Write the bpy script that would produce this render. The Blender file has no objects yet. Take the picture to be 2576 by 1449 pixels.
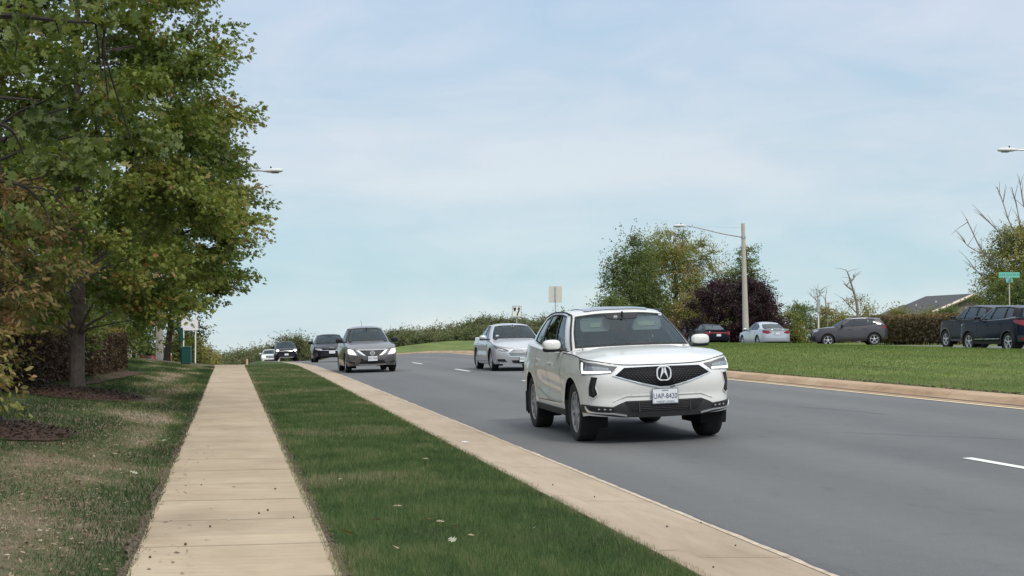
import bpy, bmesh, math, random
import numpy as np
from mathutils import Vector, Matrix, noise
from mathutils.geometry import delaunay_2d_cdt

# ------------------------------------------------------------------ camera, sky, sun, exposure
scene = bpy.context.scene
CAM_Z = 1.42
PITCH = math.atan(103.5 / 3800.0)
cam_d = bpy.data.cameras.new("camera")
cam = bpy.data.objects.new("camera", cam_d)
scene.collection.objects.link(cam)
cam.location = (0, 0, CAM_Z)
cam.rotation_euler = (math.pi / 2 + PITCH, 0, 0)
cam_d.sensor_width = 36.0
cam_d.lens = 3800.0 / 2576.0 * 36.0
cam_d.clip_start = 0.1
cam_d.clip_end = 6000
scene.camera = cam

SUN_EL, SUN_AZ = math.radians(48), math.radians(150)   # azimuth clockwise from +Y
world = bpy.data.worlds.new("World")
scene.world = world
world.use_nodes = True
nt = world.node_tree
nt.nodes.clear()
def wn(t, **k):
    n = nt.nodes.new(t)
    for a, b in k.items(): setattr(n, a, b)
    return n
out = wn('ShaderNodeOutputWorld')
sky = wn('ShaderNodeTexSky', sky_type='NISHITA', sun_disc=False, sun_elevation=SUN_EL, sun_rotation=SUN_AZ)
bg1 = wn('ShaderNodeBackground'); bg1.inputs[1].default_value = 0.10
nt.links.new(sky.outputs[0], bg1.inputs[0])
tc = wn('ShaderNodeTexCoord')
sep = wn('ShaderNodeSeparateXYZ'); nt.links.new(tc.outputs['Generated'], sep.inputs[0])
# thin high cloud veil: colour by elevation, density by stretched noise
ramp = wn('ShaderNodeValToRGB'); cr = ramp.color_ramp
cr.elements[0].position = 0.0; cr.elements[0].color = (0.72, 0.81, 0.84, 1)
cr.elements[1].position = 1.0; cr.elements[1].color = (1.45, 1.43, 1.41, 1)
for p_, c_ in ((0.018, (0.67, 0.795, 0.84)), (0.035, (0.580, 0.735, 0.80)), (0.06, (0.605, 0.735, 0.815)), (0.10, (0.635, 0.725, 0.81)), (0.15, (0.610, 0.705, 0.815)), (0.22, (0.585, 0.685, 0.835)), (0.40, (0.85, 0.92, 1.05)), (0.7, (1.35, 1.36, 1.40))):
    e = cr.elements.new(p_); e.color = (*c_, 1)
nt.links.new(sep.outputs[2], ramp.inputs[0])
mp = wn('ShaderNodeMapping'); nt.links.new(tc.outputs['Generated'], mp.inputs[0])
mp.inputs['Scale'].default_value = (2.2, 2.2, 7.5); mp.inputs['Rotation'].default_value = (0.12, 0.45, 0.2)
nz = wn('ShaderNodeTexNoise'); nz.inputs['Scale'].default_value = 1.6; nz.inputs['Detail'].default_value = 5; nz.inputs['Roughness'].default_value = 0.5
nz.inputs['Distortion'].default_value = 0.6
nt.links.new(mp.outputs[0], nz.inputs[0])
mpb = wn('ShaderNodeMapping'); nt.links.new(tc.outputs['Generated'], mpb.inputs[0]); mpb.inputs['Scale'].default_value = (5, 5, 13); mpb.inputs['Rotation'].default_value = (0.0, -0.45, 0.1)
nzb = wn('ShaderNodeTexNoise'); nzb.inputs['Scale'].default_value = 2.0; nzb.inputs['Detail'].default_value = 8; nzb.inputs['Roughness'].default_value = 0.6; nzb.inputs['Distortion'].default_value = 1.0
nt.links.new(mpb.outputs[0], nzb.inputs[0])
nzm = wn('ShaderNodeMix', data_type='FLOAT'); nzm.inputs[0].default_value = 0.30; nt.links.new(nz.outputs[0], nzm.inputs[2]); nt.links.new(nzb.outputs[0], nzm.inputs[3])
mr = wn('ShaderNodeMapRange'); mr.inputs[1].default_value = 0.38; mr.inputs[2].default_value = 0.62; mr.inputs[3].default_value = 0.80; mr.inputs[4].default_value = 1.10
nt.links.new(nzm.outputs[0], mr.inputs[0])
mr2 = wn('ShaderNodeMapRange'); mr2.inputs[1].default_value = 0.36; mr2.inputs[2].default_value = 0.66; mr2.inputs[3].default_value = 0.95; mr2.inputs[4].default_value = 1.03
nt.links.new(nzm.outputs[0], mr2.inputs[0])
comb = wn('ShaderNodeCombineColor')
nt.links.new(mr.outputs[0], comb.inputs[0]); nt.links.new(mr2.outputs[0], comb.inputs[2])
mr3 = wn('ShaderNodeMapRange'); mr3.inputs[1].default_value = 0.36; mr3.inputs[2].default_value = 0.66; mr3.inputs[3].default_value = 0.90; mr3.inputs[4].default_value = 1.075
nt.links.new(nzm.outputs[0], mr3.inputs[0]); nt.links.new(mr3.outputs[0], comb.inputs[1])
mul = wn('ShaderNodeMix', data_type='RGBA', blend_type='MULTIPLY'); mul.inputs[0].default_value = 1.0
nt.links.new(ramp.outputs[0], mul.inputs[6]); nt.links.new(comb.outputs[0], mul.inputs[7])
bg2 = wn('ShaderNodeBackground'); bg2.inputs[1].default_value = 1.0
nt.links.new(mul.outputs[2], bg2.inputs[0])
mixs = wn('ShaderNodeMixShader'); mixs.inputs[0].default_value = 0.86
nt.links.new(bg1.outputs[0], mixs.inputs[1]); nt.links.new(bg2.outputs[0], mixs.inputs[2])
nt.links.new(mixs.outputs[0], out.inputs[0])

sun_d = bpy.data.lights.new("sun", 'SUN'); sun_d.energy = 2.2; sun_d.angle = math.radians(13); sun_d.color = (1.0, 0.95, 0.88)
sun = bpy.data.objects.new("sun", sun_d); scene.collection.objects.link(sun)
sv = Vector((math.sin(SUN_AZ) * math.cos(SUN_EL), math.cos(SUN_AZ) * math.cos(SUN_EL), math.sin(SUN_EL)))
sun.rotation_euler = sv.to_track_quat('Z', 'Y').to_euler()

scene.view_settings.view_transform = 'Standard'
scene.view_settings.look = 'None'
scene.view_settings.exposure = 0.08
scene.view_settings.gamma = 1.0
scene.cycles.use_denoising = True
scene.cycles.max_bounces = 8
scene.cycles.transparent_max_bounces = 12

# ------------------------------------------------------------------ helpers
COL = scene.collection
rnd = random.Random(7)
def link(o): COL.objects.link(o); return o
def tag(o, label=None, cat=None, group=None, kind=None):
    if label: o['label'] = label
    if cat: o['category'] = cat
    if group: o['group'] = group
    if kind: o['kind'] = kind
    return o
def empty(name, loc=(0, 0, 0), rz=0.0):
    o = bpy.data.objects.new(name, None); o.location = loc; o.rotation_euler = (0, 0, rz); o.empty_display_size = 0.2
    return link(o)
def copy_tree(o, parent=None):
    c = o.copy(); link(c); c.parent = parent
    for ch in list(o.children): copy_tree(ch, c)
    return c
def mesh_obj(name, verts, faces, mat=None, parent=None, smooth=False, angle=35, mats=None, fm=None):
    me = bpy.data.meshes.new(name)
    me.from_pydata([tuple(v) for v in verts], [], faces)
    for m in (mats or ([mat] if mat else [])): me.materials.append(m)
    if fm: me.polygons.foreach_set('material_index', fm)
    if smooth:
        me.polygons.foreach_set('use_smooth', [True] * len(me.polygons))
        me.set_sharp_from_angle(angle=math.radians(angle))
    me.update()
    o = bpy.data.objects.new(name, me); link(o)
    if parent: o.parent = parent
    return o
class MB:
    """collects simple shapes into one mesh"""
    def __init__(s): s.v = []; s.f = []; s.m = []
    def add(s, v, f, mi=0):
        b = len(s.v); s.v += [tuple(q) for q in v]; s.f += [tuple(i + b for i in q) for q in f]; s.m += [mi] * len(f); return s
    def box(s, c, d, rot=None, mi=0, bev=0.0):
        bm = bmesh.new(); bmesh.ops.create_cube(bm, size=1)
        for q in bm.verts: q.co = Vector((q.co.x * d[0], q.co.y * d[1], q.co.z * d[2]))
        if bev: bmesh.ops.bevel(bm, geom=list(bm.edges), offset=bev, segments=2, affect='EDGES')
        M = Matrix.Translation(c) @ (rot.to_4x4() if rot is not None else Matrix.Identity(4))
        bm.transform(M); bm.verts.index_update()
        s.add([q.co[:] for q in bm.verts], [[q.index for q in f.verts] for f in bm.faces], mi); bm.free(); return s
    def tube(s, pts, rad, n=8, mi=0, cap=True):
        pts = [Vector(p) for p in pts]
        if not hasattr(rad, '__len__'): rad = [rad] * len(pts)
        v = []; f = []
        ref = Vector((0, 0, 1))
        d0 = (pts[-1] - pts[0]).normalized()
        if abs(d0.z) > 0.9: ref = Vector((1, 0, 0))
        for i, p in enumerate(pts):
            d = (pts[min(i + 1, len(pts) - 1)] - pts[max(i - 1, 0)]).normalized()
            a = d.cross(ref).normalized(); b = d.cross(a).normalized()
            for k in range(n):
                t = 2 * math.pi * k / n
                v.append(p + (a * math.cos(t) + b * math.sin(t)) * rad[i])
        for i in range(len(pts) - 1):
            for k in range(n):
                f.append((i * n + k, i * n + (k + 1) % n, (i + 1) * n + (k + 1) % n, (i + 1) * n + k))
        if cap: f.append(tuple(range(n))[::-1]); f.append(tuple((len(pts) - 1) * n + k for k in range(n)))
        return s.add(v, f, mi)
    def lathe(s, prof, n=24, axis='z', c=(0, 0, 0), mi=0, closed=False):
        v = []; f = []
        m = len(prof)
        for k in range(n):
            t = 2 * math.pi * k / n
            for r, h in prof:
                if axis == 'z': q = (r * math.cos(t), r * math.sin(t), h)
                elif axis == 'y': q = (r * math.cos(t), h, r * math.sin(t))
                else: q = (h, r * math.cos(t), r * math.sin(t))
                v.append((q[0] + c[0], q[1] + c[1], q[2] + c[2]))
        for k in range(n):
            k2 = (k + 1) % n
            for j in range(m - (0 if closed else 1)):
                j2 = (j + 1) % m
                f.append((k * m + j, k * m + j2, k2 * m + j2, k2 * m + j))
        return s.add(v, f, mi)
    def prism(s, poly, h0, h1, axis='z', mi=0):
        n = len(poly)
        def P(a, b, h): return (a, b, h) if axis == 'z' else ((h, a, b) if axis == 'x' else (a, h, b))
        v = [P(a, b, h0) for a, b in poly] + [P(a, b, h1) for a, b in poly]
        f = [tuple(range(n))[::-1], tuple(range(n, 2 * n))] + [(i, (i + 1) % n, n + (i + 1) % n, n + i) for i in range(n)]
        return s.add(v, f, mi)
    def build(s, name, mat=None, parent=None, smooth=True, angle=35, mats=None):
        o = mesh_obj(name, s.v, s.f, mat, parent, smooth, angle, mats, s.m if mats else None)
        bm = bmesh.new(); bm.from_mesh(o.data); bmesh.ops.recalc_face_normals(bm, faces=bm.faces); bm.to_mesh(o.data); bm.free()
        return o

def catmull(pts, per=12):
    """dense points through control points (lists of floats)"""
    P = np.array(pts, float); n = len(P); outp = []
    E = np.vstack([2 * P[0] - P[1], P, 2 * P[-1] - P[-2]])
    for i in range(n - 1):
        p0, p1, p2, p3 = E[i], E[i + 1], E[i + 2], E[i + 3]
        for k in range(per):
            t = k / per
            outp.append(0.5 * ((2 * p1) + (-p0 + p2) * t + (2 * p0 - 5 * p1 + 4 * p2 - p3) * t * t + (-p0 + 3 * p1 - 3 * p2 + p3) * t ** 3))
    outp.append(P[-1]); return np.array(outp)
def lerpk(knots, x):
    """piecewise-linear with smooth ends; knots sorted by x"""
    if x <= knots[0][0]: return knots[0][1]
    for (a, va), (b, vb) in zip(knots, knots[1:]):
        if x <= b:
            t = (x - a) / (b - a); return va + (vb - va) * t
    return knots[-1][1]

# ------------------------------------------------------------------ materials
MATS = {}
def mat(name, col, rough=0.6, metal=0.0, coat=0.0, spec=0.5, emit=None, es=0.0, noise_s=None, noise_a=0.12, bump=0.0, bump_s=None, col2=None, alpha=1.0, trans=0.0):
    if name in MATS: return MATS[name]
    m = bpy.data.materials.new(name); m.use_nodes = True
    t = m.node_tree; b = t.nodes['Principled BSDF']
    b.inputs['Base Color'].default_value = (*col, 1)
    b.inputs['Roughness'].default_value = rough
    b.inputs['Metallic'].default_value = metal
    b.inputs['Coat Weight'].default_value = coat
    b.inputs['Coat Roughness'].default_value = 0.04
    b.inputs['Specular IOR Level'].default_value = spec
    b.inputs['Alpha'].default_value = alpha
    if emit: b.inputs['Emission Color'].default_value = (*emit, 1); b.inputs['Emission Strength'].default_value = es
    if noise_s:
        c = t.nodes.new('ShaderNodeTexCoord'); n = t.nodes.new('ShaderNodeTexNoise')
        n.inputs['Scale'].default_value = noise_s; n.inputs['Detail'].default_value = 6; n.inputs['Roughness'].default_value = 0.65
        t.links.new(c.outputs['Object'], n.inputs[0])
        r = t.nodes.new('ShaderNodeValToRGB')
        r.color_ramp.elements[0].position = 0.32; r.color_ramp.elements[1].position = 0.68
        c2 = col2 or tuple(min(1, q * (1 + noise_a)) for q in col)
        c1 = col if col2 else tuple(q * (1 - noise_a) for q in col)
        r.color_ramp.elements[0].color = (*c1, 1); r.color_ramp.elements[1].color = (*c2, 1)
        t.links.new(n.outputs[0], r.inputs[0]); t.links.new(r.outputs[0], b.inputs['Base Color'])
        if bump:
            n2 = t.nodes.new('ShaderNodeTexNoise'); n2.inputs['Scale'].default_value = bump_s or noise_s * 4; n2.inputs['Detail'].default_value = 4
            t.links.new(c.outputs['Object'], n2.inputs[0])
            bp = t.nodes.new('ShaderNodeBump'); bp.inputs['Strength'].default_value = bump; bp.inputs['Distance'].default_value = 0.02
            t.links.new(n2.outputs[0], bp.inputs['Height']); t.links.new(bp.outputs[0], b.inputs['Normal'])
    MATS[name] = m; return m
def nodes_mat(name, rough=0.9):
    m = bpy.data.materials.new(name); m.use_nodes = True; t = m.node_tree
    b = t.nodes['Principled BSDF']; b.inputs['Roughness'].default_value = rough
    return m, t, b
def glass_mat(name, tint, opacity, rough=0.03, refl=(0.9, 0.95, 1.0)):
    """window glass: dark film that lets part of the light through and mirrors the sky"""
    m = bpy.data.materials.new(name); m.use_nodes = True; t = m.node_tree; t.nodes.clear()
    o = t.nodes.new('ShaderNodeOutputMaterial'); tr = t.nodes.new('ShaderNodeBsdfTransparent'); tr.inputs[0].default_value = (*[1 - opacity * 0.8 for _ in range(3)], 1)
    tr.inputs[0].default_value = (*tint, 1)
    gl = t.nodes.new('ShaderNodeBsdfGlossy'); gl.inputs['Roughness'].default_value = rough
    gl.inputs[0].default_value = (*refl, 1)
    fr = t.nodes.new('ShaderNodeFresnel'); fr.inputs[0].default_value = 1.5
    ad = t.nodes.new('ShaderNodeMath'); ad.operation = 'ADD'; ad.inputs[1].default_value = opacity; ad.use_clamp = True
    t.links.new(fr.outputs[0], ad.inputs[0])
    mx = t.nodes.new('ShaderNodeMixShader'); t.links.new(ad.outputs[0], mx.inputs[0]); t.links.new(tr.outputs[0], mx.inputs[1]); t.links.new(gl.outputs[0], mx.inputs[2])
    t.links.new(mx.outputs[0], o.inputs[0]); return m
# ------------------------------------------------------------------ road frame and terrain height
OX = 2.63
TH = math.atan(0.187)
UX, UY = -math.sin(TH), math.cos(TH)
NX, NY = math.cos(TH), math.sin(TH)
def to_pt(x, y): return ((x - OX) * NX + y * NY, (x - OX) * UX + y * UY)
def from_pt(p, t): return (OX + p * NX + t * UX, p * NY + t * UY)
PROF_L = [(-60, 0), (45, 0), (62, -.06), (76, -.26), (90, -.52), (110, -.92), (120, -1.14), (135, -1.52), (150, -2.05), (160, -2.4), (200, -3.8), (300, -8), (500, -16), (1000, -30), (3000, -60)]
PROF_R = [(-60, 0), (62, 0), (83, -.08), (97, -.3), (120, -.85), (147, -1.1), (174, -1.85), (200, -2.7), (300, -6), (500, -13), (1000, -26), (3000, -60)]
def sm(a, b, x):
    t = min(1, max(0, (x - a) / (b - a))); return t * t * (3 - 2 * t)
def Zpt(p, t):
    k = sm(5, 10, p)
    z = lerpk(PROF_L, t) * (1 - k) + lerpk(PROF_R, t) * k
    if p < -0.5: z -= 0.034 * min(32, max(0, t - 63)) * sm(-0.5, -2.2, p)
    r2 = lerpk([(-60, .62), (60, .60), (86, .51), (100, .70), (130, 1.1), (170, 1.3), (300, 1.3)], t)
    if p < -3.15:
        z += .05 + .105 * (-3.15 - max(p, -6)) + 0.012 * (-6 - min(p, -6))
        if t > 20: z -= min(0.5, 0.012 * (t - 20)) * sm(-6, -9, p)
    elif p < -1.95: z += .05
    elif p < 0: z += .05 + .01 * math.sin((p + 1.95) / 1.95 * math.pi * .5) + .02 * math.sin(-p / 1.95 * math.pi)
    elif p < .10: z += .06
    elif p < .28: z += .06 - .045 * sm(.10, .28, p)
    elif p < .84: z += .015 - .015 * (p - .28) / .56
    elif p < 9.5: z += .030 * min(p - .84, 4.16) + .0145 * max(0, p - 5)
    elif p < 9.85: z += .19 - .01 * (p - 9.5) / .35
    elif p < 10.05: z += .18 + .12 * sm(9.85, 10.05, p)
    elif p < 10.4: z += .30
    elif p < 24.2: z += .30 + (r2 + .21 - .30) * sm(9.5, 19.5, p) - .21 * sm(20.5, 24.2, p)
    elif p < 33.2: z += r2
    else: z += r2 + .06 + .006 * min(60, p - 33.2)
    return z
def Z(x, y): return Zpt(*to_pt(x, y))
def at(px, py, d):
    """point at forward distance d whose picture position in the 2576-wide photograph is (px, py)"""
    u = (px - 1288) / 3800; v = -(py - 724.5) / 3800
    c, s = math.cos(PITCH), math.sin(PITCH)
    dy = c - v * s; dz = s + v * c
    return Vector((u / dy * d, d, CAM_Z + dz / dy * d))
def gnd(px, d, dz=0.0):
    q = at(px, 828, d); return Vector((q.x, d, Z(q.x, d) + dz))

def strip(name, ps, ts, dz, material, kind='structure', smooth=True):
    v = []; f = []
    for t in ts:
        for p in ps:
            x, y = from_pt(p, t); v.append((x, y, Zpt(p, t) + dz))
    n = len(ps)
    for i in range(len(ts) - 1):
        for j in range(n - 1): f.append((i * n + j, i * n + j + 1, (i + 1) * n + j + 1, (i + 1) * n + j))
    o = mesh_obj(name, v, f, material, None, smooth, 60)
    o['kind'] = kind; return o
def frange(a, b, s):
    n = max(1, int(round((b - a) / s))); return [a + (b - a) * i / n for i in range(n + 1)]
T_NEAR = frange(-12, 60, 1.5); T_MID = frange(60, 200, 3)[1:]; T_FAR = frange(200, 600, 20)[1:]
TS = T_NEAR + T_MID + T_FAR

# materials of the ground --------------------------------------------------
def pt_coords(t):
    """node giving road-frame coordinates (p, t, 0) from world position"""
    g = t.nodes.new('ShaderNodeNewGeometry')
    m = t.nodes.new('ShaderNodeMapping'); m.vector_type = 'POINT'
    m.inputs['Rotation'].default_value = (0, 0, -TH)
    t.links.new(g.outputs['Position'], m.inputs[0]); return m
def noise_n(t, src, scale, det=5, rough=.6, vec=(1, 1, 1)):
    m = t.nodes.new('ShaderNodeMapping'); m.inputs['Scale'].default_value = vec; t.links.new(src, m.inputs[0])
    n = t.nodes.new('ShaderNodeTexNoise'); n.inputs['Scale'].default_value = scale; n.inputs['Detail'].default_value = det; n.inputs['Roughness'].default_value = rough
    t.links.new(m.outputs[0], n.inputs[0]); return n.outputs[0]
def ramp_n(t, src, stops):
    r = t.nodes.new('ShaderNodeValToRGB'); e = r.color_ramp.elements
    e[0].position, e[0].color = stops[0][0], (*stops[0][1], 1)
    e[1].position, e[1].color = stops[-1][0], (*stops[-1][1], 1)
    for s, c in stops[1:-1]: q = e.new(s); q.color = (*c, 1)
    t.links.new(src, r.inputs[0]); return r.outputs[0]
def mix_n(t, f, a, b, mode='MIX'):
    m = t.nodes.new('ShaderNodeMix'); m.data_type = 'RGBA'; m.blend_type = mode
    for i, s in ((0, f), (6, a), (7, b)):
        if hasattr(s, 'links'): t.links.new(s, m.inputs[i])
        else: m.inputs[i].default_value = s if i == 0 else (*s, 1)
    return m.outputs[2]
def bump_n(t, b, h, strength=.4, dist=.01):
    q = t.nodes.new('ShaderNodeBump'); q.inputs['Strength'].default_value = strength; q.inputs['Distance'].default_value = dist
    t.links.new(h, q.inputs['Height']); t.links.new(q.outputs[0], b.inputs['Normal'])

m_asphalt, t, b = nodes_mat('asphalt', .82)
pc = pt_coords(t).outputs[0]
n1 = noise_n(t, pc, 90, 4, .7); n2 = noise_n(t, pc, .35, 4, .55, (1.6, .25, 1)); n3 = noise_n(t, pc, 6, 3, .5)
base = ramp_n(t, n1, [(.25, (.087, .089, .091)), (.5, (.115, .118, .120)), (.78, (.153, .156, .158))])
base = mix_n(t, 1.0, base, ramp_n(t, n2, [(.3, (.84, .85, .86)), (.5, (1, 1, 1)), (.72, (1.14, 1.13, 1.11))]), 'MULTIPLY')
base = mix_n(t, .5, base, ramp_n(t, n3, [(.3, (.93, .93, .93)), (.7, (1.06, 1.06, 1.06))]), 'MULTIPLY')
wv = t.nodes.new('ShaderNodeTexWave'); wv.wave_type = 'BANDS'; wv.bands_direction = 'X'; wv.inputs['Scale'].default_value = .175; wv.inputs['Distortion'].default_value = .6; wv.inputs['Detail'].default_value = 1; wv.inputs['Detail Scale'].default_value = .4
t.links.new(pc, wv.inputs[0])
base = mix_n(t, .8, base, ramp_n(t, wv.outputs[0], [(.1, (.93, .93, .93)), (.9, (1.06, 1.06, 1.06))]), 'MULTIPLY')
n5 = noise_n(t, pc, 1.6, 6, .75, (1.5, .5, 1)); base = mix_n(t, .8, base, ramp_n(t, n5, [(.28, (.74, .74, .75)), (.42, (1, 1, 1)), (.64, (1, 1, 1)), (.76, (1.18, 1.18, 1.16))]), 'MULTIPLY')
n6 = noise_n(t, pc, 14, 3, .8); base = mix_n(t, .7, base, ramp_n(t, n6, [(.24, (.62, .62, .62)), (.36, (1, 1, 1)), (.70, (1, 1, 1)), (.82, (1.28, 1.27, 1.24))]), 'MULTIPLY')
t.links.new(base, b.inputs['Base Color']); bump_n(t, b, n1, .35, .006); b.inputs['Specular IOR Level'].default_value = .35

m_tar, t, b = nodes_mat('sealant', .6)
b.inputs['Base Color'].default_value = (.055, .055, .06, 1)

m_conc, t, b = nodes_mat('concrete_path', .9)
pc = pt_coords(t).outputs[0]
n1 = noise_n(t, pc, 160, 3, .7); n2 = noise_n(t, pc, 1.1, 6, .62, (1, .7, 1)); n3 = noise_n(t, pc, 7, 6, .75, (.35, 2.6, 1))
base = ramp_n(t, n2, [(.3, (.300, .232, .158)), (.5, (.362, .285, .198)), (.7, (.415, .335, .240))])
base = mix_n(t, .8, base, ramp_n(t, n3, [(.36, (.86, .86, .87)), (.55, (1, 1, 1)), (.70, (1.12, 1.11, 1.1))]), 'MULTIPLY')
base = mix_n(t, .6, base, ramp_n(t, n1, [(.25, (.86, .85, .84)), (.7, (1.08, 1.08, 1.08))]), 'MULTIPLY')
def slab_var(base, length, off, amt):
    sx = t.nodes.new('ShaderNodeSeparateXYZ'); t.links.new(pc, sx.inputs[0])
    a = t.nodes.new('ShaderNodeMath'); a.operation = 'MULTIPLY_ADD'; a.inputs[1].default_value = 1 / length; a.inputs[2].default_value = -off / length; t.links.new(sx.outputs[1], a.inputs[0])
    fl_ = t.nodes.new('ShaderNodeMath'); fl_.operation = 'FLOOR'; t.links.new(a.outputs[0], fl_.inputs[0])
    wn_ = t.nodes.new('ShaderNodeTexWhiteNoise'); wn_.noise_dimensions = '1D'; t.links.new(fl_.outputs[0], wn_.inputs['W'])
    return mix_n(t, 1.0, base, ramp_n(t, wn_.outputs[0], [(0, (1 - amt,) * 3), (1, (1 + amt, 1 + amt, 1 + amt * .8))]), 'MULTIPLY')
base = slab_var(base, 1.30, 5.05 + OX * math.sin(-TH) * 0, .05)
n4 = noise_n(t, pc, 2.2, 6, .8, (1, 1, 1)); base = mix_n(t, .8, base, ramp_n(t, n4, [(.28, (.82, .81, .80)), (.40, (1, 1, 1)), (.66, (1, 1, 1)), (.76, (1.09, 1.09, 1.1))]), 'MULTIPLY')
t.links.new(base, b.inputs['Base Color']); bump_n(t, b, n1, .25, .004)

m_kerb, t, b = nodes_mat('concrete_kerb', .9)
pc = pt_coords(t).outputs[0]
n1 = noise_n(t, pc, 130, 3, .7); n2 = noise_n(t, pc, .8, 6, .62, (1, .5, 1)); n3 = noise_n(t, pc, 3.5, 5, .7, (2.2, .3, 1))
base = ramp_n(t, n2, [(.3, (.300, .232, .165)), (.5, (.365, .290, .210)), (.7, (.410, .335, .250))])
base = mix_n(t, .7, base, ramp_n(t, n3, [(.34, (.85, .84, .83)), (.55, (1, 1, 1)), (.75, (1.08, 1.07, 1.06))]), 'MULTIPLY')
base = mix_n(t, .6, base, ramp_n(t, n1, [(.25, (.84, .83, .82)), (.7, (1.08, 1.08, 1.08))]), 'MULTIPLY')
t.links.new(base, b.inputs['Base Color']); bump_n(t, b, n1, .3, .005)
m_kerbm, t, b = nodes_mat('concrete_kerb_weathered', .9)
pc = pt_coords(t).outputs[0]
n1 = noise_n(t, pc, 110, 3, .7); n2 = noise_n(t, pc, .7, 6, .62, (1, .8, 1)); n3 = noise_n(t, pc, 5, 5, .75, (3, .3, 1))
base = ramp_n(t, n2, [(.3, (.30, .195, .115)), (.5, (.385, .265, .170)), (.7, (.46, .345, .235))])
base = mix_n(t, .9, base, ramp_n(t, n3, [(.33, (.74, .72, .70)), (.55, (1, 1, 1)), (.75, (1.1, 1.08, 1.06))]), 'MULTIPLY')
t.links.new(base, b.inputs['Base Color']); bump_n(t, b, n1, .3, .005)

def lawn_mat(name, c_dark, c_mid, c_light, dry, dry_amt, stripe=False):
    m, t, b = nodes_mat(name, .95); pc = pt_coords(t).outputs[0]
    n1 = noise_n(t, pc, 60, 4, .75); n2 = noise_n(t, pc, .9, 5, .6); n3 = noise_n(t, pc, 4, 5, .7)
    base = ramp_n(t, n1, [(.25, c_dark), (.5, c_mid), (.75, c_light)])
    f = ramp_n(t, n2, [(.5 - dry_amt * .2, (0, 0, 0)), (.75 - dry_amt * .2, (1, 1, 1))])
    base = mix_n(t, f, base, dry)
    base = mix_n(t, .8, base, ramp_n(t, n3, [(.3, (.75, .78, .75)), (.7, (1.2, 1.18, 1.2))]), 'MULTIPLY')
    if stripe:
        n4 = noise_n(t, pc, 1.0, 3, .5, (.8, .10, 1))
        base = mix_n(t, .9, base, ramp_n(t, n4, [(.38, (.80, .82, .80)), (.5, (1, 1, 1)), (.62, (1.22, 1.2, 1.15))]), 'MULTIPLY')
    t.links.new(base, b.inputs['Base Color']); bump_n(t, b, n1, .8, .03); b.inputs['Specular IOR Level'].default_value = .2
    return m
m_verge = lawn_mat('verge_turf', (.022, .044, .012), (.044, .084, .024), (.070, .115, .038), (.085, .075, .04), .25)
m_lawn = lawn_mat('lawn_turf', (.032, .050, .016), (.062, .090, .032), (.100, .115, .050), (.20, .155, .105), .7)
m_median = lawn_mat('median_turf', (.065, .105, .024), (.105, .152, .036), (.140, .185, .050), (.150, .165, .055), .35, True)
m_soil = mat('soil', (.045, .030, .020), .95, noise_s=3, noise_a=.4, bump=.6)
m_mulch, t, b = nodes_mat('mulch', .95)
pc = pt_coords(t).outputs[0]; n1 = noise_n(t, pc, 35, 5, .8, (1, 1.6, 1))
t.links.new(ramp_n(t, n1, [(.25, (.028, .012, .008)), (.5, (.078, .034, .023)), (.75, (.145, .070, .048))]), b.inputs['Base Color']); bump_n(t, b, n1, 1.0, .04)
m_straw = mat('dry_thatch', (.16, .12, .075), .95, noise_s=25, noise_a=.35, bump=.6)

# ground sheet to the horizon, sunk a little below everything laid on it
PG = [-900, -400, -150, -60, -30, -18, -12, -9, -6, -4.5, -3.2, -1.94, -1, -0.02, .12, .3, .9, 3, 6, 9.4, 10.45, 12, 14, 16, 18, 20, 21.5, 23, 24.2, 25.5, 29, 33.2, 34, 45, 60, 120, 300, 900]
strip('ground', PG, TS + [700, 850, 1000, 1500, 2200, 3000], -0.06, mat('field', (.06, .085, .03), .95, noise_s=.08, noise_a=.3))
# road with its camber
strip('road', [.80, 2.2, 4.7, 7.2, 9.53], TS, 0.0, m_asphalt)
strip('opposite_road', [24.2, 29.3, 33.2], TS, 0.002, m_asphalt)
strip('sidewalk', [-3.15, -2.6, -1.95], TS, 0.0, m_conc)
# slab joints of the sidewalk: narrow sunk seams drawn as dark strips just proud of the slabs
mj = mat('sidewalk_joint_gap', (.235, .185, .13), .95)
v = []; f = []
for k in range(60):
    tt = 5.05 + k * 1.30 + rnd.uniform(-.03, .03)
    w = .0045 + rnd.random() * .0035; sk = rnd.uniform(-.012, .012)
    b0 = len(v); ns = 8
    for i in range(ns + 1):
        pp = -3.15 + 1.20 * i / ns; jj = rnd.uniform(-.003, .003)
        for s in (-w, w):
            x, y = from_pt(pp, tt + s + sk * (pp + 2.6) + jj); v.append((x, y, Zpt(pp, tt) + .004))
    for i in range(ns): a = b0 + i * 2; f.append((a, a + 2, a + 3, a + 1))
o = mesh_obj('sidewalk_joints', v, f, mj); o['kind'] = 'structure'
# kerb and gutter, near side and median, extruded with their real step
def kerb(name, prof, ts, m):
    v = []; f = []; n = len(prof)
    for t_ in ts:
        for p, dz in prof:
            x, y = from_pt(p, t_); v.append((x, y, Zpt(min(max(p, prof[0][0]), prof[-1][0]), t_) + dz))
    for i in range(len(ts) - 1):
        for j in range(n - 1): f.append((i * n + j, i * n + j + 1, (i + 1) * n + j + 1, (i + 1) * n + j))
    o = mesh_obj(name, v, f, m, None, True, 50); o['kind'] = 'structure'; return o
TK = frange(-12, 150, 1.0) + frange(150, 400, 10)[1:]
kerb('kerb', [(-.03, -.10), (-.025, .004), (.0, .012), (.10, .010), (.15, .008), (.20, .007), (.25, .007), (.30, .007), (.5, .006), (.84, .006), (.86, -.05)], TK, m_kerb)
kerb('median_kerb', [(9.48, -.05), (9.50, .012), (9.84, .010), (9.88, .010), (9.92, .010), (9.97, .010), (10.02, .010), (10.07, .012), (10.40, .012), (10.42, -.08)], TK, m_kerbm)
v = []; f = []
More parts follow.
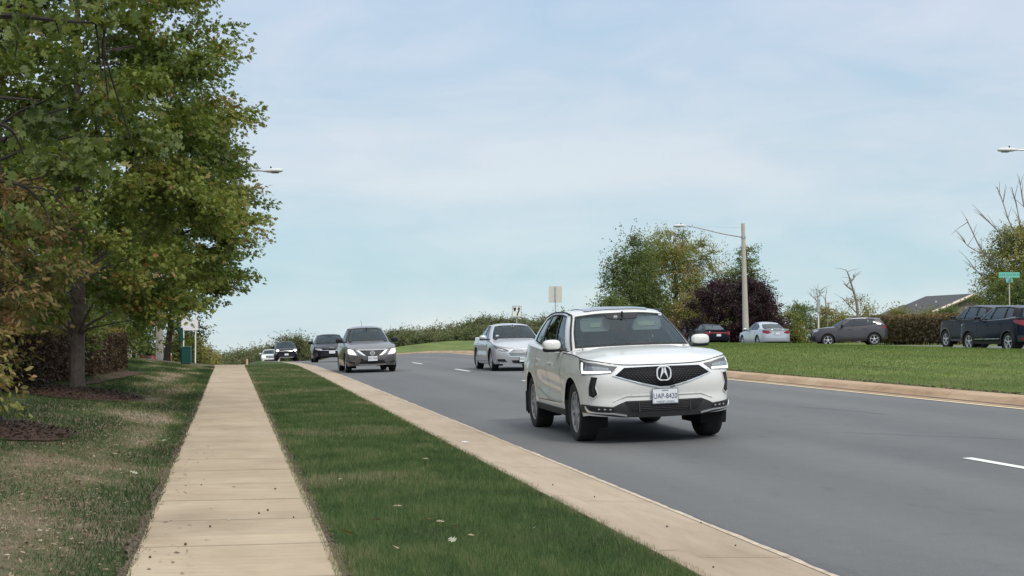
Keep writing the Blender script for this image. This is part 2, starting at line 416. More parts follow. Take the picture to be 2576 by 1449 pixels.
for k in range(44):
    for lo, hi, step, off in ((0.0, .84, 3.05, 3.3), (9.52, 10.40, 3.05, 4.1)):
        tt = off + k * step; b0 = len(v); ns = 14
        for i in range(ns + 1):
            pp = lo + (hi - lo) * i / ns; jj = rnd.uniform(-.006, .006)
            for s in (-.005, .005):
                x, y = from_pt(pp, tt + s + jj); v.append((x, y, Zpt(pp, tt) + .0165))
        for i in range(ns): a = b0 + i * 2; f.append((a, a + 2, a + 3, a + 1))
o = mesh_obj('kerb_joints', v, f, mat('kerb_joint_gap', (.15, .115, .08), .95)); o['kind'] = 'structure'
# ragged dark asphalt lip along the near gutter, pale old lip beside it
v = []; f = []
tt = -8.0; pts = []
while tt < 120:
    pts.append((tt, .855 + noise.noise(Vector((tt * 1.3, 3, 0))) * .022 + rnd.uniform(-.006, .006), .020 + abs(noise.noise(Vector((tt * .5, 9, 0)))) * .05))
    tt += .12 if tt < 40 else .5
for (ta, pa, wa) in pts:
    for q in (pa - .004, pa + wa * .5):
        x, y = from_pt(q, ta); v.append((x, y, Zpt(max(.85, q), ta) + .010))
for i in range(len(pts) - 1): a = 2 * i; f.append((a, a + 1, a + 3, a + 2))
o = mesh_obj('asphalt_lip', v, f, m_tar); o['kind'] = 'structure'
v = []; f = []
for (ta, pa, wa) in pts:
    for q in (.80, pa - .004):
        x, y = from_pt(q, ta); v.append((x, y, Zpt(q, ta) + .0095))
for i in range(len(pts) - 1): a = 2 * i; f.append((a, a + 1, a + 3, a + 2))
o = mesh_obj('gutter_lip', v, f, mat('gutter_lip_concrete', (.43, .36, .275), .9, noise_s=9, noise_a=.25)); o['kind'] = 'structure'
# lane markings
mw = mat('road_paint_white', (.70, .70, .68), .7, noise_s=30, noise_a=.12)
v = []; f = []
def mark(p0, p1, t0, t1, z=.005):
    n = max(1, int((t1 - t0) / .6)); b0 = len(v)
    for i in range(n + 1):
        tt = t0 + (t1 - t0) * i / n
        for p in (p0 + rnd.uniform(-.003, .003), p1 + rnd.uniform(-.003, .003)):
            x, y = from_pt(p, tt); v.append((x, y, Zpt(p, tt) + z))
    for i in range(n): a = b0 + 2 * i; f.append((a, a + 1, a + 3, a + 2))
_, T0 = to_pt(*(at(2432, 1157, 15.3).xy)); _, T1 = to_pt(*(at(1150, 931, 49.5).xy))
for k in range(-1, 12):
    te = T0 + .0 - 3.05 + k * 11.75          # dashes end at T0
    mark(4.69, 4.80, te, te + 3.05)
o = mesh_obj('lane_marking', v, f, mw); o['kind'] = 'structure'
v = []; f = []
mark(9.36, 9.47, -8, 150, .006)
o = mesh_obj('edge_line', v, f, mat('road_paint_cream', (.66, .56, .36), .7, noise_s=20, noise_a=.15)); o['kind'] = 'structure'
v = []; f = []
# crack sealed across the road on the right
for path in ([(5.0, 18.5), (5.6, 17.6), (6.2, 16.9), (6.9, 15.6), (7.5, 14.6), (8.0, 13.6)], [(6.6, 24), (6.9, 22.6), (7.0, 21.5)]):
    b0 = len(v); dens = catmull([list(q) for q in path], 10)
    for i, (p, t_) in enumerate(dens):
        for s in (-.011, .011):
            x, y = from_pt(p + s + noise.noise(Vector((t_ * 3, 1, 0))) * .03, t_); v.append((x, y, Zpt(p, t_) + .004))
    for i in range(len(dens) - 1): a = b0 + 2 * i; f.append((a, a + 1, a + 3, a + 2))
o = mesh_obj('road_crack', v, f, m_tar); o['kind'] = 'structure'
v = []; f = []; pts = []; tt = 0.0
while tt < 110: pts.append(tt); tt += .35
for ta in pts:
    for q in (9.80 - abs(noise.noise(Vector((ta * .8, 4, 0)))) * .10, 9.885):
        x, y = from_pt(q, ta); v.append((x, y, Zpt(q, ta) + .014))
for i in range(len(pts) - 1): a = 2 * i; f.append((a, a + 1, a + 3, a + 2))
o = mesh_obj('gutter_dirt', v, f, mat('gutter_dirt', (.13, .085, .055), .95, noise_s=5, noise_a=.35)); o['kind'] = 'structure'
# worn bare soil along the slab edges
for nm, pe, sg, wmax in (('soil_edge', -3.145, -1, .10), ('soil_edge', -1.955, 1, .055)):
    v = []; f = []; pts = []; tt = 3.0
    while tt < 56: pts.append(tt); tt += .05 if tt < 18 else .15
    for ta in pts:
        n_ = noise.noise(Vector((ta * 1.1, sg * 5, 0))) * .6 + noise.noise(Vector((ta * 5, sg * 9, 2))) * .35; inn = max(-.004, .016 * n_ + .006 * rnd.random()) ; outw = max(.012, wmax * (.45 + .9 * n_))
        for q in (pe - sg * inn, pe + sg * outw):
            x, y = from_pt(q, ta); v.append((x, y, Zpt(pe, ta) + .0035 + (.012 if q * sg > pe * sg else 0)))
    for i in range(len(pts) - 1): a = 2 * i; f.append((a, a + 1, a + 3, a + 2) if sg > 0 else (a + 1, a, a + 2, a + 3))
    o = mesh_obj(nm, v, f, mat('soil_edge', (.10, .068, .045), .95, noise_s=14, noise_a=.5)); o['kind'] = 'structure'
# lawns
strip('verge_lawn', frange(-1.97, .0, .25), TS, -.012, m_verge)
strip('left_lawn', frange(-9, -3.13, .45), TS, -.012, m_lawn)
strip('left_field', [-60, -40, -25, -18, -14, -11, -9], TS, -.014, m_lawn)
strip('median_lawn', frange(10.40, 24.2, .8), TS, -.004, m_median)
strip('far_lawn', [33.2, 34, 38, 45, 60, 90], TS, -.01, m_median)
# ------------------------------------------------------------------ patch tools
def pip(pts, poly):
    x, y = pts[:, 0], pts[:, 1]; ins = np.zeros(len(pts), bool); n = len(poly)
    for i in range(n):
        x1, y1 = poly[i]; x2, y2 = poly[(i + 1) % n]
        c = ((y1 > y) != (y2 > y))
        with np.errstate(divide='ignore', invalid='ignore'):
            xi = (x2 - x1) * (y - y1) / (y2 - y1 if y2 != y1 else 1e-12) + x1
        ins ^= c & (x < xi)
    return ins
def resample(poly, step, closed=True):
    outp = []
    q = [tuple(poly[0])]
    for a in poly[1:]:
        if abs(a[0] - q[-1][0]) + abs(a[1] - q[-1][1]) > 1e-5: q.append(tuple(a))
    if closed and len(q) > 2 and abs(q[0][0] - q[-1][0]) + abs(q[0][1] - q[-1][1]) < 1e-5: q.pop()
    poly = q; n = len(poly)
    for i in range(n if closed else n - 1):
        a = np.array(poly[i], float); b = np.array(poly[(i + 1) % n], float)
        k = max(1, int(math.ceil(np.max(np.abs(b - a) / np.array(step)))))
        for j in range(k): outp.append(tuple(a + (b - a) * j / k))
    if not closed: outp.append(tuple(poly[-1]))
    return outp
def cdt(outline, holes, step):
    st = step if hasattr(step, '__len__') else (step, step)
    loops = [resample(outline, st)] + [resample(h, st) for h in holes]
    pts = []; edges = []
    for lp in loops:
        b = len(pts); n = len(lp); pts += lp
        edges += [(b + i, b + (i + 1) % n) for i in range(n)]
    A = np.array(loops[0]); lo = A.min(0); hi = A.max(0)
    gx = np.arange(lo[0] + st[0] * .5, hi[0], st[0]); gy = np.arange(lo[1] + st[1] * .5, hi[1], st[1])
    if len(gx) and len(gy):
        G = np.array([(a, b) for a in gx for b in gy])
        k = pip(G, loops[0])
        for h in loops[1:]: k &= ~pip(G, h)
        G = G[k]
        if len(G):
            B = np.array(pts) / np.array(st)
            D = np.min(((G[:, None, :] / np.array(st) - B[None]) ** 2).sum(-1), 1)
            pts += [tuple(g) for g in G[D > .30]]
    r = delaunay_2d_cdt([Vector(p) for p in pts], edges, [], 0, 1e-6)
    V = np.array([tuple(v) for v in r[0]]); F = [f for f in r[2]]
    C = np.array([V[list(f)].mean(0) for f in F])
    k = pip(C, loops[0])
    for h in loops[1:]: k &= ~pip(C, h)
    return V, [F[i] for i in range(len(F)) if k[i]], loops
def offset_map(fn, uv, off):
    e = 2e-3
    p = fn(*uv); a = fn(uv[0] + e, uv[1]) - fn(uv[0] - e, uv[1]); b = fn(uv[0], uv[1] + e) - fn(uv[0], uv[1] - e)
    n = np.cross(a, b); L = np.linalg.norm(n); n = n / L if L > 1e-12 else np.array((0, 0, 1.0))
    return p, n
def surf(fn, outline, holes=(), step=.06, off=0.0, depth=0.0, sgn=1.0, skirt=True):
    """outline in the surface's own (u, v) turned into a mesh lying on it, proud by off, its rim running back by depth"""
    V, F, loops = cdt(outline, list(holes), step)
    v = []; 
    for uv in V:
        p, n = offset_map(fn, uv, off); v.append(p + n * off * sgn)
    f = [tuple(q) for q in F]
    if depth:
        for lp in loops[:1]:
            b = len(v); n_ = len(lp)
            for uv in lp:
                p, n = offset_map(fn, uv, off); v.append(p + n * off * sgn); v.append(p + n * (off - depth) * sgn)
            f += [(b + 2 * i, b + 2 * ((i + 1) % n_), b + 2 * ((i + 1) % n_) + 1, b + 2 * i + 1) for i in range(n_)]
    return v, f
def mirror(v, f): return [(a, -b, c) for a, b, c in v], [tuple(reversed(q)) for q in f]

class Car:
    def __init__(s, S):
        s.S = S
        P = catmull(S['plan'], 24); d = np.r_[0, np.cumsum(np.linalg.norm(np.diff(P, axis=0), axis=1))]
        n = 320; s.U = np.linspace(0, d[-1], n); s.P = np.c_[np.interp(s.U, d, P[:, 0]), np.interp(s.U, d, P[:, 1])]
        T = np.gradient(s.P, s.U, axis=0); T /= np.linalg.norm(T, axis=1)[:, None]
        s.N = np.c_[-T[:, 1] * -1, T[:, 0] * -1]
        s.N = np.c_[T[:, 1], -T[:, 0]]
        if s.N[0, 0] < 0: s.N *= -1
        s.N[0] = (1, 0); s.N[-1] = (-1, 0)
        s.umax = s.U[-1]
        s.zt = [(s.uof(k, a), z) for k, a, z in S['ztop']]; s.zb = [(s.uof(k, a), z) for k, a, z in S['zbot']]
        zt = np.array(s.zt); s.ztd = catmull(zt, 8)
        s.G0 = catmull(S['base'], 16); s.G1 = catmull(S['roof'], 16); s.GW = np.linspace(0, len(S['base']) - 1, len(s.G0))
        s.wmax = len(S['base']) - 1
    def uof(s, k, a):
        if k == 'u': return a if a >= 0 else s.umax + a
        if k == 'x': return float(np.interp(-a, -s.P[:, 0], s.U))
        h = np.argmax(s.P[:, 1])
        if k == 'y': return float(np.interp(a, s.P[:h, 1], s.U[:h]))
        if k == 'ry': return float(np.interp(-a, -s.P[h:, 1], s.U[h:]))
    def ztop(s, u): return float(np.interp(u, s.ztd[:, 0], s.ztd[:, 1]))
    def zbot(s, u):
        z = float(np.interp(u, [a for a, _ in s.zb], [b for _, b in s.zb])); x = float(np.interp(u, s.U, s.P[:, 0]))
        for xa, R, zc in s.S['arches']:
            if abs(x - xa) < R: z = max(z, zc + math.sqrt(max(0, R * R - (x - xa) ** 2)) * s.S.get('archk', 1))
        return z
    def B(s, u, z):
        """point of the lower body shell; u < 0 is the mirrored side"""
        m = 1
        if u < 0: u = -u; m = -1
        if u > s.umax: u = 2 * s.umax - u; m = -m
        px = np.interp(u, s.U, s.P[:, 0]); py = np.interp(u, s.U, s.P[:, 1])
        nx = np.interp(u, s.U, s.N[:, 0]); ny = np.interp(u, s.U, s.N[:, 1])
        fx = lerpk(s.S['fx'], z) * max(nx, 0) ** 1.5; rx = lerpk(s.S['rx'], z) * max(-nx, 0) ** 1.5
        ey = min(1.0, max(0.0, abs(ny) - .06) * 1.07); sy = lerpk(s.S['sy'], z) * ey
        if 'crease' in s.S: sy += s.S['crease'](px, z) * ey
        return np.array((px + fx - rx, (py + sy) * m if py > 1e-6 else 0.0, z))
    def H(s, w, v):
        """greenhouse shell"""
        m = 1
        if w < 0: w = -w; m = -1
        if w > s.wmax: w = 2 * s.wmax - w; m = -m
        a = np.array([np.interp(w, s.GW, s.G0[:, i]) for i in range(3)]); b = np.array([np.interp(w, s.GW, s.G1[:, i]) for i in range(3)])
        p = a + (b - a) * v
        bl = 4 * v * (1 - v)
        side = 1 if 2.6 < w < s.wmax - 2 else .35
        p[1] += .022 * bl * side; p[2] += .012 * bl * (1 - side)
        p[1] = max(p[1], 0.0) * m
        return p
    def half(s, name, fns, parent, m, sharp=40, mats=None):
        """fns: list of (verts, faces) built on the +y side; mirrored and welded along the centre"""
        v = []; f = []
        for vv, ff in fns:
            vv = [tuple(q) for q in vv]; b = len(v); v += vv; f += [tuple(i + b for i in q) for q in ff]
            mv, mf = mirror(vv, ff); b = len(v); v += mv; f += [tuple(i + b for i in q) for q in mf]
        o = mesh_obj(name, v, f, m, parent, False)
        bm = bmesh.new(); bm.from_mesh(o.data)
        bmesh.ops.remove_doubles(bm, verts=bm.verts, dist=.0015)
        bmesh.ops.recalc_face_normals(bm, faces=bm.faces); bm.to_mesh(o.data); bm.free()
        o.data.polygons.foreach_set('use_smooth', [True] * len(o.data.polygons)); o.data.set_sharp_from_angle(angle=math.radians(sharp))
        return o
    # -- coordinates for features
    def uv(s, face, pts):
        r = []
        for a, z in pts:
            if face == 'f': r.append((math.copysign(s.uof('y', abs(a)), a), z))
            elif face == 's': r.append((s.uof('x', a), z))
            else:
                u = s.uof('ry', abs(a)); r.append((2 * s.umax - u if a < 0 else u, z))
        return r
    def decal(s, name, face, pts, m, parent, off=.004, depth=.02, step=.05, mirr=False, both=False, smooth=True, holes=()):
        """flat-on-body feature; both = second copy object on the other side"""
        outl = s.uv(face, pts); hl = [s.uv(face, h) for h in holes]
        v, f = surf(s.B, outl, hl, step, off, depth, s.sgn(outl))
        v = [tuple(q) for q in v]
        o = mesh_obj(name, v, f, m, parent, False)
        s.fin(o)
        if both:
            mv, mf = mirror(v, f); o2 = mesh_obj(name, mv, mf, m, parent, False); s.fin(o2); return o, o2
        return o
    def sgn(s, outl):
        c = np.mean(outl, 0); p, n = offset_map(s.B, c, 0); q = np.array((0, 0, p[2])) if abs(p[0]) < s.S['f'] * .7 else np.array((0, 0, p[2]))
        return 1.0 if np.dot(n, p - q) > 0 else -1.0
    def fin(s, o, sharp=40):
        bm = bmesh.new(); bm.from_mesh(o.data)
        bmesh.ops.remove_doubles(bm, verts=bm.verts, dist=.0008)
        bmesh.ops.recalc_face_normals(bm, faces=bm.faces); bm.to_mesh(o.data); bm.free()
        o.data.polygons.foreach_set('use_smooth', [True] * len(o.data.polygons)); o.data.set_sharp_from_angle(angle=math.radians(sharp))
    def ribbon(s, face, pts, w, off, fn=None):
        """thin strip following a polyline on the body, as (v, f)"""
        P = s.uv(face, pts) if fn is None else pts
        fn = fn or s.B
        P = [np.array(q, float) for q in resample(P, (.04, .04), False)]
        sg = s.sgn(P) if fn == s.B else 1.0
        v = []; f = []
        for i, q in enumerate(P):
            t = P[min(i + 1, len(P) - 1)] - P[max(i - 1, 0)]; t /= (np.linalg.norm(t) + 1e-9); nn = np.array((-t[1], t[0])) * w / 2
            for k in (-1, 1):
                p, n = offset_map(fn, q + nn * k, 0); v.append(tuple(p + n * off * sg))
        for i in range(len(P) - 1): a = 2 * i; f.append((a, a + 1, a + 3, a + 2))
        return v, f
    # -- shells
    def lower(s, step=.07):
        us = [0]; 
        us = list(np.arange(0, s.umax, .045)) + [s.umax]
        for xa, R, zc in s.S['arches']:
            for e in np.linspace(-1, 1, 25): us.append(s.uof('x', xa + R * math.sin(e * math.pi / 2) * .9995))
            for e in (-1.003, 1.003): us.append(s.uof('x', xa + R * e))
        us = sorted(set(round(u, 5) for u in us))
        bot = []
        for u in us: bot.append((u, s.zbot(u)))
        top = [(u, s.ztop(u)) for u in list(np.arange(0, s.umax, .06)) + [s.umax]]
        # drop near-vertical duplicates
        return surf(s.B, bot + top[::-1], (), (step, step * .8), 0, 0)
    def caps(s):
        outl = []
        S = s.S; vs = []; fs = []
        def rows(us, cen, n=14):
            v = []; f = []
            for u in us:
                e = s.B(u, s.ztop(u)); zc = lerpk(cen, e[0])
                for k in range(n + 1):
                    q = 1 - k / n
                    yy = e[1] * q; z = zc + (e[2] - zc) * abs(q) ** 2.4
                    if cen is not S.get('deckc'): z += S.get('bulge', .010) * (1 - sm(.46, .60, yy)) * sm(0, .35, S['f'] - .10 - e[0])
                    v.append((e[0], yy, z))
            for i in range(len(us) - 1):
                for k in range(n): a = i * (n + 1) + k; f.append((a, a + 1, a + n + 2, a + n + 1))
            return v, f
        uh = s.uof('x', S['hood_end']); us = list(np.linspace(0, s.uof('y', S['hw'] * .9), 16)) + list(np.linspace(s.uof('y', S['hw'] * .9), uh, 16))[1:]
        outl.append(rows(us, s.hoodc()))
        if S.get('deck_start') is not None:
            ud = s.uof('x', S['deck_start']); outl.append(rows(list(np.linspace(ud, s.umax, 26)), S['deckc']))
            pairs = [(s.uof('x', S['hood_end']), 2.7)] + [(s.uof('x', S['base'][k][0]), k) for k in (3, 4, 5, 6) if S['base'][k][0] < S['hood_end'] - .05] + [(ud, 6.6)]
        else:
            pairs = [(s.uof('x', S['hood_end']), 2.7)] + [(s.uof('x', S['base'][k][0]), k) for k in (3, 4, 5, 6) if S['base'][k][0] < S['hood_end'] - .05] + [(s.uof('ry', S['hw'] * .75), 7), (s.umax, 8)]
        v = []; f = []; A = np.array(pairs); us = np.linspace(A[0, 0], A[-1, 0], 60)
        for u in us:
            w = np.interp(u, A[:, 0], A[:, 1]); e = s.B(u, s.ztop(u)); g = s.H(w, 0)
            for k in range(5):
                q = k / 4; p = e + (g - e) * q; p[2] += .012 * math.sin(q * math.pi); v.append(tuple(p))
        for i in range(len(us) - 1):
            for k in range(4): a = i * 5 + k; f.append((a, a + 1, a + 6, a + 5))
        outl.append((v, f)); return outl
    def hoodc(s):
        e = s.B(0, s.ztop(0)); return sorted([(e[0], e[2])] + [tuple(q) for q in s.S['hoodc']])
    def rooff(s):
        S = s.S; ws = list(np.linspace(0, 3, 24)) + list(np.linspace(3, s.wmax - 2, 30))[1:] + list(np.linspace(s.wmax - 2, s.wmax, 18))[1:]
        v = []; f = []; n = 9
        for w in ws:
            e = s.H(w, 1); zc = lerpk(S['roofc'], e[0])
            for k in range(n + 1):
                q = 1 - k / n; v.append((e[0], e[1] * q, zc + (e[2] - zc) * q ** 2.6))
        for i in range(len(ws) - 1):
            for k in range(n): a = i * (n + 1) + k; f.append((a, a + 1, a + n + 2, a + n + 1))
        return v, f
    def green(s, holes):
        """pillars and frames: greenhouse half shell with window openings"""
        top = [(w, 1.0) for w in np.linspace(0, s.wmax, 50)]; bot = [(w, 0.0) for w in np.linspace(0, s.wmax, 50)]
        return surf(s.H, bot + top[::-1], holes, (.16, .14), 0, 0)

def wheel(car, x, y, R, W, rimR, style, parent, mt, mr, md, data):
    """wheel > tyre, rim ; wheel itself is the dark disc and hub behind the spokes"""
    key = style
    if key not in data:
        b = MB(); w2 = W / 2
        prof = [(R * .995, 0), (R, w2 * .35), (R * .992, w2 * .72), (R * .955, w2 * .95), (R * .86, w2 * 1.03), (rimR * 1.04, w2 * .93), (rimR * .98, w2 * .80), (rimR * .96, -w2 * .8), (rimR * 1.04, -w2 * .93), (R * .86, -w2 * 1.03), (R * .955, -w2 * .95), (R * .992, -w2 * .72), (R, -w2 * .35)]
        b.lathe(prof, 40, 'y', closed=True)
        for g in (-.45, -.15, .15, .45):     # tread grooves as dark proud lines are left to the profile
            pass
        ty = b.build('tyre', mt); 
        b = MB(); b.lathe([(rimR * 1.0, w2 * .86), (rimR * .93, w2 * .84), (rimR * .90, w2 * .55), (rimR * .88, -w2 * .6)], 40, 'y')
        ns = {'five': 5, 'ten': 10, 'seven': 7, 'cover': 5, 'split': 5}.get(style.split('_')[0], 5)
        for k in range(ns):
            a = 2 * math.pi * k / ns + .3
            wd = {'five': .115, 'ten': .045, 'seven': .08, 'cover': .17, 'split': .10}[style.split('_')[0]]
            def pt(r, da): return (r * math.cos(a + da), r * math.sin(a + da))
            r0, r1 = .05, rimR * .93
            if style.startswith('split'):
                for sg in (-1, 1):
                    poly = [pt(r0, .35 * sg), pt(r0 + .05, .30 * sg + .1), pt(r1, .30 * sg + .06), pt(r1, .30 * sg - .16 * 1)]
                    b.prism(poly, w2 * .45, w2 * .78, 'y')
                poly = [pt(.03, -1.0), pt(r1 * .55, -.30), pt(r1 * .62, 0), pt(r1 * .55, .30), pt(.03, 1.0)]
                b.prism(poly, w2 * .40, w2 * .74, 'y')
            else:
                poly = [pt(r0, -wd * 3.0), pt(r1 * .6, -wd * 1.1), pt(r1, -wd * 1.25), pt(r1, wd * 1.25), pt(r1 * .6, wd * 1.1), pt(r0, wd * 3.0)]
                b.prism(poly, w2 * .45, w2 * .80, 'y')
        b.lathe([(0, w2 * .86), (.045, w2 * .84), (.07, w2 * .72), (.075, w2 * .4)], 20, 'y')
        ri = b.build('rim', mr)
        b = MB(); b.lathe([(0, w2 * .30), (rimR * .72, w2 * .28), (rimR * .74, 0), (rimR * .9, -w2 * .5), (0, -w2 * .6)], 28, 'y'); hub = b.build('wheel', md)
        data[key] = (hub.data, ty.data, ri.data)
        for o in (hub, ty, ri): bpy.data.objects.remove(o)
    h, t_, r_ = data[key]
    W0 = bpy.data.objects.new('wheel', h); link(W0); W0.parent = parent; W0.location = (x, y, R)
    if y < 0: W0.rotation_euler = (0, 0, math.pi)
    for nm, d in (('tyre', t_), ('rim', r_)):
        o = bpy.data.objects.new(nm, d); link(o); o.parent = W0
    return W0

def text_mesh(txt, size, depth, font_sx=1.0):
    cu = bpy.data.curves.new('t', 'FONT'); cu.body = txt; cu.size = size; cu.extrude = depth; cu.align_x = 'CENTER'; cu.align_y = 'CENTER'
    cu.resolution_u = 3
    o = bpy.data.objects.new('t', cu); link(o); dg = bpy.context.evaluated_depsgraph_get(); dg.update()
    me = o.evaluated_get(dg).to_mesh(); v = [(q.co.x * font_sx, q.co.y, q.co.z) for q in me.vertices]; f = [tuple(p.vertices) for p in me.polygons]
    o.evaluated_get(dg).to_mesh_clear(); bpy.data.objects.remove(o); bpy.data.curves.remove(cu)
    return v, f
def place_text(name, txt, size, M, m, parent=None, depth=.0015, sx=1.0):
    v, f = text_mesh(txt, size, depth, sx)
    v = [tuple(M @ Vector(q)) for q in v]; return mesh_obj(name, v, f, m, parent)
MX_FRONT = Matrix(((0, 0, 1, 0), (1, 0, 0, 0), (0, 1, 0, 0), (0, 0, 0, 1)))     # text plane facing +x, reading left to right for a viewer ahead of the car
MX_REAR = Matrix(((0, 0, -1, 0), (-1, 0, 0, 0), (0, 1, 0, 0), (0, 0, 0, 1)))

# shared car materials
K = lambda: None
def car_mats():
    K.tyre = mat('tyre_rubber', (.018, .018, .019), .85, noise_s=20, noise_a=.15)
    K.black = mat('black_trim', (.014, .015, .017), .5, spec=.25)
    K.grey = mat('charcoal_cladding', (.026, .027, .029), .6)
    K.dark = mat('underbody', (.008, .008, .009), .95)
    K.hub = mat('wheel_hub', (.02, .02, .02), .7)
    K.alloy = mat('alloy', (.55, .56, .58), .38, .45)
    K.alloyd = mat('machined_dark_alloy', (.36, .365, .375), .42, .35)
    K.chrome = mat('chrome', (.74, .76, .78), .20, .75)
    K.gap = mat('panel_gap', (.012, .012, .013), .9)
    K.glass = glass_mat('window_glass', (.50, .55, .56), .06, refl=(.7, .8, .86))
    K.wind = glass_mat('windshield_glass', (.62, .70, .72), .06, refl=(.42, .52, .58))
    K.tint = glass_mat('tinted_glass', (.055, .06, .065), .05, refl=(.75, .85, .9))
    K.lens = mat('lamp_lens', (.42, .43, .45), .12, .3, coat=.6)
    K.lensd = mat('lamp_housing', (.09, .095, .10), .15, .4, coat=.8)
    K.red = mat('tail_lamp_red', (.20, .006, .012), .2, coat=.3)
    K.seat = mat('seat_fabric', (.05, .052, .056), .85)
    K.seatb = mat('beige_trim', (.42, .39, .33), .8)
    K.dash = mat('dashboard', (.035, .036, .038), .7)
    K.plate = mat('number_plate', (.62, .64, .66), .45)
    K.ink = mat('plate_ink', (.02, .03, .08), .6)
    K.drl = mat('running_light', (1, 1, 1), .3, emit=(.95, .98, 1), es=1.6)
    K.warm = mat('headlight_glow', (1, .9, .8), .3, emit=(1, .74, .50), es=1.25)
    K.white_l = mat('headlight_white_glow', (1, 1, 1), .3, emit=(1, .98, .93), es=5.0)
car_mats()
def paint(name, col, metal=.0, rough=.28):
    dk = max(col) < .05
    return mat(name, col, rough, metal, coat=.06 if dk else .6, spec=.14 if dk else .5)

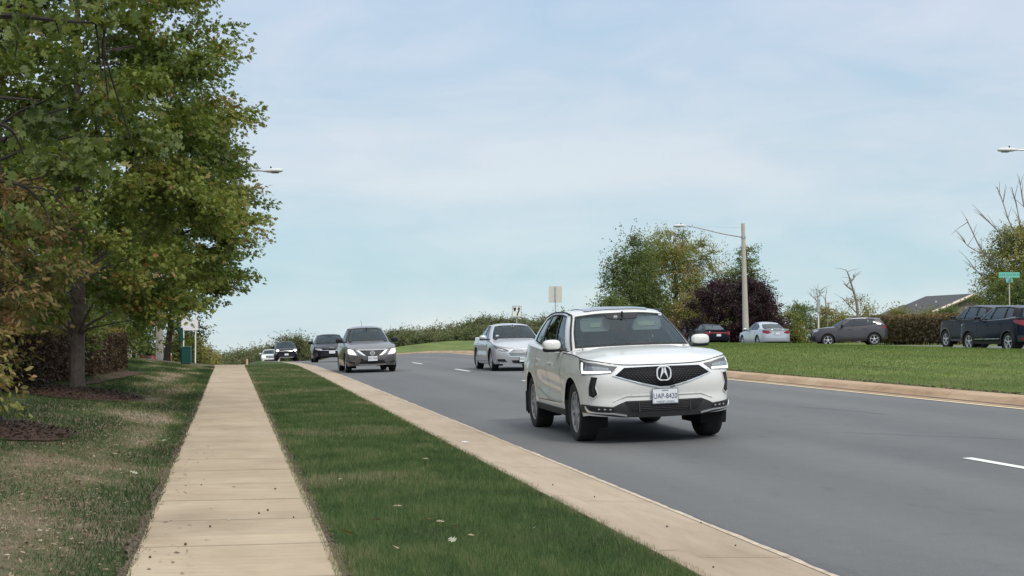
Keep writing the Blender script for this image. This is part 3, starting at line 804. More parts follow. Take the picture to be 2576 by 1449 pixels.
def spec(kind, L, W, H, wb, fo, R=.33, gc=.20):
    """proportions of a body kind scaled to real measurements; x forward, origin between the axles on the road"""
    f = wb / 2 + fo; r = L - f; fa = wb / 2; ra = -wb / 2; hw = W / 2; h = H
    S = dict(f=f, r=r, hw=hw, R=R, fa=fa, ra=ra, H=H)
    S['plan'] = [(f, 0), (f - .015, .35 * hw), (f - .075, .64 * hw), (f - .20, .86 * hw), (f - .42, .955 * hw), (fa, .985 * hw), (0, hw), (ra, .985 * hw), (-r + .42, .945 * hw), (-r + .17, .85 * hw), (-r + .05, .6 * hw), (-r + .01, .3 * hw), (-r, 0)]
    aR = R + .055
    S['arches'] = [(fa, aR, R + .0), (ra, aR, R + .0)]
    S['zbot'] = [('u', 0, gc + .04), ('x', f - .3, gc + .02), ('x', fa, gc), ('x', ra, gc + .01), ('x', -r + .3, gc + .07), ('u', -0.0001, gc + .10)]
    S['sy'] = [(gc, -.05), (gc + .12, -.008), (.45, .0), (.62, .0), (.80, -.012), (h * .58, -.030), (h * .68, -.065)]
    if kind == 'sedan':
        k = h / 1.475
        S['fx'] = [(.15, -.09), (.27, -.03), (.42, 0), (.55, -.005), (.66, -.04), (.74, -.10), (.80, -.17)]
        S['rx'] = [(.2, -.10), (.35, -.02), (.5, 0), (.7, -.015), (.9, -.05), (1.03 * k, -.02), (1.1, -.03)]
        S['ztop'] = [('u', 0, .70 * k), ('y', .5 * hw, .715 * k), ('y', .85 * hw, .775 * k), ('x', fa + .35, .84 * k), ('x', fa, .885 * k), ('x', fa - .5, .93 * k), ('x', 0, .95 * k), ('x', ra, .995 * k), ('x', -r + .35, 1.02 * k), ('ry', .6 * hw, 1.03 * k), ('u', -0.0001, 1.03 * k)]
        S['hoodc'] = [(fa + .3, .865 * k), (fa - .1, .94 * k), (fa - .45, .985 * k), (fa - .9, .99 * k)]
        S['hood_end'] = fa - .72
        S['base'] = [(fa - .36, 0, .975 * k), (fa - .40, .40, .97 * k), (fa - .52, .68 * hw / .92, .955 * k), (fa - .74, .79 * hw / .92, .945 * k), (-.1, .815 * hw / .92, .955 * k), (-.85, .80 * hw / .92, .98 * k), (ra - .20, .72 * hw / .92, 1.02 * k), (ra - .42, .55 * hw / .92, 1.035 * k), (ra - .52, 0, 1.045 * k)]
        S['roof'] = [(fa - 1.12, 0, 1.425 * k), (fa - 1.15, .30, 1.42 * k), (fa - 1.22, .50 * hw / .92, 1.40 * k), (fa - 1.34, .565 * hw / .92, 1.385 * k), (-.25, .59 * hw / .92, 1.41 * k), (-.72, .575 * hw / .92, 1.40 * k), (ra + .38, .53 * hw / .92, 1.35 * k), (ra + .28, .44 * hw / .92, 1.355 * k), (ra + .24, 0, 1.375 * k)]
        S['roofc'] = [(ra + .24, 1.375 * k), (ra + .6, 1.435 * k), (-.3, 1.475 * k), (fa - 1.5, 1.465 * k), (fa - 1.12, 1.425 * k)]
        S['deck_start'] = ra - .12; S['deckc'] = [(-r, 1.03 * k), (-r + .35, 1.065 * k), (ra - .1, 1.05 * k)]
        S['wins'] = [[(3.22, .06), (4.02, .04), (4.08, .93), (3.50, .93)], [(4.14, .04), (5.35, .05), (5.75, .50), (5.2, .90), (4.18, .93)]]
        S['ws'] = [(0, .04), (1.0, .04), (2.25, .05), (2.35, .5), (2.25, .95), (1, .965), (0, .965)]
        S['bl'] = [(6.55, .06), (7.2, .06), (8, .06), (8, .92), (7.2, .92), (6.6, .90)]
    else:
        k = h / 1.67
        S['fx'] = [(.2, -.12), (.33, -.04), (.46, 0), (.62, -.005), (.80, -.03), (.92, -.09), (1.02 * k, -.15)]
        S['rx'] = [(.25, -.12), (.4, -.02), (.6, 0), (.85, -.03), (1.0, -.07), (1.2 * k, -.12)]
        S['ztop'] = [('u', 0, .955 * k), ('y', .5 * hw, .965 * k), ('y', .85 * hw, 1.02 * k), ('x', fa + .35, 1.055 * k), ('x', fa, 1.085 * k), ('x', fa - .5, 1.10 * k), ('x', 0, 1.10 * k), ('x', ra, 1.15 * k), ('x', -r + .35, 1.19 * k), ('ry', .6 * hw, 1.18 * k), ('u', -0.0001, 1.17 * k)]
        S['hoodc'] = [(fa + .5, 1.05 * k), (fa + .1, 1.115 * k), (fa - .35, 1.15 * k), (fa - .9, 1.16 * k)]
        S['hood_end'] = fa - .66
        S['base'] = [(fa - .33, 0, 1.145 * k), (fa - .37, .40, 1.14 * k), (fa - .48, .72 * hw / .95, 1.125 * k), (fa - .68, .815 * hw / .95, 1.11 * k), (0, .84 * hw / .95, 1.12 * k), (-.95, .83 * hw / .95, 1.16 * k), (-r + .58, .77 * hw / .95, 1.215 * k), (-r + .28, .64 * hw / .95, 1.20 * k), (-r + .16, 0, 1.19 * k)]
        S['roof'] = [(fa - 1.13, 0, 1.605 * k), (fa - 1.16, .30, 1.60 * k), (fa - 1.23, .555 * hw / .95, 1.58 * k), (fa - 1.34, .62 * hw / .95, 1.57 * k), (-.25, .65 * hw / .95, 1.605 * k), (-.95, .64 * hw / .95, 1.605 * k), (-r + .70, .58 * hw / .95, 1.55 * k), (-r + .50, .48 * hw / .95, 1.55 * k), (-r + .42, 0, 1.58 * k)]
        S['roofc'] = [(-r + .42, 1.58 * k), (-1.2, 1.655 * k), (-.4, 1.67 * k), (0, 1.66 * k), (fa - 1.13, 1.605 * k)]
        S['deck_start'] = None
        S['wins'] = [[(3.22, .06), (4.02, .04), (4.06, .93), (3.50, .93)], [(4.12, .04), (5.02, .05), (5.04, .93), (4.14, .93)], [(5.12, .06), (5.72, .10), (5.62, .86), (5.14, .93)]]
        S['ws'] = [(0, .04), (1.0, .04), (2.25, .05), (2.35, .5), (2.25, .95), (1, .965), (0, .965)]
        S['bl'] = [(6.9, .10), (7.3, .08), (8, .08), (8, .88), (7.3, .88), (6.95, .86)]
    return S

def pod(b, c, r, e=3.0, n=20, m=12):
    """rounded block (superellipsoid)"""
    v = []; f = []
    sp = lambda q: math.copysign(abs(q) ** (2 / e), q)
    for i in range(m + 1):
        a = -math.pi / 2 + math.pi * i / m
        for k in range(n):
            t = 2 * math.pi * k / n; v.append((c[0] + r[0] * sp(math.cos(a)) * sp(math.cos(t)), c[1] + r[1] * sp(math.cos(a)) * sp(math.sin(t)), c[2] + r[2] * sp(math.sin(a))))
    for i in range(m):
        for k in range(n): f.append((i * n + k, i * n + (k + 1) % n, (i + 1) * n + (k + 1) % n, (i + 1) * n + k))
    b.add(v, f)
def poly_shrink(poly, k):
    A = np.array(poly); c = A.mean(0); return [tuple(c + (q - c) * k) for q in A]

def build_car(S, name, label, loc, rz, mp, group=None, rim='five', mrim=None, cladding=None, glass=None, wind=None, interior=True, seats=True,
              tyreW=.225, rimR=None, seatm=None, mirror_m=None, handles=True, cat='car', visible_interior=True, roll=0.0):
    root = empty(name, loc, rz); tag(root, label, cat, group)
    root.rotation_euler[0] = roll
    c = Car(S); hw = S['hw']; glass = glass or K.glass; wind = wind or K.wind; mrim = mrim or K.alloy
    k = S['H']
    # holes for windows
    ws_half = [q for q in S['ws']]
    wsh = [(max(a, -0.0), b) for a, b in ws_half]
    holes = [ [(a, b) for a, b in w] for w in S['wins'] ]
    # front and rear screens are openings that touch the centre line: cut the shell outline there
    N = 50
    def side_outline():
        w0, w1 = 2.42, S['bl'][0][0] - .10
        return None
    W0 = S['ws']; 
    g_parts = []
    # shell between screen openings
    fr = [(0, 0), (2.45, 0), (2.45, 0)]
    outline = []
    outline += [(w, 0.0) for w in np.linspace(0, c.wmax, 60)]
    outline += [(c.wmax, S['bl'][2][1])] + [tuple(q) for q in S['bl'][::-1][3:]] if False else []
    bl = S['bl']; b0, b1, b2, b3, b4, b5 = bl
    outline += [b2, b1, b0, b5, b4, b3]
    outline += [(w, 1.0) for w in np.linspace(c.wmax, 0, 60)]
    outline += [W0[6], W0[5], W0[4], W0[3], W0[2], W0[1], W0[0]]
    g_parts.append(surf(c.H, outline, holes, (.16, .14), 0, 0))
    body = c.half('body', [c.lower()] + c.caps() + g_parts + [c.rooff()], root, mp)
    # glass set in the openings
    def both_glass(nm, poly, m, off=-.006):
        v, f = surf(c.H, poly, (), (.22, .2), off, 0, 1); v = [tuple(q) for q in v]
        for vv, ff in ((v, f), mirror(v, f)):
            o = mesh_obj(nm, vv, ff, m, root, False); c.fin(o)
    for w in S['wins']: both_glass('window', poly_shrink(w, 1.01), glass)
    def screen(nm, poly, m, sgnw, off=-.004):
        # poly covers one half; mirror to the full width
        if sgnw > 0: full = [q for q in poly] + [(-a, b) for a, b in poly[::-1][1:-1]]
        else: full = [q for q in poly] + [(2 * c.wmax - a, b) for a, b in poly[::-1] if a < c.wmax - 1e-6]
        return full
    wsf = [W0[1], W0[2], W0[3], W0[4], W0[5]]
    full = wsf + [(-a, b) for a, b in wsf[::-1]]
    inner = [(a * .945, .5 + (b - .5) * .89) for a, b in full]
    v, f = surf(c.H, full, (inner,), (.2, .2), .002, .0); o = mesh_obj('windshield_frame', v, f, K.black, root, False); c.fin(o)
    v, f = surf(c.H, [(a * .975, .5 + (b - .5) * .92) for a, b in full], (), (.25, .2), -.002, 0); o = mesh_obj('windshield', v, f, wind, root, False); c.fin(o)
    bf = [b1, b0, b5, b4]; full = bf + [(2 * c.wmax - a, b) for a, b in bf[::-1]]
    v, f = surf(c.H, full, (), (.25, .2), -.003, 0); o = mesh_obj('rear_window', v, f, glass if S.get('deck_start') is not None else K.tint, root, False); c.fin(o)
    # dark trim round the side windows
    vs = []; fs = []
    def add(vf):
        vv, ff = vf; b = len(vs); vs.extend([tuple(q) for q in vv]); fs.extend([tuple(i + b for i in q) for q in ff])
        mv, mf = mirror([tuple(q) for q in vv], ff); b = len(vs); vs.extend(mv); fs.extend([tuple(i + b for i in q) for q in mf])
    for w in S['wins']:
        loop = poly_shrink(w, 1.03); add(c.ribbon('s', loop + [loop[0]], .035, .003, c.H))
    S['seams'] = S.get('seams', [])
    fa, ra = S['fa'], S['ra']
    def seam(face, pts, w=.009): add(c.ribbon(face, pts, w, .0015))
    zt = lambda x: c.ztop(c.uof('x', x))
    xs = [fa - .60, -.10, ra + .62]; gcz = S['zbot'][2][2] + .10
    seam('s', [(xs[0], zt(xs[0]) - .01), (xs[0] - .02, .6), (xs[0] - .03, gcz)]); seam('s', [(xs[1], zt(xs[1]) - .01), (xs[1] - .01, gcz)])
    seam('s', [(ra + .30, zt(ra) - .02), (ra + .42, .80), (xs[2] - .10, .52), (xs[2], gcz)]); seam('s', [(xs[0] - .03, gcz), (xs[2], gcz)])
    # hood shut line along the fender
    us = np.linspace(c.uof('y', hw * .45), c.uof('x', fa - .60), 40); pl = [(u, c.ztop(u) - .008) for u in us]
    vv, ff = [], []
    add(c.ribbon('s', pl, .010, .002, c.B))
    us = np.linspace(0, c.uof('y', hw * .45), 14)
    add(c.ribbon('s', [(u, c.ztop(u) - .008) for u in us], .010, .002, c.B))
    o = mesh_obj('trim_strip', vs, fs, K.gap, root, False)
    # side mirrors
    for sg in (-1, 1):
        b = MB(); zz = S['base'][3][2]; x0 = fa - .82; y0 = S['base'][3][1]
        pod(b, (x0, sg * (y0 + .19), zz + .085), (.080, .118, .074), 2.9)
        mo = b.build('side_mirror', mirror_m or mp, root, angle=80)
        b = MB(); pod(b, (x0 - .01, sg * (y0 + .19), zz + .030), (.080, .118, .034), 3.2); b.tube([(x0 + .03, sg * (y0 - .02), zz + .01), (x0 + .01, sg * (y0 + .13), zz + .03)], .028, 8)
        b.build('mirror_base', K.black, mo)
    # handles
    if handles:
        for sg in (-1, 1):
            for xh in (xs[1] + .16, ra + .52):
                b = MB(); u = c.uof('x', xh); zh = zt(xh) - .14; p = c.B(u, zh)
                b.box((xh, sg * (p[1] + .022), zh), (.19, .026, .030), bev=.011); b.build('door_handle', mirror_m if mirror_m and mirror_m is K.chrome else mp, root)
    # wheels and dark arch liners
    data = {}
    R = S['R']; rimR = rimR or R * .66
    for x in (fa, ra):
        for sg in (-1, 1):
            wheel(c, x, sg * (hw - tyreW / 2 - .035), R, tyreW, rimR, rim, root, K.tyre, mrim, K.hub, data)
    b = MB()
    zfl = S['zbot'][2][2]
    for xa, aR, zc in S['arches']:
        for sg in (-1, 1):
            pts = [(xa + (aR + .012) * math.cos(a), zc + (aR + .012) * math.sin(a)) for a in np.linspace(-.45, math.pi + .45, 22)]
            v = []; f = []
            for x, z in pts:
                for y in (hw - .03, hw - .36): v.append((x, sg * y, z))
            for i in range(len(pts) - 1): f.append((2 * i, 2 * i + 1, 2 * i + 3, 2 * i + 2))
            n0 = len(v); v += [(x, sg * (hw - .36), z) for x, z in pts]; f.append(tuple(range(n0, n0 + len(pts)))); b.add(v, f)
    b.box((0, 0, zfl + .14), (fa * 2 - 2 * R - .12, hw * 1.80, .16)); b.box(((fa + S['f']) / 2 - .02, 0, zfl + .17), ((S['f'] - fa) * .75, hw * 1.1, .18)); b.box(((ra - S['r']) / 2 + .05, 0, zfl + .2), ((S['r'] + ra) * .75, hw * 1.1, .18))
    b.box((0, 0, zfl + .12), (fa * 2 + .2, hw * .9, .16)); 
    for x in (fa, ra): b.tube([(x, -hw + .3, R), (x, hw - .3, R)], .05, 8)
    b.build('underbody', K.dark, root)
    # cabin
    b = MB(); bz = S['base'][4][2]
    b.box((-.1, 0, bz - .55), (fa * 2 - 1.1, hw * 1.70, .06))
    for sg in (-1, 1): b.box((-.15, sg * (hw - .15), bz - .30), (fa * 2 - .9, .05, .48))
    hz_ = S['hoodc'][-1][1] + .012; b.box((fa - .71, 0, hz_ - .12), (.50, hw * 1.50, .24), bev=.03)
    if S.get('deck_start') is not None: b.box((ra - .22, 0, S['deckc'][-1][1] - .04), (.44, hw * 1.30, .11), bev=.02)
    b.build('dashboard', K.dash, root)
    if seats:
        sm_ = seatm or K.seat
        for x, ys in ((-.12, (-.37, .37)), (-1.0, (-.42, 0, .42))):
            for y in ys:
                b = MB(); fr_ = x > -.5; sw = .50 if fr_ else .40
                hs = (bz + .10) if fr_ else bz + .0
                tr = Matrix.Rotation(math.radians(-12), 3, 'Y')
                b.box((x - .12, y, hs - .28), (.13, sw, .62), tr, bev=.05); b.box((x - .235, y, hs + .13), (.10, .27, .17), tr, bev=.04)
                b.box((x + .15, y, bz - .52), (.5, sw, .14), bev=.05)
                b.build('seat', sm_, root)
        b = MB(); b.lathe([(.17, .012), (.185, 0), (.17, -.012), (.155, 0)], 24, 'x', closed=True)
        b.tube([(-.0, 0, 0), (-.0, 0, .16)], .015, 6); b.tube([(0, -.16, 0), (0, .16, 0)], .015, 6)
        sw = b.build('steering_wheel', K.black, root); sw.location = (fa - .98, .37, bz - .03); sw.rotation_euler = (0, math.radians(-25), 0)
        b = MB(); b.box((fa - 1.02, 0, S['roof'][0][2] - .10), (.05, .25, .07), bev=.02); b.tube([(fa - 1.0, 0, S['roof'][0][2] - .07), (fa - 1.0, 0, S['roof'][0][2] - .0)], .015, 6); b.build('rear_view_mirror', K.black, root)
    if cladding:
        g = zfl
        c.decal('sill_cladding', 's', [(fa - R - .07, g + .005), (ra + R + .07, g + .005), (ra + R + .07, g + .10), (fa - R - .07, g + .09)], cladding, root, .010, .03, both=True)
        for xa, aR, zc in S['arches']:
            a0 = [(xa + (aR + .001) * math.cos(a), zc + (aR + .001) * math.sin(a)) for a in np.linspace(-.05, math.pi + .05, 20)]
            a1 = [(xa + (aR + .055) * math.cos(a), zc + (aR + .055) * math.sin(a)) for a in np.linspace(math.pi + .05, -.05, 20)]
            c.decal('wheel_arch_trim', 's', a0 + a1, cladding, root, .014, .03, both=True)
    return root, c
# ------------------------------------------------------------------ vehicles
F_ROAD = math.atan2(-math.cos(TH), math.sin(TH))      # heading of traffic coming towards the camera
F_AWAY = math.atan2(math.cos(TH), -math.sin(TH))
CROSS = math.atan(.022)
def put(root, x, y, dz=0.0, fwd=None):
    """stand the car on the road: height and pitch from the surface under its axles"""
    rz = root.rotation_euler[2]; F = Vector((math.cos(rz), math.sin(rz))); L = Vector((-F.y, F.x))
    zf = Z(x + F.x * 1.35, y + F.y * 1.35); zr = Z(x - F.x * 1.35, y - F.y * 1.35)
    zl = Z(x + L.x * .8, y + L.y * .8); zr_ = Z(x - L.x * .8, y - L.y * .8)
    root.location = (x, y, (zf + zr + zl + zr_) / 4 + dz)
    root.rotation_euler = (0, 0, 0)
    X = Vector((F.x, F.y, (zf - zr) / 2.7)).normalized(); Y = Vector((L.x, L.y, (zl - zr_) / 1.6)).normalized(); Zv = X.cross(Y).normalized(); Y = Zv.cross(X)
    root.rotation_euler = Matrix((X, Y, Zv)).transposed().to_euler()

def plate(c, root, face, z, w=.305, h=.155, off=.02, txt=None, sub=None, frame=K.black, y=0.0):
    x = c.B(0, z)[0] if face == 'f' else c.B(c.umax, z)[0]
    sg = 1 if face == 'f' else -1
    b = MB(); b.box((x + sg * off, y, z), (.016, w + .022, h + .022), bev=.006); fr = b.build('number_plate', frame, root)
    b = MB(); b.box((x + sg * (off + .0075), y, z), (.006, w, h), bev=.002); pf = b.build('plate_face', K.plate, fr)
    if txt:
        M = Matrix.Translation((x + sg * (off + .0115), y, z + (-.002 if sub else 0))) @ (MX_FRONT if face == 'f' else MX_REAR)
        place_text('lettering', txt, .088, M, K.ink, fr, sx=.80)
        M2 = Matrix.Translation((x + sg * (off + .0115), y, z + h * .41)) @ (MX_FRONT if face == 'f' else MX_REAR)
        if sub:
            place_text('lettering', 'VIRGINIA', .020, M2, K.ink, fr)
            M2 = Matrix.Translation((x + sg * (off + .0115), y, z - h * .40)) @ (MX_FRONT if face == 'f' else MX_REAR)
            place_text('lettering', sub, .030, M2, K.ink, fr, depth=.001)
    return fr

# ---- white crossover (nearest)
def white_crossover():
    S = spec('suv', 4.76, 1.90, 1.675, 2.75, .93, R=.372, gc=.29)
    fa, ra, f, r, hw = S['fa'], S['ra'], S['f'], S['r'], S['hw']
    S['fx'] = [(.25, -.13), (.33, -.05), (.44, -.005), (.50, .0), (.56, -.020), (.62, -.008), (.68, .004), (.74, .006), (.80, -.004), (.86, -.026), (.92, -.07), (.97, -.12), (1.05, -.16)]
    S['sy'] = [(.28, -.055), (.36, -.02), (.45, -.005), (.62, -.004), (.80, .006), (.92, .004), (1.0, -.018), (1.12, -.05), (1.2, -.07)]
    def crease(x, z):
        q = 0.0
        if ra + .35 < x < fa - .30:
            wgt = sm(ra + .35, ra + .8, x) * (1 - sm(fa - .75, fa - .35, x))
            q -= .030 * wgt * math.exp(-((z - (.64 - .06 * x)) / .10) ** 2); q += .016 * wgt * math.exp(-((z - .46) / .05) ** 2)
            q += .014 * wgt * math.exp(-((z - (.88 - .03 * x)) / .04) ** 2)
        for xa in (fa, ra): q += .016 * math.exp(-(((x - xa) ** 2 + (z - .372) ** 2) ** .5 - .47) ** 2 / .004)
        return q
    S['crease'] = crease
    S['zbot'] = [('u', 0, .335), ('y', .6, .34), ('x', f - .3, .36), ('x', fa, .30), ('x', ra, .31), ('x', -r + .3, .36), ('u', -0.0001, .40)]
    S['arches'] = [(fa, .430, .375), (ra, .430, .375)]
    white = paint('pearl_white_paint', (.62, .62, .595), rough=.25)
    t0 = math.radians(10)
    ox, oy = 1.453, 20.42
    root, c = build_car(S, 'crossover', 'white crossover with wide black grille leading the traffic in the near lane', (0, 0, 0), math.radians(-80), white, rim='split', mrim=K.alloyd, glass=K.tint, tyreW=.245, rimR=.255, seatm=mat('dark_leather', (.045, .045, .045), .8), cat='car')
    put(root, ox, oy)
    root.rotation_euler = (root.rotation_euler.to_matrix() @ Matrix.Rotation(math.radians(.45), 3, 'X')).to_euler(); root.location.z -= .004
    U = lambda y: c.uof('y', y); X = lambda x: c.uof('x', x)
    def dec(nm, pts, m, off=.004, depth=.02, step=.045, both=False, holes=(), par=root):
        outl = pts; v, f_ = surf(c.B, outl, list(holes), step, off, depth, c.sgn(outl)); v = [tuple(q) for q in v]
        os_ = []
        for vv, ff in ([(v, f_)] + ([mirror(v, f_)] if both else [])):
            o = mesh_obj(nm, vv, ff, m, par, False); c.fin(o); os_.append(o)
        return os_
    # grille
    gp = [(-U(.485), .932), (0, .937), (U(.485), .932), (U(.61), .832), (U(.33), .740), (U(.06), .672), (-U(.06), .672), (-U(.33), .740), (-U(.61), .832)]
    gi = [(a * .955, .822 + (b - .822) * .88) for a, b in gp]
    m_gr, t, b_ = nodes_mat('grille_mesh_black', .55); b_.inputs['Specular IOR Level'].default_value = .12
    g = t.nodes.new('ShaderNodeTexCoord'); vo = t.nodes.new('ShaderNodeTexVoronoi'); vo.inputs['Scale'].default_value = 34; vo.inputs['Randomness'].default_value = .25
    mpn = t.nodes.new('ShaderNodeMapping'); mpn.inputs['Scale'].default_value = (1, .55, 1.3); t.links.new(g.outputs['Object'], mpn.inputs[0]); t.links.new(mpn.outputs[0], vo.inputs[0])
    t.links.new(ramp_n(t, vo.outputs[0], [(.0, (.060, .064, .072)), (.10, (.014, .015, .018)), (.22, (.003, .003, .004))]), b_.inputs['Base Color'])
    frame = dec('grille_frame', gp, mat('satin_silver', (.72, .74, .76), .22, .6), .012, .02, holes=(gi,), step=.022)[0]
    gr = dec('grille', gi, m_gr, .005, .0, step=.022)[0]
    VV = []; VF_v = []
    for i in range(9):
        b = MB(); n_ = 0
        for j in range(-13, 14):
            y = j * .040 + (i % 2) * .020; z = .735 + i * .022
            if abs(y) < .115 or not pip(np.array([(math.copysign(U(abs(y)), y), z)]), gi)[0]: continue
            p = c.B(math.copysign(U(abs(y)), y), z); k = -1 if y < 0 else 1
            b.add([(p[0] + .008, y - .010, z - k * .003), (p[0] + .008, y + .010, z + k * .003 - .002), (p[0] + .008, y + .010, z + k * .003 + .002), (p[0] + .008, y - .010, z - k * .003 + .003)], [(0, 1, 2, 3)]); n_ += 1
        if n_: VV.extend([(len(VF_v), b)]); VF_v.append(b)
    b = MB()
    for q in VF_v: b.add(q.v, q.f)
    b.build('mesh_pattern', mat('dark_chrome', (.10, .105, .12), .4, .3), gr, smooth=False)['kind'] = 'stuff'
    # emblem: ring with caliper A
    xe = c.B(0, .845)[0] + .022
    b = MB(); n = 28; ring = []
    for k_ in range(n):
        a = 2 * math.pi * k_ / n; ca, sa = math.cos(a), math.sin(a); e_ = 2.9
        rr = (abs(ca) ** e_ + abs(sa) ** e_) ** (-1 / e_); ring.append((.092 * rr * ca, .090 * rr * sa))
    v = []; f_ = []
    for (yy, zz) in ring:
        for (sc_, dx) in ((1.0, -.012), (1.0, .006), (.84, .006), (.84, -.012)): v.append((xe + dx, yy * sc_, .845 + zz * sc_))
    for k_ in range(n):
        for q in range(4): f_.append((k_ * 4 + q, k_ * 4 + (q + 1) % 4, ((k_ + 1) % n) * 4 + (q + 1) % 4, ((k_ + 1) % n) * 4 + q))
    b.add(v, f_)
    for sg in (-1, 1):
        b.prism([(sg * .004, .845 + .066), (sg * .020, .845 + .072), (sg * .046, .845 - .040), (sg * .053, .845 - .072), (sg * .036, .845 - .040), (sg * .018, .845 - .010), (sg * .004, .845 + .010)], xe - .006, xe + .005, 'x')
    em = b.build('emblem', mat('bright_silver', (.78, .80, .82), .3, .35), root, smooth=False)
    b = MB(); b.prism([(q[0] * .9, .845 + q[1] * .9) for q in ring], xe - .012, xe - .008, 'x'); b.build('emblem_back', K.black, em)
    # headlamps
    hp = [(U(.585), .895), (U(.54), .938), (U(.64), .950), (U(.78), .985), (X(fa + .52), 1.010), (X(fa + .34), 1.046), (X(fa + .44), .935), (X(fa + .53), .845), (U(.82), .858), (U(.70), .862), (U(.62), .866)]
    for o in dec('headlight', hp, K.lensd, .009, .02, both=True, step=.022):
        pass
    hp2 = [(U(.64), .893), (U(.64), .922), (U(.76), .942), (X(fa + .62), .955), (X(fa + .60), .900), (U(.8), .893)]
    dec('headlight_reflector', hp2, mat('lamp_lens_bright', (.24, .26, .28), .18, .5, coat=.6), .013, .0, both=True, step=.03)
    drl = [(U(.62), .868), (U(.625), .884), (U(.82), .889), (X(fa + .565), .897), (X(fa + .515), .995), (X(fa + .485), .995), (X(fa + .545), .866), (U(.82), .864)]
    dec('running_light', drl, K.drl, .017, .006, both=True, step=.025)
    for sg in (-1, 1):
        for i in range(4):
            b = MB(); y = .66 + i * .052; p = c.B(U(y), .918 + i * .006); b.box((p[0] + .014, sg * p[1], p[2]), (.012, .032, .020), bev=.006); b.build('lamp_cell', K.chrome, root)
    # side vents
    vp = [(U(.775), .815), (U(.835), .825), (U(.865), .70), (U(.868), .60), (U(.825), .575), (U(.785), .62), (U(.805), .70)]
    dec('bumper_vent', [(a, b_2) for a, b_2 in vp], K.gap, .004, .015, both=True)
    vo_ = poly_shrink(vp, 1.14)
    dec('vent_surround', vo_, white, .010, .02, both=True, holes=(poly_shrink(vp, 1.02),))
    dec('vent_blade', [(U(.80), .78), (U(.812), .78), (U(.835), .69), (U(.825), .61), (U(.812), .61), (U(.818), .69)], K.grey, .012, .006, both=True)
    # lower fascia
    zt_ = [(0, .528), (U(.46), .528), (U(.56), .492), (U(.62), .462), (U(.78), .476), (X(f - .30), .488), (X(fa + .46), .492)]
    zb_ = [(X(fa + .46), .395), (X(f - .30), .385), (U(.78), .370), (U(.5), .333), (0, .326)]
    full = zt_ + zb_ + [(-a, b_2) for a, b_2 in zb_[::-1][1:]] + [(-a, b_2) for a, b_2 in zt_[::-1][:-1]]
    dec('lower_bumper', full, K.grey, .006, .03)
    ip = [(-U(.50), .515), (U(.50), .515), (U(.40), .40), (-U(.40), .40)]
    dec('lower_intake', ip, K.gap, .009, .002)
    b = MB()
    for i in range(6):
        z = .41 + i * .020; pts = [c.B(math.copysign(U(abs(y)), y), z) + np.array((.010, 0, 0)) for y in np.linspace(-.30, .30, 9)]
        b.tube(pts, .0035, 4)
    for sg in (-1, 1): p = c.B(U(.315), .46); b.box((p[0] + .011, sg * .315, .455), (.012, .015, .12))
    b.build('intake_grille', K.grey, root)
    fl = [(U(.60), .405), (U(.62), .448), (U(.80), .460), (X(fa + .60), .472), (X(fa + .60), .425), (U(.80), .410)]
    dec('fog_light_bezel', fl, K.gap, .012, .006, both=True)
    for sg in (-1, 1):
        for i in range(3):
            y = .655 + i * .062; p = c.B(U(y), .425); b = MB(); b.box((p[0] + .016, sg * p[1], .432 + i * .003), (.012, .036, .022), bev=.006); b.build('fog_light', K.lens, root)
    lip = [(U(.46), .350), (U(.62), .378), (U(.80), .390), (X(fa + .62), .402), (X(fa + .56), .47), (X(fa + .585), .47), (X(fa + .66), .418), (U(.80), .406), (U(.62), .394), (U(.46), .366)]
    dec('bumper_trim', lip, K.chrome, .020, .012, both=True)
    dec('parking_sensor', [(U(.40) + .014 * math.cos(a), .60 + .014 * math.sin(a)) for a in np.linspace(0, 6.28, 9)[:-1]], mat('sensor_grey', (.55, .55, .53), .5), .003, .003, both=True)
    dec('bumper_crease', [(U(.0), .585), (U(.46), .585), (U(.62), .52), (U(.62), .528), (U(.47), .593), (0, .593)], white, .010, .01, both=True)
    # doors trim: bright strip and sills
    c.decal('sill_cladding', 's', [(fa - .44, .30), (ra + .44, .31), (ra + .44, .40), (fa - .44, .385)], K.grey, root, .008, .03, both=True)
    v, f_ = c.ribbon('s', [(fa - .48, .455), (0, .495), (ra + .80, .565), (ra + .62, .60)], .018, .014); 
    for vv, ff in ((v, f_), mirror(v, f_)): mesh_obj('door_trim', vv, ff, K.chrome, root, False)
    vs = c.ribbon('s', [(3.12, .0), (3.42, .97), (4.1, .985), (5.1, .985), (5.75, .92)], .05, .006, c.H)
    for vv, ff in (vs, mirror(vs[0], vs[1])): mesh_obj('window_trim', [tuple(q) for q in vv], ff, K.chrome, root, False)
    # roof: sunroof and gutters
    side = [(c.H(w, 1)) for w in np.linspace(3, 6, 40)]; sx_ = np.array([q[0] for q in side])[::-1]; sy_ = np.array([q[1] for q in side])[::-1]; sz_ = np.array([q[2] for q in side])[::-1]
    def roofp(x, y):
        ey = np.interp(x, sx_, sy_); ez = np.interp(x, sx_, sz_); zc = lerpk(S['roofc'], x); return np.array((x, y, zc + (ez - zc) * (abs(y) / ey) ** 2.6))
    rp = [(.11, -.40), (.14, 0), (.11, .40), (.04, .44), (-.80, .44), (-.86, .38), (-.86, -.38), (-.80, -.44), (.04, -.44)]
    v, f_ = surf(roofp, rp, (), .09, .010, .015, 1.0); o = mesh_obj('sunroof', [tuple(q) for q in v], f_, mat('sunroof_glass', (.05, .06, .075), .06, coat=1.0), root, False); c.fin(o)
    if np.mean([q[2] for q in v]) < lerpk(S['roofc'], -.3) - .02: pass
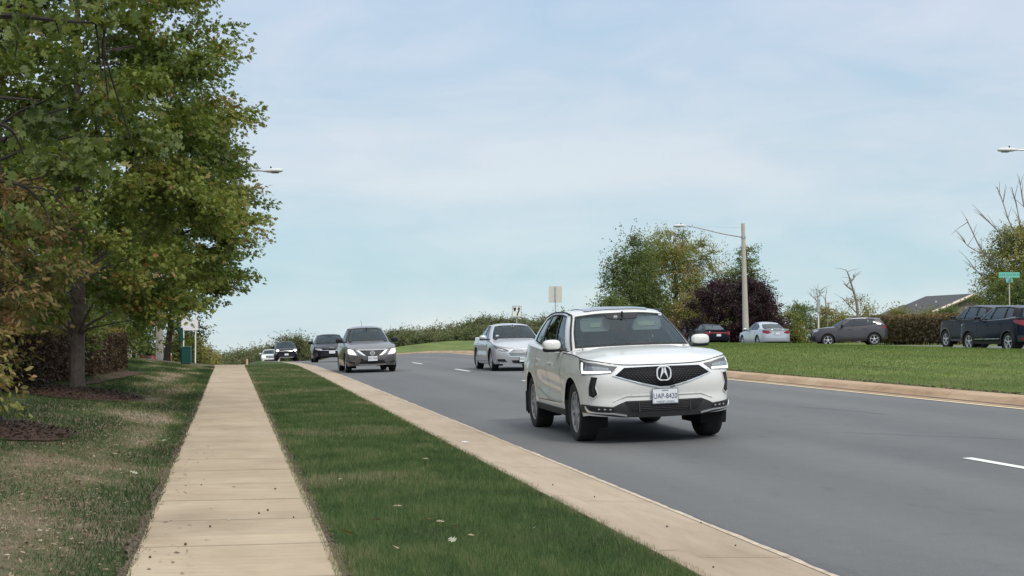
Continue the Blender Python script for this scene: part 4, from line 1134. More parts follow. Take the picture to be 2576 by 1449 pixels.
    for sg in (-1, 1):
        pts = [c.H(w, 1.0) * np.array((1, sg, 1)) + np.array((0, 0, .012)) for w in np.linspace(3.0, 6.1, 20)]; b = MB(); b.tube(pts, .012, 6); b.build('roof_trim', K.black, root)
        pts = [c.H(w_, v_) * np.array((1, sg, 1)) for w_, v_ in [(2.62, .02), (2.62, .3), (2.62, .6), (2.66, .9), (2.9, 1.0)]]; b = MB(); b.tube([Vector(q) for q in pts], .016, 6); b.build('pillar_trim', K.black, root)
    b = MB(); b.prism([(-1.55, 1.60), (-1.70, 1.60), (-1.74, 1.68)], -.012, .012, 'y'); b.build('roof_antenna', white, root)
    # screen furniture
    beige = K.seatb
    for sg in (-1, 1):
        b = MB(); b.box((.262, sg * .350, 1.440), (.016, .40, .175), Matrix.Rotation(math.radians(-8), 3, 'Y'), bev=.02); vz = b.build('sun_visor', mat('visor_cloth', (.30, .32, .30), .8), root)
        b = MB(); b.box((.275, sg * .350, 1.438), (.006, .13 if sg < 0 else .23, .06), Matrix.Rotation(math.radians(-8), 3, 'Y')); b.build('visor_label', mat('visor_label_pale', (.46, .50, .38), .8), vz)
    v, f_ = surf(c.H, [(-.75, .945), (.75, .945), (.62, .80), (.3, .77), (-.3, .77), (-.62, .80)], (), (.25, .1), .0025, 0); o = mesh_obj('sensor_shroud', [tuple(q) for q in v], f_, K.black, root, False); c.fin(o)
    b = MB(); q = c.H(-.28, .83); b.box((q[0] + .012, q[1], q[2] + .006), (.006, .05, .035)); b.build('camera_window', K.lens, root)
    b = MB(); q = c.H(1.9, .90); b.box((q[0] + .008, q[1], q[2] + .004), (.004, .045, .025)); b.build('inspection_sticker', K.plate, root)
    for sg in (-1, 1):
        b = MB(); b.tube([(.93, sg * .08, 1.155), (.83, sg * .42, 1.19), (.79, sg * .62, 1.21)], .008, 5); b.build('wiper', K.black, root)
    plate(c, root, 'f', .573, .305, .165, .035, 'UAP-8420', 'HADLEY ACURA', mat('plate_frame_steel', (.30, .30, .31), .35, .7))
    # mud flaps
    for xa in (fa, ra):
        for sg in (-1, 1):
            b = MB(); b.box((xa - .425, sg * (hw - .13), .36), (.02, .24, .30), bev=.006); b.build('mud_flap', K.grey, root)
    dec('tail_light', [(X(-r + .55), 1.0), (X(-r + .55), 1.08), (c.uof('ry', .62), 1.07), (c.uof('ry', .62), .97)], K.red, .006, .02, both=True)
    return root, c
WHITE_SUV, suv_c = white_crossover()

def driver():
    """seated figure at the wheel of the white crossover, one skinned body"""
    bpy.context.view_layer.update(); M = WHITE_SUV.matrix_world.copy()
    P = [(-.05, .37, .62), (-.10, .37, .82), (-.13, .37, 1.02), (-.125, .37, 1.13), (-.115, .37, 1.19), (-.10, .37, 1.27), (-.095, .37, 1.35), (-.10, .37, 1.41)]
    Rr = [.16, .15, .165, .09, .055, .075, .085, .06]; E = [(i, i + 1) for i in range(7)]
    def chain(pts, rr, root):
        b0 = len(P); 
        for q in pts: P.append(q)
        for q in rr: Rr.append(q)
        E.append((root, b0)); E.extend((b0 + i, b0 + i + 1) for i in range(len(pts) - 1)); return b0 + len(pts) - 1
    for s_ in (-1, 1):
        h = chain([(-.12, .37 + s_ * .19, 1.06), (.05, .37 + s_ * .25, .86), (.27, .37 + s_ * .17, 1.00), (.345, .37 + s_ * .155, 1.06)], [.065, .048, .035, .030], 2)
        for k in range(4): chain([(.375, .37 + s_ * (.155 - .012 + k * .012), 1.085 - k * .016), (.405, .37 + s_ * (.150 - .012 + k * .010), 1.095 - k * .017), (.400, .37 + s_ * .135, 1.075 - k * .017)], [.011, .010, .008], h)
        chain([(.350, .37 + s_ * .125, 1.095), (.375, .37 + s_ * .12, 1.12)], [.012, .010], h)
        chain([(.05, .37 + s_ * .10, .62), (.38, .37 + s_ * .13, .66), (.62, .37 + s_ * .13, .40)], [.10, .075, .05], 0)
    me = bpy.data.meshes.new('person'); me.from_pydata([M @ Vector(q) for q in P], E, []); o = bpy.data.objects.new('person', me); link(o)
    sk = o.modifiers.new('s', 'SKIN'); sb = o.modifiers.new('u', 'SUBSURF'); sb.levels = 1; sb.render_levels = 1
    if not me.skin_vertices: bpy.context.view_layer.objects.active = o
    if len(me.skin_vertices) == 0: me.attributes.new('skin', 'FLOAT', 'POINT')
    if len(me.skin_vertices):
        for i, r in enumerate(Rr): me.skin_vertices[0].data[i].radius = (r, r)
        me.skin_vertices[0].data[0].use_root = True
    dg = bpy.context.evaluated_depsgraph_get(); dg.update(); nm = bpy.data.meshes.new_from_object(o.evaluated_get(dg)); bpy.data.objects.remove(o)
    shirt = mat('shirt_dark', (.05, .055, .065), .8); skin = mat('skin', (.42, .27, .20), .6); nm.materials.clear(); nm.materials.append(shirt); nm.materials.append(skin)
    Mi = M.inverted(); idx = []
    for p in nm.polygons:
        c_ = Mi @ p.center; idx.append(1 if (c_.z > 1.18 and c_.x < .1) or (c_.x > .30 and c_.z > .98) else 0)
    nm.polygons.foreach_set('material_index', idx); nm.polygons.foreach_set('use_smooth', [True] * len(nm.polygons))
    o = bpy.data.objects.new('person', nm); link(o); tag(o, 'driver in a dark shirt holding the steering wheel of the white crossover', 'person')
    def pd(c_, r_, name, m, e=2.2):
        b = MB(); pod(b, c_, r_, e, 14, 10); b.v = [tuple(M @ Vector(q)) for q in b.v]; b.build(name, m, o)
    pd((-.118, .37, 1.365), (.098, .088, .095), 'hair', mat('hair_brown', (.045, .03, .022), .8))
    pd((-.010, .338, 1.335), (.010, .024, .014), 'sunglasses', K.black); pd((-.010, .402, 1.335), (.010, .024, .014), 'sunglasses', K.black)
    pd((.000, .37, 1.305), (.018, .012, .022), 'nose', skin); pd((-.012, .37, 1.262), (.008, .026, .006), 'mouth', mat('lips', (.25, .10, .09), .6))
    for s_ in (-1, 1): pd((-.10, .37 + s_ * .088, 1.315), (.018, .008, .028), 'ear', skin)
driver()

def simple_dec(c, root):
    U = lambda y: math.copysign(c.uof('y', abs(y)), y); X = lambda x: c.uof('x', x); RY = lambda y: c.uof('ry', y)
    def dec(nm, pts, m, off=.004, depth=.015, step=.07, both=False, holes=(), sym=False):
        outl = list(pts)
        if sym: outl = outl + [(-a, b) for a, b in outl[::-1] if abs(a) > 1e-6]
        v, f_ = surf(c.B, outl, list(holes), step, off, depth, c.sgn(outl)); v = [tuple(q) for q in v]; os_ = []
        for vv, ff in ([(v, f_)] + ([mirror(v, f_)] if both else [])):
            o = mesh_obj(nm, vv, ff, m, root, False); c.fin(o); os_.append(o)
        return os_
    def rsym(pts): return list(pts) + [(2 * c.umax - a, b) for a, b in pts[::-1]]
    return U, X, RY, dec, rsym

# ---- grey sedan with lit headlights, second in the near lane
def grey_sedan():
    S = spec('sedan', 4.46, 1.70, 1.515, 2.60, .87, R=.305, gc=.20)
    fa, f, hw = S['fa'], S['f'], S['hw']
    p = paint('grey_brown_metallic', (.125, .118, .118), .55, .32)
    root, c = build_car(S, 'sedan', 'dark grey sedan with glowing headlights following the white crossover', (0, 0, 0), F_ROAD + .01, p, 'traffic coming over the hill', rim='cover', tyreW=.19, rimR=.20, mirror_m=K.black)
    put(root, -4.90, 50.9)
    U, X, RY, dec, rs = simple_dec(c, root)
    dec('headlight', [(U(.48), .560), (U(.50), .60), (U(.62), .755), (X(f - .30), .800), (X(f - .36), .70), (X(f - .22), .585)], K.lens, .004, both=True)
    dec('headlight_beam', [(U(.52), .585), (U(.60), .70), (U(.68), .755), (X(f - .26), .76), (X(f - .24), .63), (U(.66), .60)], K.warm, .010, .004, both=True)
    dec('grille', [(0, .712), (U(.44), .722), (U(.225), .555), (0, .545)], K.black, .004, sym=True)
    for q in (-1, 1):
        dec('grille_chrome', [(q * U(.53), .728), (q * U(.43), .722), (q * U(.215), .552), (q * U(.30), .560)], K.chrome, .010, .01)
    dec('grille_bar', [(0, .718), (U(.46), .730), (U(.46), .742), (0, .730)], K.chrome, .010, .01, sym=True)
    dec('lower_intake', [(0, .41), (U(.36), .40), (U(.47), .27), (U(.42), .235), (0, .235)], K.gap, .006, sym=True)
    dec('intake_strip', [(0, .272), (U(.46), .280), (U(.44), .250), (0, .244)], mat('satin_grey_plastic', (.28, .27, .27), .5), .012, .01, sym=True)
    dec('fog_recess', [(U(.58), .30), (U(.56), .345), (U(.74), .375), (U(.76), .33)], K.gap, .005, both=True)
    dec('tow_cover', [(-U(.385), .465), (-U(.305), .465), (-U(.305), .395), (-U(.385), .395)], K.gap, .006)
    x = c.B(0, .63)[0]
    b = MB(); b.lathe([(.052, .0), (.052, .014), (.074, .014), (.074, 0)], 24, 'x', (x + .012, 0, .63)); b.box((x + .022, 0, .63), (.012, .165, .028), bev=.004); b.build('emblem', K.chrome, root)
    plate(c, root, 'f', .455, txt='SVC 7568')
    dec('tail_light', [(X(-S['r'] + .3), .82), (X(-S['r'] + .3), .95), (RY(.5), .95), (RY(.5), .80)], K.red, both=True)
    b = MB(); b.tube([(-1.2, .0, 1.49), (-1.42, .0, 1.72)], .006, 5); b.build('roof_antenna', K.black, root)
    return root
grey_sedan()

# ---- silver sedan in the far lane
def silver_sedan():
    S = spec('sedan', 4.87, 1.85, 1.478, 2.85, .97, R=.335, gc=.20)
    fa, f, hw = S['fa'], S['f'], S['hw']
    S['crease'] = lambda x, z: .018 * math.exp(-((z - .80) / .05) ** 2) - .02 * math.exp(-((z - .62) / .10) ** 2) if -1.9 < x < .9 else 0
    p = paint('silver_metallic', (.50, .51, .53), .45, .28)
    root, c = build_car(S, 'sedan', 'silver sedan with barred hexagonal grille in the lane beside the median', (0, 0, 0), F_ROAD - .005, p, 'traffic coming over the hill', rim='ten', tyreW=.22, rimR=.235)
    put(root, -.04, 48.6)
    U, X, RY, dec, rs = simple_dec(c, root)
    dec('headlight', [(U(.50), .605), (U(.48), .635), (U(.66), .715), (X(f - .30), .775), (X(f - .36), .76), (X(f - .20), .655), (U(.70), .61)], K.lensd, .004, both=True)
    dec('headlight_reflector', [(U(.54), .620), (U(.66), .675), (U(.80), .700), (U(.80), .665), (U(.66), .630)], K.lens, .009, .004, both=True)
    gp = [(0, .675), (U(.34), .668), (U(.50), .545), (U(.42), .455), (0, .445)]
    dec('grille', gp, K.gap, .004, sym=True)
    for z, w in ((.65, .36), (.615, .40), (.58, .44), (.545, .47), (.51, .45), (.475, .42)):
        dec('grille_bar', [(0, z), (U(w), z), (U(w), z - .013), (0, z - .013)], K.chrome, .011, .006, sym=True)
    dec('grille_surround', [(0, .69), (U(.36), .683), (U(.53), .545), (U(.44), .438), (0, .43)] , K.chrome, .008, .01, sym=True, holes=([(-U(.49), .545), (-U(.335), .662), (U(.335), .662), (U(.49), .545), (U(.41), .460), (-U(.41), .460)],))
    dec('lower_intake', [(0, .335), (U(.40), .335), (U(.34), .245), (0, .24)], K.gap, .006, sym=True)
    dec('fog_recess', [(U(.53), .285), (U(.60), .375), (X(f - .22), .375), (X(f - .20), .30)], K.gap, .005, both=True)
    dec('bumper_lip', [(0, .235), (U(.45), .235), (U(.75), .255), (U(.75), .235), (U(.45), .215), (0, .215)], K.chrome, .012, .01, sym=True)
    plate(c, root, 'f', .36, txt='VFW 2431')
    v, f_ = c.ribbon('s', [(3.1, .02), (4, .0), (5.2, .01), (6.0, .06)], .03, .006, c.H)
    for vv, ff in ((v, f_), mirror([tuple(q) for q in v], f_)): mesh_obj('window_trim', [tuple(q) for q in vv], ff, K.chrome, root, False)
    dec('tail_light', [(X(-S['r'] + .3), .82), (X(-S['r'] + .3), .92), (RY(.5), .92), (RY(.5), .80)], K.red, both=True)
    for w_, v_ in ((.0, .86), (-1.6, .25)):
        q = c.H(w_, v_); b = MB(); b.box((q[0] + .01, q[1], q[2] + .005), (.005, .07 if w_ == 0 else .09, .035 if w_ == 0 else .05)); b.build('windshield_sticker', K.plate, root)
    return root
silver_sedan()

# ---- black hatch-faced sedan behind the grey one
def black_sedan():
    S = spec('sedan', 4.64, 1.80, 1.44, 2.70, .88, R=.32, gc=.19)
    f, fa = S['f'], S['fa']
    p = paint('black_paint', (.008, .008, .014), .0, .22)
    root, c = build_car(S, 'sedan', 'black sedan with a slim dark grille behind the grey sedan', (0, 0, 0), F_ROAD, p, 'traffic coming over the hill', rim='five', tyreW=.21)
    q = at(823, 900, 76.8); put(root, q.x, 77.8)
    U, X, RY, dec, rs = simple_dec(c, root)
    dec('headlight', [(U(.48), .60), (U(.50), .66), (X(f - .30), .74), (X(f - .24), .64), (U(.7), .60)], K.lens, .004, both=True)
    dec('grille', [(0, .665), (U(.46), .655), (U(.46), .605), (0, .595)], K.gap, .005, sym=True)
    dec('grille_bar', [(0, .585), (U(.60), .595), (U(.60), .580), (0, .570)], K.chrome, .008, .006, sym=True)
    dec('lower_intake', [(0, .50), (U(.50), .50), (U(.62), .30), (0, .28)], K.gap, .005, sym=True)
    dec('bumper_vent', [(U(.70), .30), (U(.74), .50), (U(.80), .50), (U(.80), .32)], K.lensd, .006, both=True)
    x = c.B(0, .72)[0]
    M = Matrix.Translation((x + .015, 0, .725)) @ MX_FRONT; place_text('emblem', 'KIA', .085, M, K.chrome, root, depth=.004, sx=1.5)
    plate(c, root, 'f', .50)
    return root
black_sedan()

def small_suv():
    S = spec('suv', 4.55, 1.86, 1.64, 2.67, .90, R=.36, gc=.24)
    f, fa = S['f'], S['fa']
    p = paint('black_paint', (.008, .008, .014), .0, .22)
    root, c = build_car(S, 'crossover', 'black crossover with bright round headlights cresting the hill', (0, 0, 0), F_ROAD, p, 'traffic coming over the hill', rim='five')
    q = at(714, 900, 121); put(root, q.x, 122)
    U, X, RY, dec, rs = simple_dec(c, root)
    dec('headlight', [(U(.70) + .13 * math.cos(a), .88 + .075 * math.sin(a)) for a in np.linspace(0, 6.28, 13)[:-1]], K.white_l, .012, .01, both=True)
    dec('grille', [(0, .90), (U(.52), .86), (U(.50), .76), (0, .74)], K.gap, .005, sym=True)
    dec('grille_bar', [(0, .855), (U(.52), .84), (U(.52), .815), (0, .83)], K.chrome, .012, .006, sym=True)
    dec('lower_intake', [(0, .62), (U(.62), .62), (U(.66), .36), (0, .36)], K.gap, .005, sym=True)
    dec('skid_plate', [(0, .36), (U(.55), .38), (U(.55), .32), (0, .30)], K.chrome, .008, sym=True)
    dec('fog_light', [(U(.72), .66), (U(.78), .72), (U(.84), .66), (U(.78), .60)], K.lens, .006, both=True)
    plate(c, root, 'f', .56)
small_suv()
def far_white():
    S = spec('suv', 4.60, 1.84, 1.55, 2.67, .90, R=.35, gc=.22)
    f = S['f']
    p = paint('white_paint', (.62, .63, .64), 0, .3)
    root, c = build_car(S, 'crossover', 'white crossover with glaring headlights, farthest of the oncoming cars', (0, 0, 0), F_ROAD, p, 'traffic coming over the hill', rim='five')
    q = at(676, 900, 150); put(root, q.x, 151)
    U, X, RY, dec, rs = simple_dec(c, root)
    dec('headlight', [(U(.70) + .17 * math.cos(a), .80 + .10 * math.sin(a)) for a in np.linspace(0, 6.28, 13)[:-1]], K.white_l, .012, .01, both=True)
    dec('grille', [(0, .88), (U(.48), .86), (U(.46), .70), (0, .68)], K.gap, .005, sym=True)
    dec('grille_bar', [(0, .79), (U(.46), .79), (U(.46), .76), (0, .76)], K.chrome, .012, sym=True)
    dec('lower_intake', [(0, .50), (U(.62), .50), (U(.66), .34), (0, .34)], K.gap, .005, sym=True)
    plate(c, root, 'f', .58)
far_white()

# ---- opposite carriageway
def rear_common(c, root, S, z_plate, ptxt=None):
    pass
def silver_away():
    S = spec('sedan', 4.82, 1.835, 1.47, 2.795, .95, R=.33, gc=.20)
    r = S['r']; ra = S['ra']
    p = paint('silver_blue_metallic', (.46, .50, .54), .4, .28)
    root, c = build_car(S, 'sedan', 'silver sedan seen from behind with red tail lamps beside the tall lamp pole', (0, 0, 0), F_AWAY - .02, p, 'cars driving away beyond the median', rim='seven')
    q = at(1958, 860, 88); put(root, q.x + math.cos(F_AWAY) * 2.4, 88 + 2.4)
    U, X, RY, dec, rs = simple_dec(c, root)
    dec('tail_light', [(RY(.36), .80), (RY(.52), .92), (X(-r + .22), .96), (X(-r + .42), .93), (X(-r + .24), .80), (RY(.6), .74)], K.red, .006, both=True)
    dec('trunk_panel', rs([(RY(.40), .69), (RY(.36), .84)]), mat('trunk_dark_silver', (.40, .43, .46), .3, .4), .004, .0)  # panel between the tail lamps, a slightly darker silver than the body
    dec('bumper_lip', rs([(RY(.70), .26), (RY(.70), .30)]), K.grey, .006)
    dec('headlight', [(U(.5), .62), (U(.5), .66), (X(S['f'] - .3), .74), (X(S['f'] - .24), .64)], K.lens, both=True)
    plate(c, root, 'r', .765)
    return root
silver_away()
def dark_away(px, d, label, col, lamp=True):
    S = spec('sedan', 4.90, 1.86, 1.45, 2.83, .96, R=.34, gc=.20)
    r = S['r']
    root, c = build_car(S, 'sedan', label, (0, 0, 0), F_AWAY - .01, col, 'cars driving away beyond the median', rim='seven')
    q = at(px, 860, d); put(root, q.x + math.cos(F_AWAY) * 2.4, d + 2.4)
    U, X, RY, dec, rs = simple_dec(c, root)
    dec('boot_strip', rs([(RY(.66), .90), (RY(.66), .955)]), K.gap, .005)
    dec('tail_light', rs([(RY(.80), .78), (RY(.80), .86)]), K.red, .007)
    dec('tail_light_corner', [(RY(.62), .66), (RY(.62), .90), (X(-r + .3), .92), (X(-r + .3), .80), (RY(.8), .70)], K.red, .009, both=True)
    b = MB(); b.tube([c.B(c.umax - .62, .88) + np.array((-.02, 0, 0)), c.B(c.umax - .62, .88) + np.array((-.035, 0, 0))], .04, 10); b.build('reversing_lamp', K.plate, root)
    b = MB(); b.prism([(-1.0, 1.44), (-1.2, 1.44), (-1.2, 1.53)], -.02, .02, 'y'); b.build('roof_antenna', K.black, root)
    plate(c, root, 'r', .66)
    return root
dark_away(1808, 101, 'black sedan with full width red tail lamp in front of the purple tree', paint('black_paint', (.012, .012, .020)))
dark_away(1752, 116, 'grey sedan mostly hidden ahead of the black sedan beside the purple tree', paint('dull_grey_metallic', (.20, .20, .21), .4, .3))

def compact_suv():
    S = spec('suv', 4.42, 1.82, 1.64, 2.64, .88, R=.345, gc=.26)
    fa, ra, f, r = S['fa'], S['ra'], S['f'], S['r']
    p = paint('granite_grey_metallic', (.060, .055, .060), .35, .33)
    root, c = build_car(S, 'crossover', 'dark grey crossover turning side on beyond the median, silver five spoke wheels', (0, 0, 0), math.radians(180 - 4), p, rim='five', cladding=K.grey, mirror_m=K.black, glass=K.tint, rimR=.235)
    q = at(2136, 860, 88); put(root, q.x, 88)
    U, X, RY, dec, rs = simple_dec(c, root)
    dec('headlight', [(U(.50), .84), (U(.50), .92), (X(f - .30), .98), (X(f - .38), .96), (X(f - .26), .86)], K.lens, .006, both=True)
    dec('grille', [(0, .92), (U(.48), .92), (U(.48), .83), (0, .83)], K.gap, .005, sym=True)
    for i in range(7): dec('grille_slot', [(U(-.42 + i * .14) - .05, .90), (U(-.42 + i * .14) + .05, .90), (U(-.42 + i * .14) + .05, .85), (U(-.42 + i * .14) - .05, .85)], K.chrome, .010, .004) if i % 2 else None
    dec('lower_intake', [(0, .62), (U(.75), .60), (U(.75), .34), (0, .34)], K.gap, .006, sym=True)
    vs = c.ribbon('s', [(3.35, .97), (4.1, .98), (5.0, .98)], .045, .008, c.H)
    for vv, ff in (vs, mirror([tuple(q) for q in vs[0]], vs[1])): mesh_obj('window_trim', [tuple(q) for q in vv], ff, K.chrome, root, False)
    for sg in (-1, 1): b = MB(); b.tube([c.H(w, 1.0) * np.array((1, sg * .93, 1)) + np.array((0, 0, .05)) for w in np.linspace(3.6, 5.8, 8)], .014, 6); b.build('roof_rail', K.black, root)
    dec('tail_light', [(X(-r + .45), 1.0), (X(-r + .45), 1.08), (RY(.55), 1.07), (RY(.55), .96)], K.red, .006, both=True)
    plate(c, root, 'f', .66)
compact_suv()
def blue_suv():
    S = spec('suv', 4.52, 1.84, 1.70, 2.69, .92, R=.35, gc=.27)
    fa, ra, f, r = S['fa'], S['ra'], S['f'], S['r']
    p = paint('dark_blue_black_paint', (.006, .009, .018), .0, .12)
    a = math.radians(13.2); F = Vector((-math.sin(a), math.cos(a)))
    root, c = build_car(S, 'crossover', 'glossy dark blue crossover at the right edge beyond the median, red tail lamp', (0, 0, 0), math.atan2(F.y, F.x), p, rim='five', cladding=K.grey, glass=K.glass, rimR=.24)
    hx, hy = .3273 * 54, 54; put(root, hx + F.x * 1.345 + F.y * .92, hy + F.y * 1.345 - F.x * .92)
    U, X, RY, dec, rs = simple_dec(c, root)
    dec('tail_light', [(X(-r + .62), 1.09), (X(-r + .55), 1.16), (RY(.60), 1.14), (RY(.62), .93), (X(-r + .35), 1.0)], K.red, .008, both=True)
    dec('reflector', [(RY(.80), .44), (RY(.80), .50), (RY(.62), .50), (RY(.62), .44)], K.red, .008, both=True)
    dec('headlight', [(U(.50), .84), (U(.50), .92), (X(f - .30), .98), (X(f - .46), 1.0), (X(f - .26), .86)], K.lens, .006, both=True)
    c.decal('door_trim', 's', [(fa - .5, .44), (ra + .5, .46), (ra + .5, .48), (fa - .5, .46)], K.chrome, root, .012, .01, both=True)
    vs = c.ribbon('s', [(3.1, .0), (4, .0), (5, .0), (6.0, .04)], .03, .006, c.H)
    for vv, ff in (vs, mirror([tuple(q) for q in vs[0]], vs[1])): mesh_obj('window_trim', [tuple(q) for q in vv], ff, K.chrome, root, False)
    plate(c, root, 'r', .80)
    dec('rear_bumper', rs([(RY(.85), .38), (RY(.85), .60)]), K.grey, .006)
blue_suv()
def tall_suv():
    S = spec('suv', 4.75, 1.93, 1.82, 2.75, .85, R=.39, gc=.32)
    fa, ra, f, r = S['fa'], S['ra'], S['f'], S['r']
    p = paint('dark_green_black_paint', (.010, .012, .013), .0, .22)
    a = math.radians(12); F = Vector((-math.sin(a), math.cos(a)))
    root, c = build_car(S, 'suv', 'tall black off-road vehicle with grey fender flares ahead of the blue crossover', (0, 0, 0), math.atan2(F.y, F.x), p, rim='five', cladding=mat('flare_grey', (.11, .11, .10), .6), glass=K.glass, rimR=.24, cat='suv')
    hx, hy = 1088 / 3800 * 64, 64; put(root, hx - F.x * 1.375 + F.y * .96, hy - F.y * 1.375 - F.x * .96)
    U, X, RY, dec, rs = simple_dec(c, root)
    dec('headlight', [(U(.50), .94), (U(.50), 1.06), (X(f - .25), 1.08), (X(f - .22), .94)], K.lens, .006, both=True)
    dec('tail_light', [(X(-r + .45), 1.05), (X(-r + .45), 1.25), (RY(.62), 1.22), (RY(.62), 1.0)], K.red, .006, both=True)
    plate(c, root, 'r', .85)
tall_suv()
def red_parked():
    S = spec('sedan', 4.6, 1.80, 1.45, 2.70, .92, R=.33, gc=.20)
    p = paint('maroon_paint', (.075, .014, .016), .0, .35)
    root, c = build_car(S, 'sedan', 'maroon car parked side on behind the pale lamp pole, under the trees', (0, 0, 0), math.radians(176), p, rim='seven')
    q = gnd(308, 84); put(root, q.x, 84)
    U, X, RY, dec, rs = simple_dec(c, root)
    dec('headlight', [(U(.50), .62), (U(.50), .68), (X(S['f'] - .30), .76), (X(S['f'] - .24), .64)], K.lens, .006, both=True)
    dec('tail_light', [(X(-S['r'] + .3), .82), (X(-S['r'] + .3), .92), (RY(.5), .92), (RY(.5), .80)], K.red, both=True)
red_parked()
# ------------------------------------------------------------------ foliage
rng = np.random.default_rng(11)
def leaf_mat(name, stops, transl=.35, rough=.55):
    m = bpy.data.materials.new(name); m.use_nodes = True; t = m.node_tree; t.nodes.clear()
    o = t.nodes.new('ShaderNodeOutputMaterial'); a = t.nodes.new('ShaderNodeAttribute'); a.attribute_name = 'tint'
    r = ramp_n(t, a.outputs['Fac'], stops)
    d = t.nodes.new('ShaderNodeBsdfPrincipled'); d.inputs['Roughness'].default_value = rough; d.inputs['Specular IOR Level'].default_value = .3
    tr = t.nodes.new('ShaderNodeBsdfTranslucent'); mx = t.nodes.new('ShaderNodeMixShader'); mx.inputs[0].default_value = transl
    t.links.new(r, d.inputs['Base Color'])
    hs = t.nodes.new('ShaderNodeHueSaturation'); hs.inputs['Saturation'].default_value = 1.15; hs.inputs['Value'].default_value = 1.25; t.links.new(r, hs.inputs['Color']); t.links.new(hs.outputs[0], tr.inputs[0])
    t.links.new(d.outputs[0], mx.inputs[1]); t.links.new(tr.outputs[0], mx.inputs[2]); t.links.new(mx.outputs[0], o.inputs[0]); return m
def T_oak():
    """lobed oak leaf, tip along +y, one unit long, seven pointed lobes"""
    v = [(0, 0, 0), (-.05, .30, .01), (.05, .30, .01), (0, 1, -.05), (-.42, .62, .05), (.42, .62, .05), (-.06, .52, 0), (.06, .52, 0), (-.36, .28, .05), (.36, .28, .05), (-.05, .12, 0), (.05, .12, 0), (-.25, .88, 0), (.25, .88, 0), (-.04, .66, 0), (.04, .66, 0)]
    f = [(10, 11, 7), (10, 7, 6), (14, 15, 3), (6, 7, 15), (6, 15, 14), (1, 6, 4), (4, 6, 14), (2, 5, 7), (5, 15, 7), (10, 6, 8), (11, 9, 7), (14, 3, 12), (15, 13, 3)]
    return np.array(v, float), np.array(f)
def T_small():
    v = [(0, 0, 0), (-.28, .45, .06), (.28, .45, .06), (0, 1, -.04)]
    return np.array(v, float), np.array([(0, 2, 1), (1, 2, 3)])
def T_droop():
    v = [(0, 0, 0), (-.2, .35, .08), (.2, .35, .08), (-.19, .7, 0), (.19, .7, 0), (0, 1, -.22), (0, .4, .0), (0, .72, -.06)]
    return np.array(v, float), np.array([(0, 6, 1), (0, 2, 6), (1, 6, 3), (6, 7, 3), (6, 2, 4), (6, 4, 7), (3, 7, 5), (7, 4, 5)])
OAK, SMALL, DROOP = T_oak(), T_small(), T_droop()
def leaves(name, pos, dirs, size, tint, tmpl, m, parent=None, flat=.6):
    """pos (N,3), dirs (N,3) direction of the tips; flat 1 = blades lie level"""
    tv, tf = tmpl; N = len(pos); k = len(tv)
    y = dirs / (np.linalg.norm(dirs, axis=1)[:, None] + 1e-9)
    up = rng.normal(size=(N, 3)) * (1 - flat); up[:, 2] += flat
    x = np.cross(y, up); x /= (np.linalg.norm(x, axis=1)[:, None] + 1e-9); z = np.cross(x, y)
    S = np.asarray(size)[:, None, None] if hasattr(size, '__len__') else size
    V = (x[:, None, :] * tv[None, :, 0:1] + y[:, None, :] * tv[None, :, 1:2] + z[:, None, :] * tv[None, :, 2:3]) * S + pos[:, None, :]
    V = V.reshape(-1, 3); F = (tf[None] + (np.arange(N) * k)[:, None, None]).reshape(-1, 3)
    return raw_mesh(name, V, F, np.repeat(tint, len(tf)), m, parent)
def raw_mesh(name, V, F, tint, m, parent=None, mats=None, fm=None):
    me = bpy.data.meshes.new(name); me.vertices.add(len(V)); me.vertices.foreach_set('co', np.ascontiguousarray(V, np.float32).ravel())
    n = F.shape[1]; me.loops.add(F.size); me.loops.foreach_set('vertex_index', np.ascontiguousarray(F, np.int32).ravel())
    me.polygons.add(len(F)); me.polygons.foreach_set('loop_start', np.arange(0, F.size, n, dtype=np.int32))
    try: me.polygons.foreach_set('loop_total', np.full(len(F), n, dtype=np.int32))
    except Exception: pass
    if tint is not None:
        a = me.attributes.new('tint', 'FLOAT', 'FACE'); a.data.foreach_set('value', np.ascontiguousarray(np.clip(tint, 0, 1), np.float32))
    me.update(calc_edges=True); me.materials.append(m)
    o = bpy.data.objects.new(name, me); link(o)
    if parent: o.parent = parent
    return o
def bark(name, col): return mat(name, col, .95, noise_s=14, noise_a=.35, bump=.8, bump_s=40)

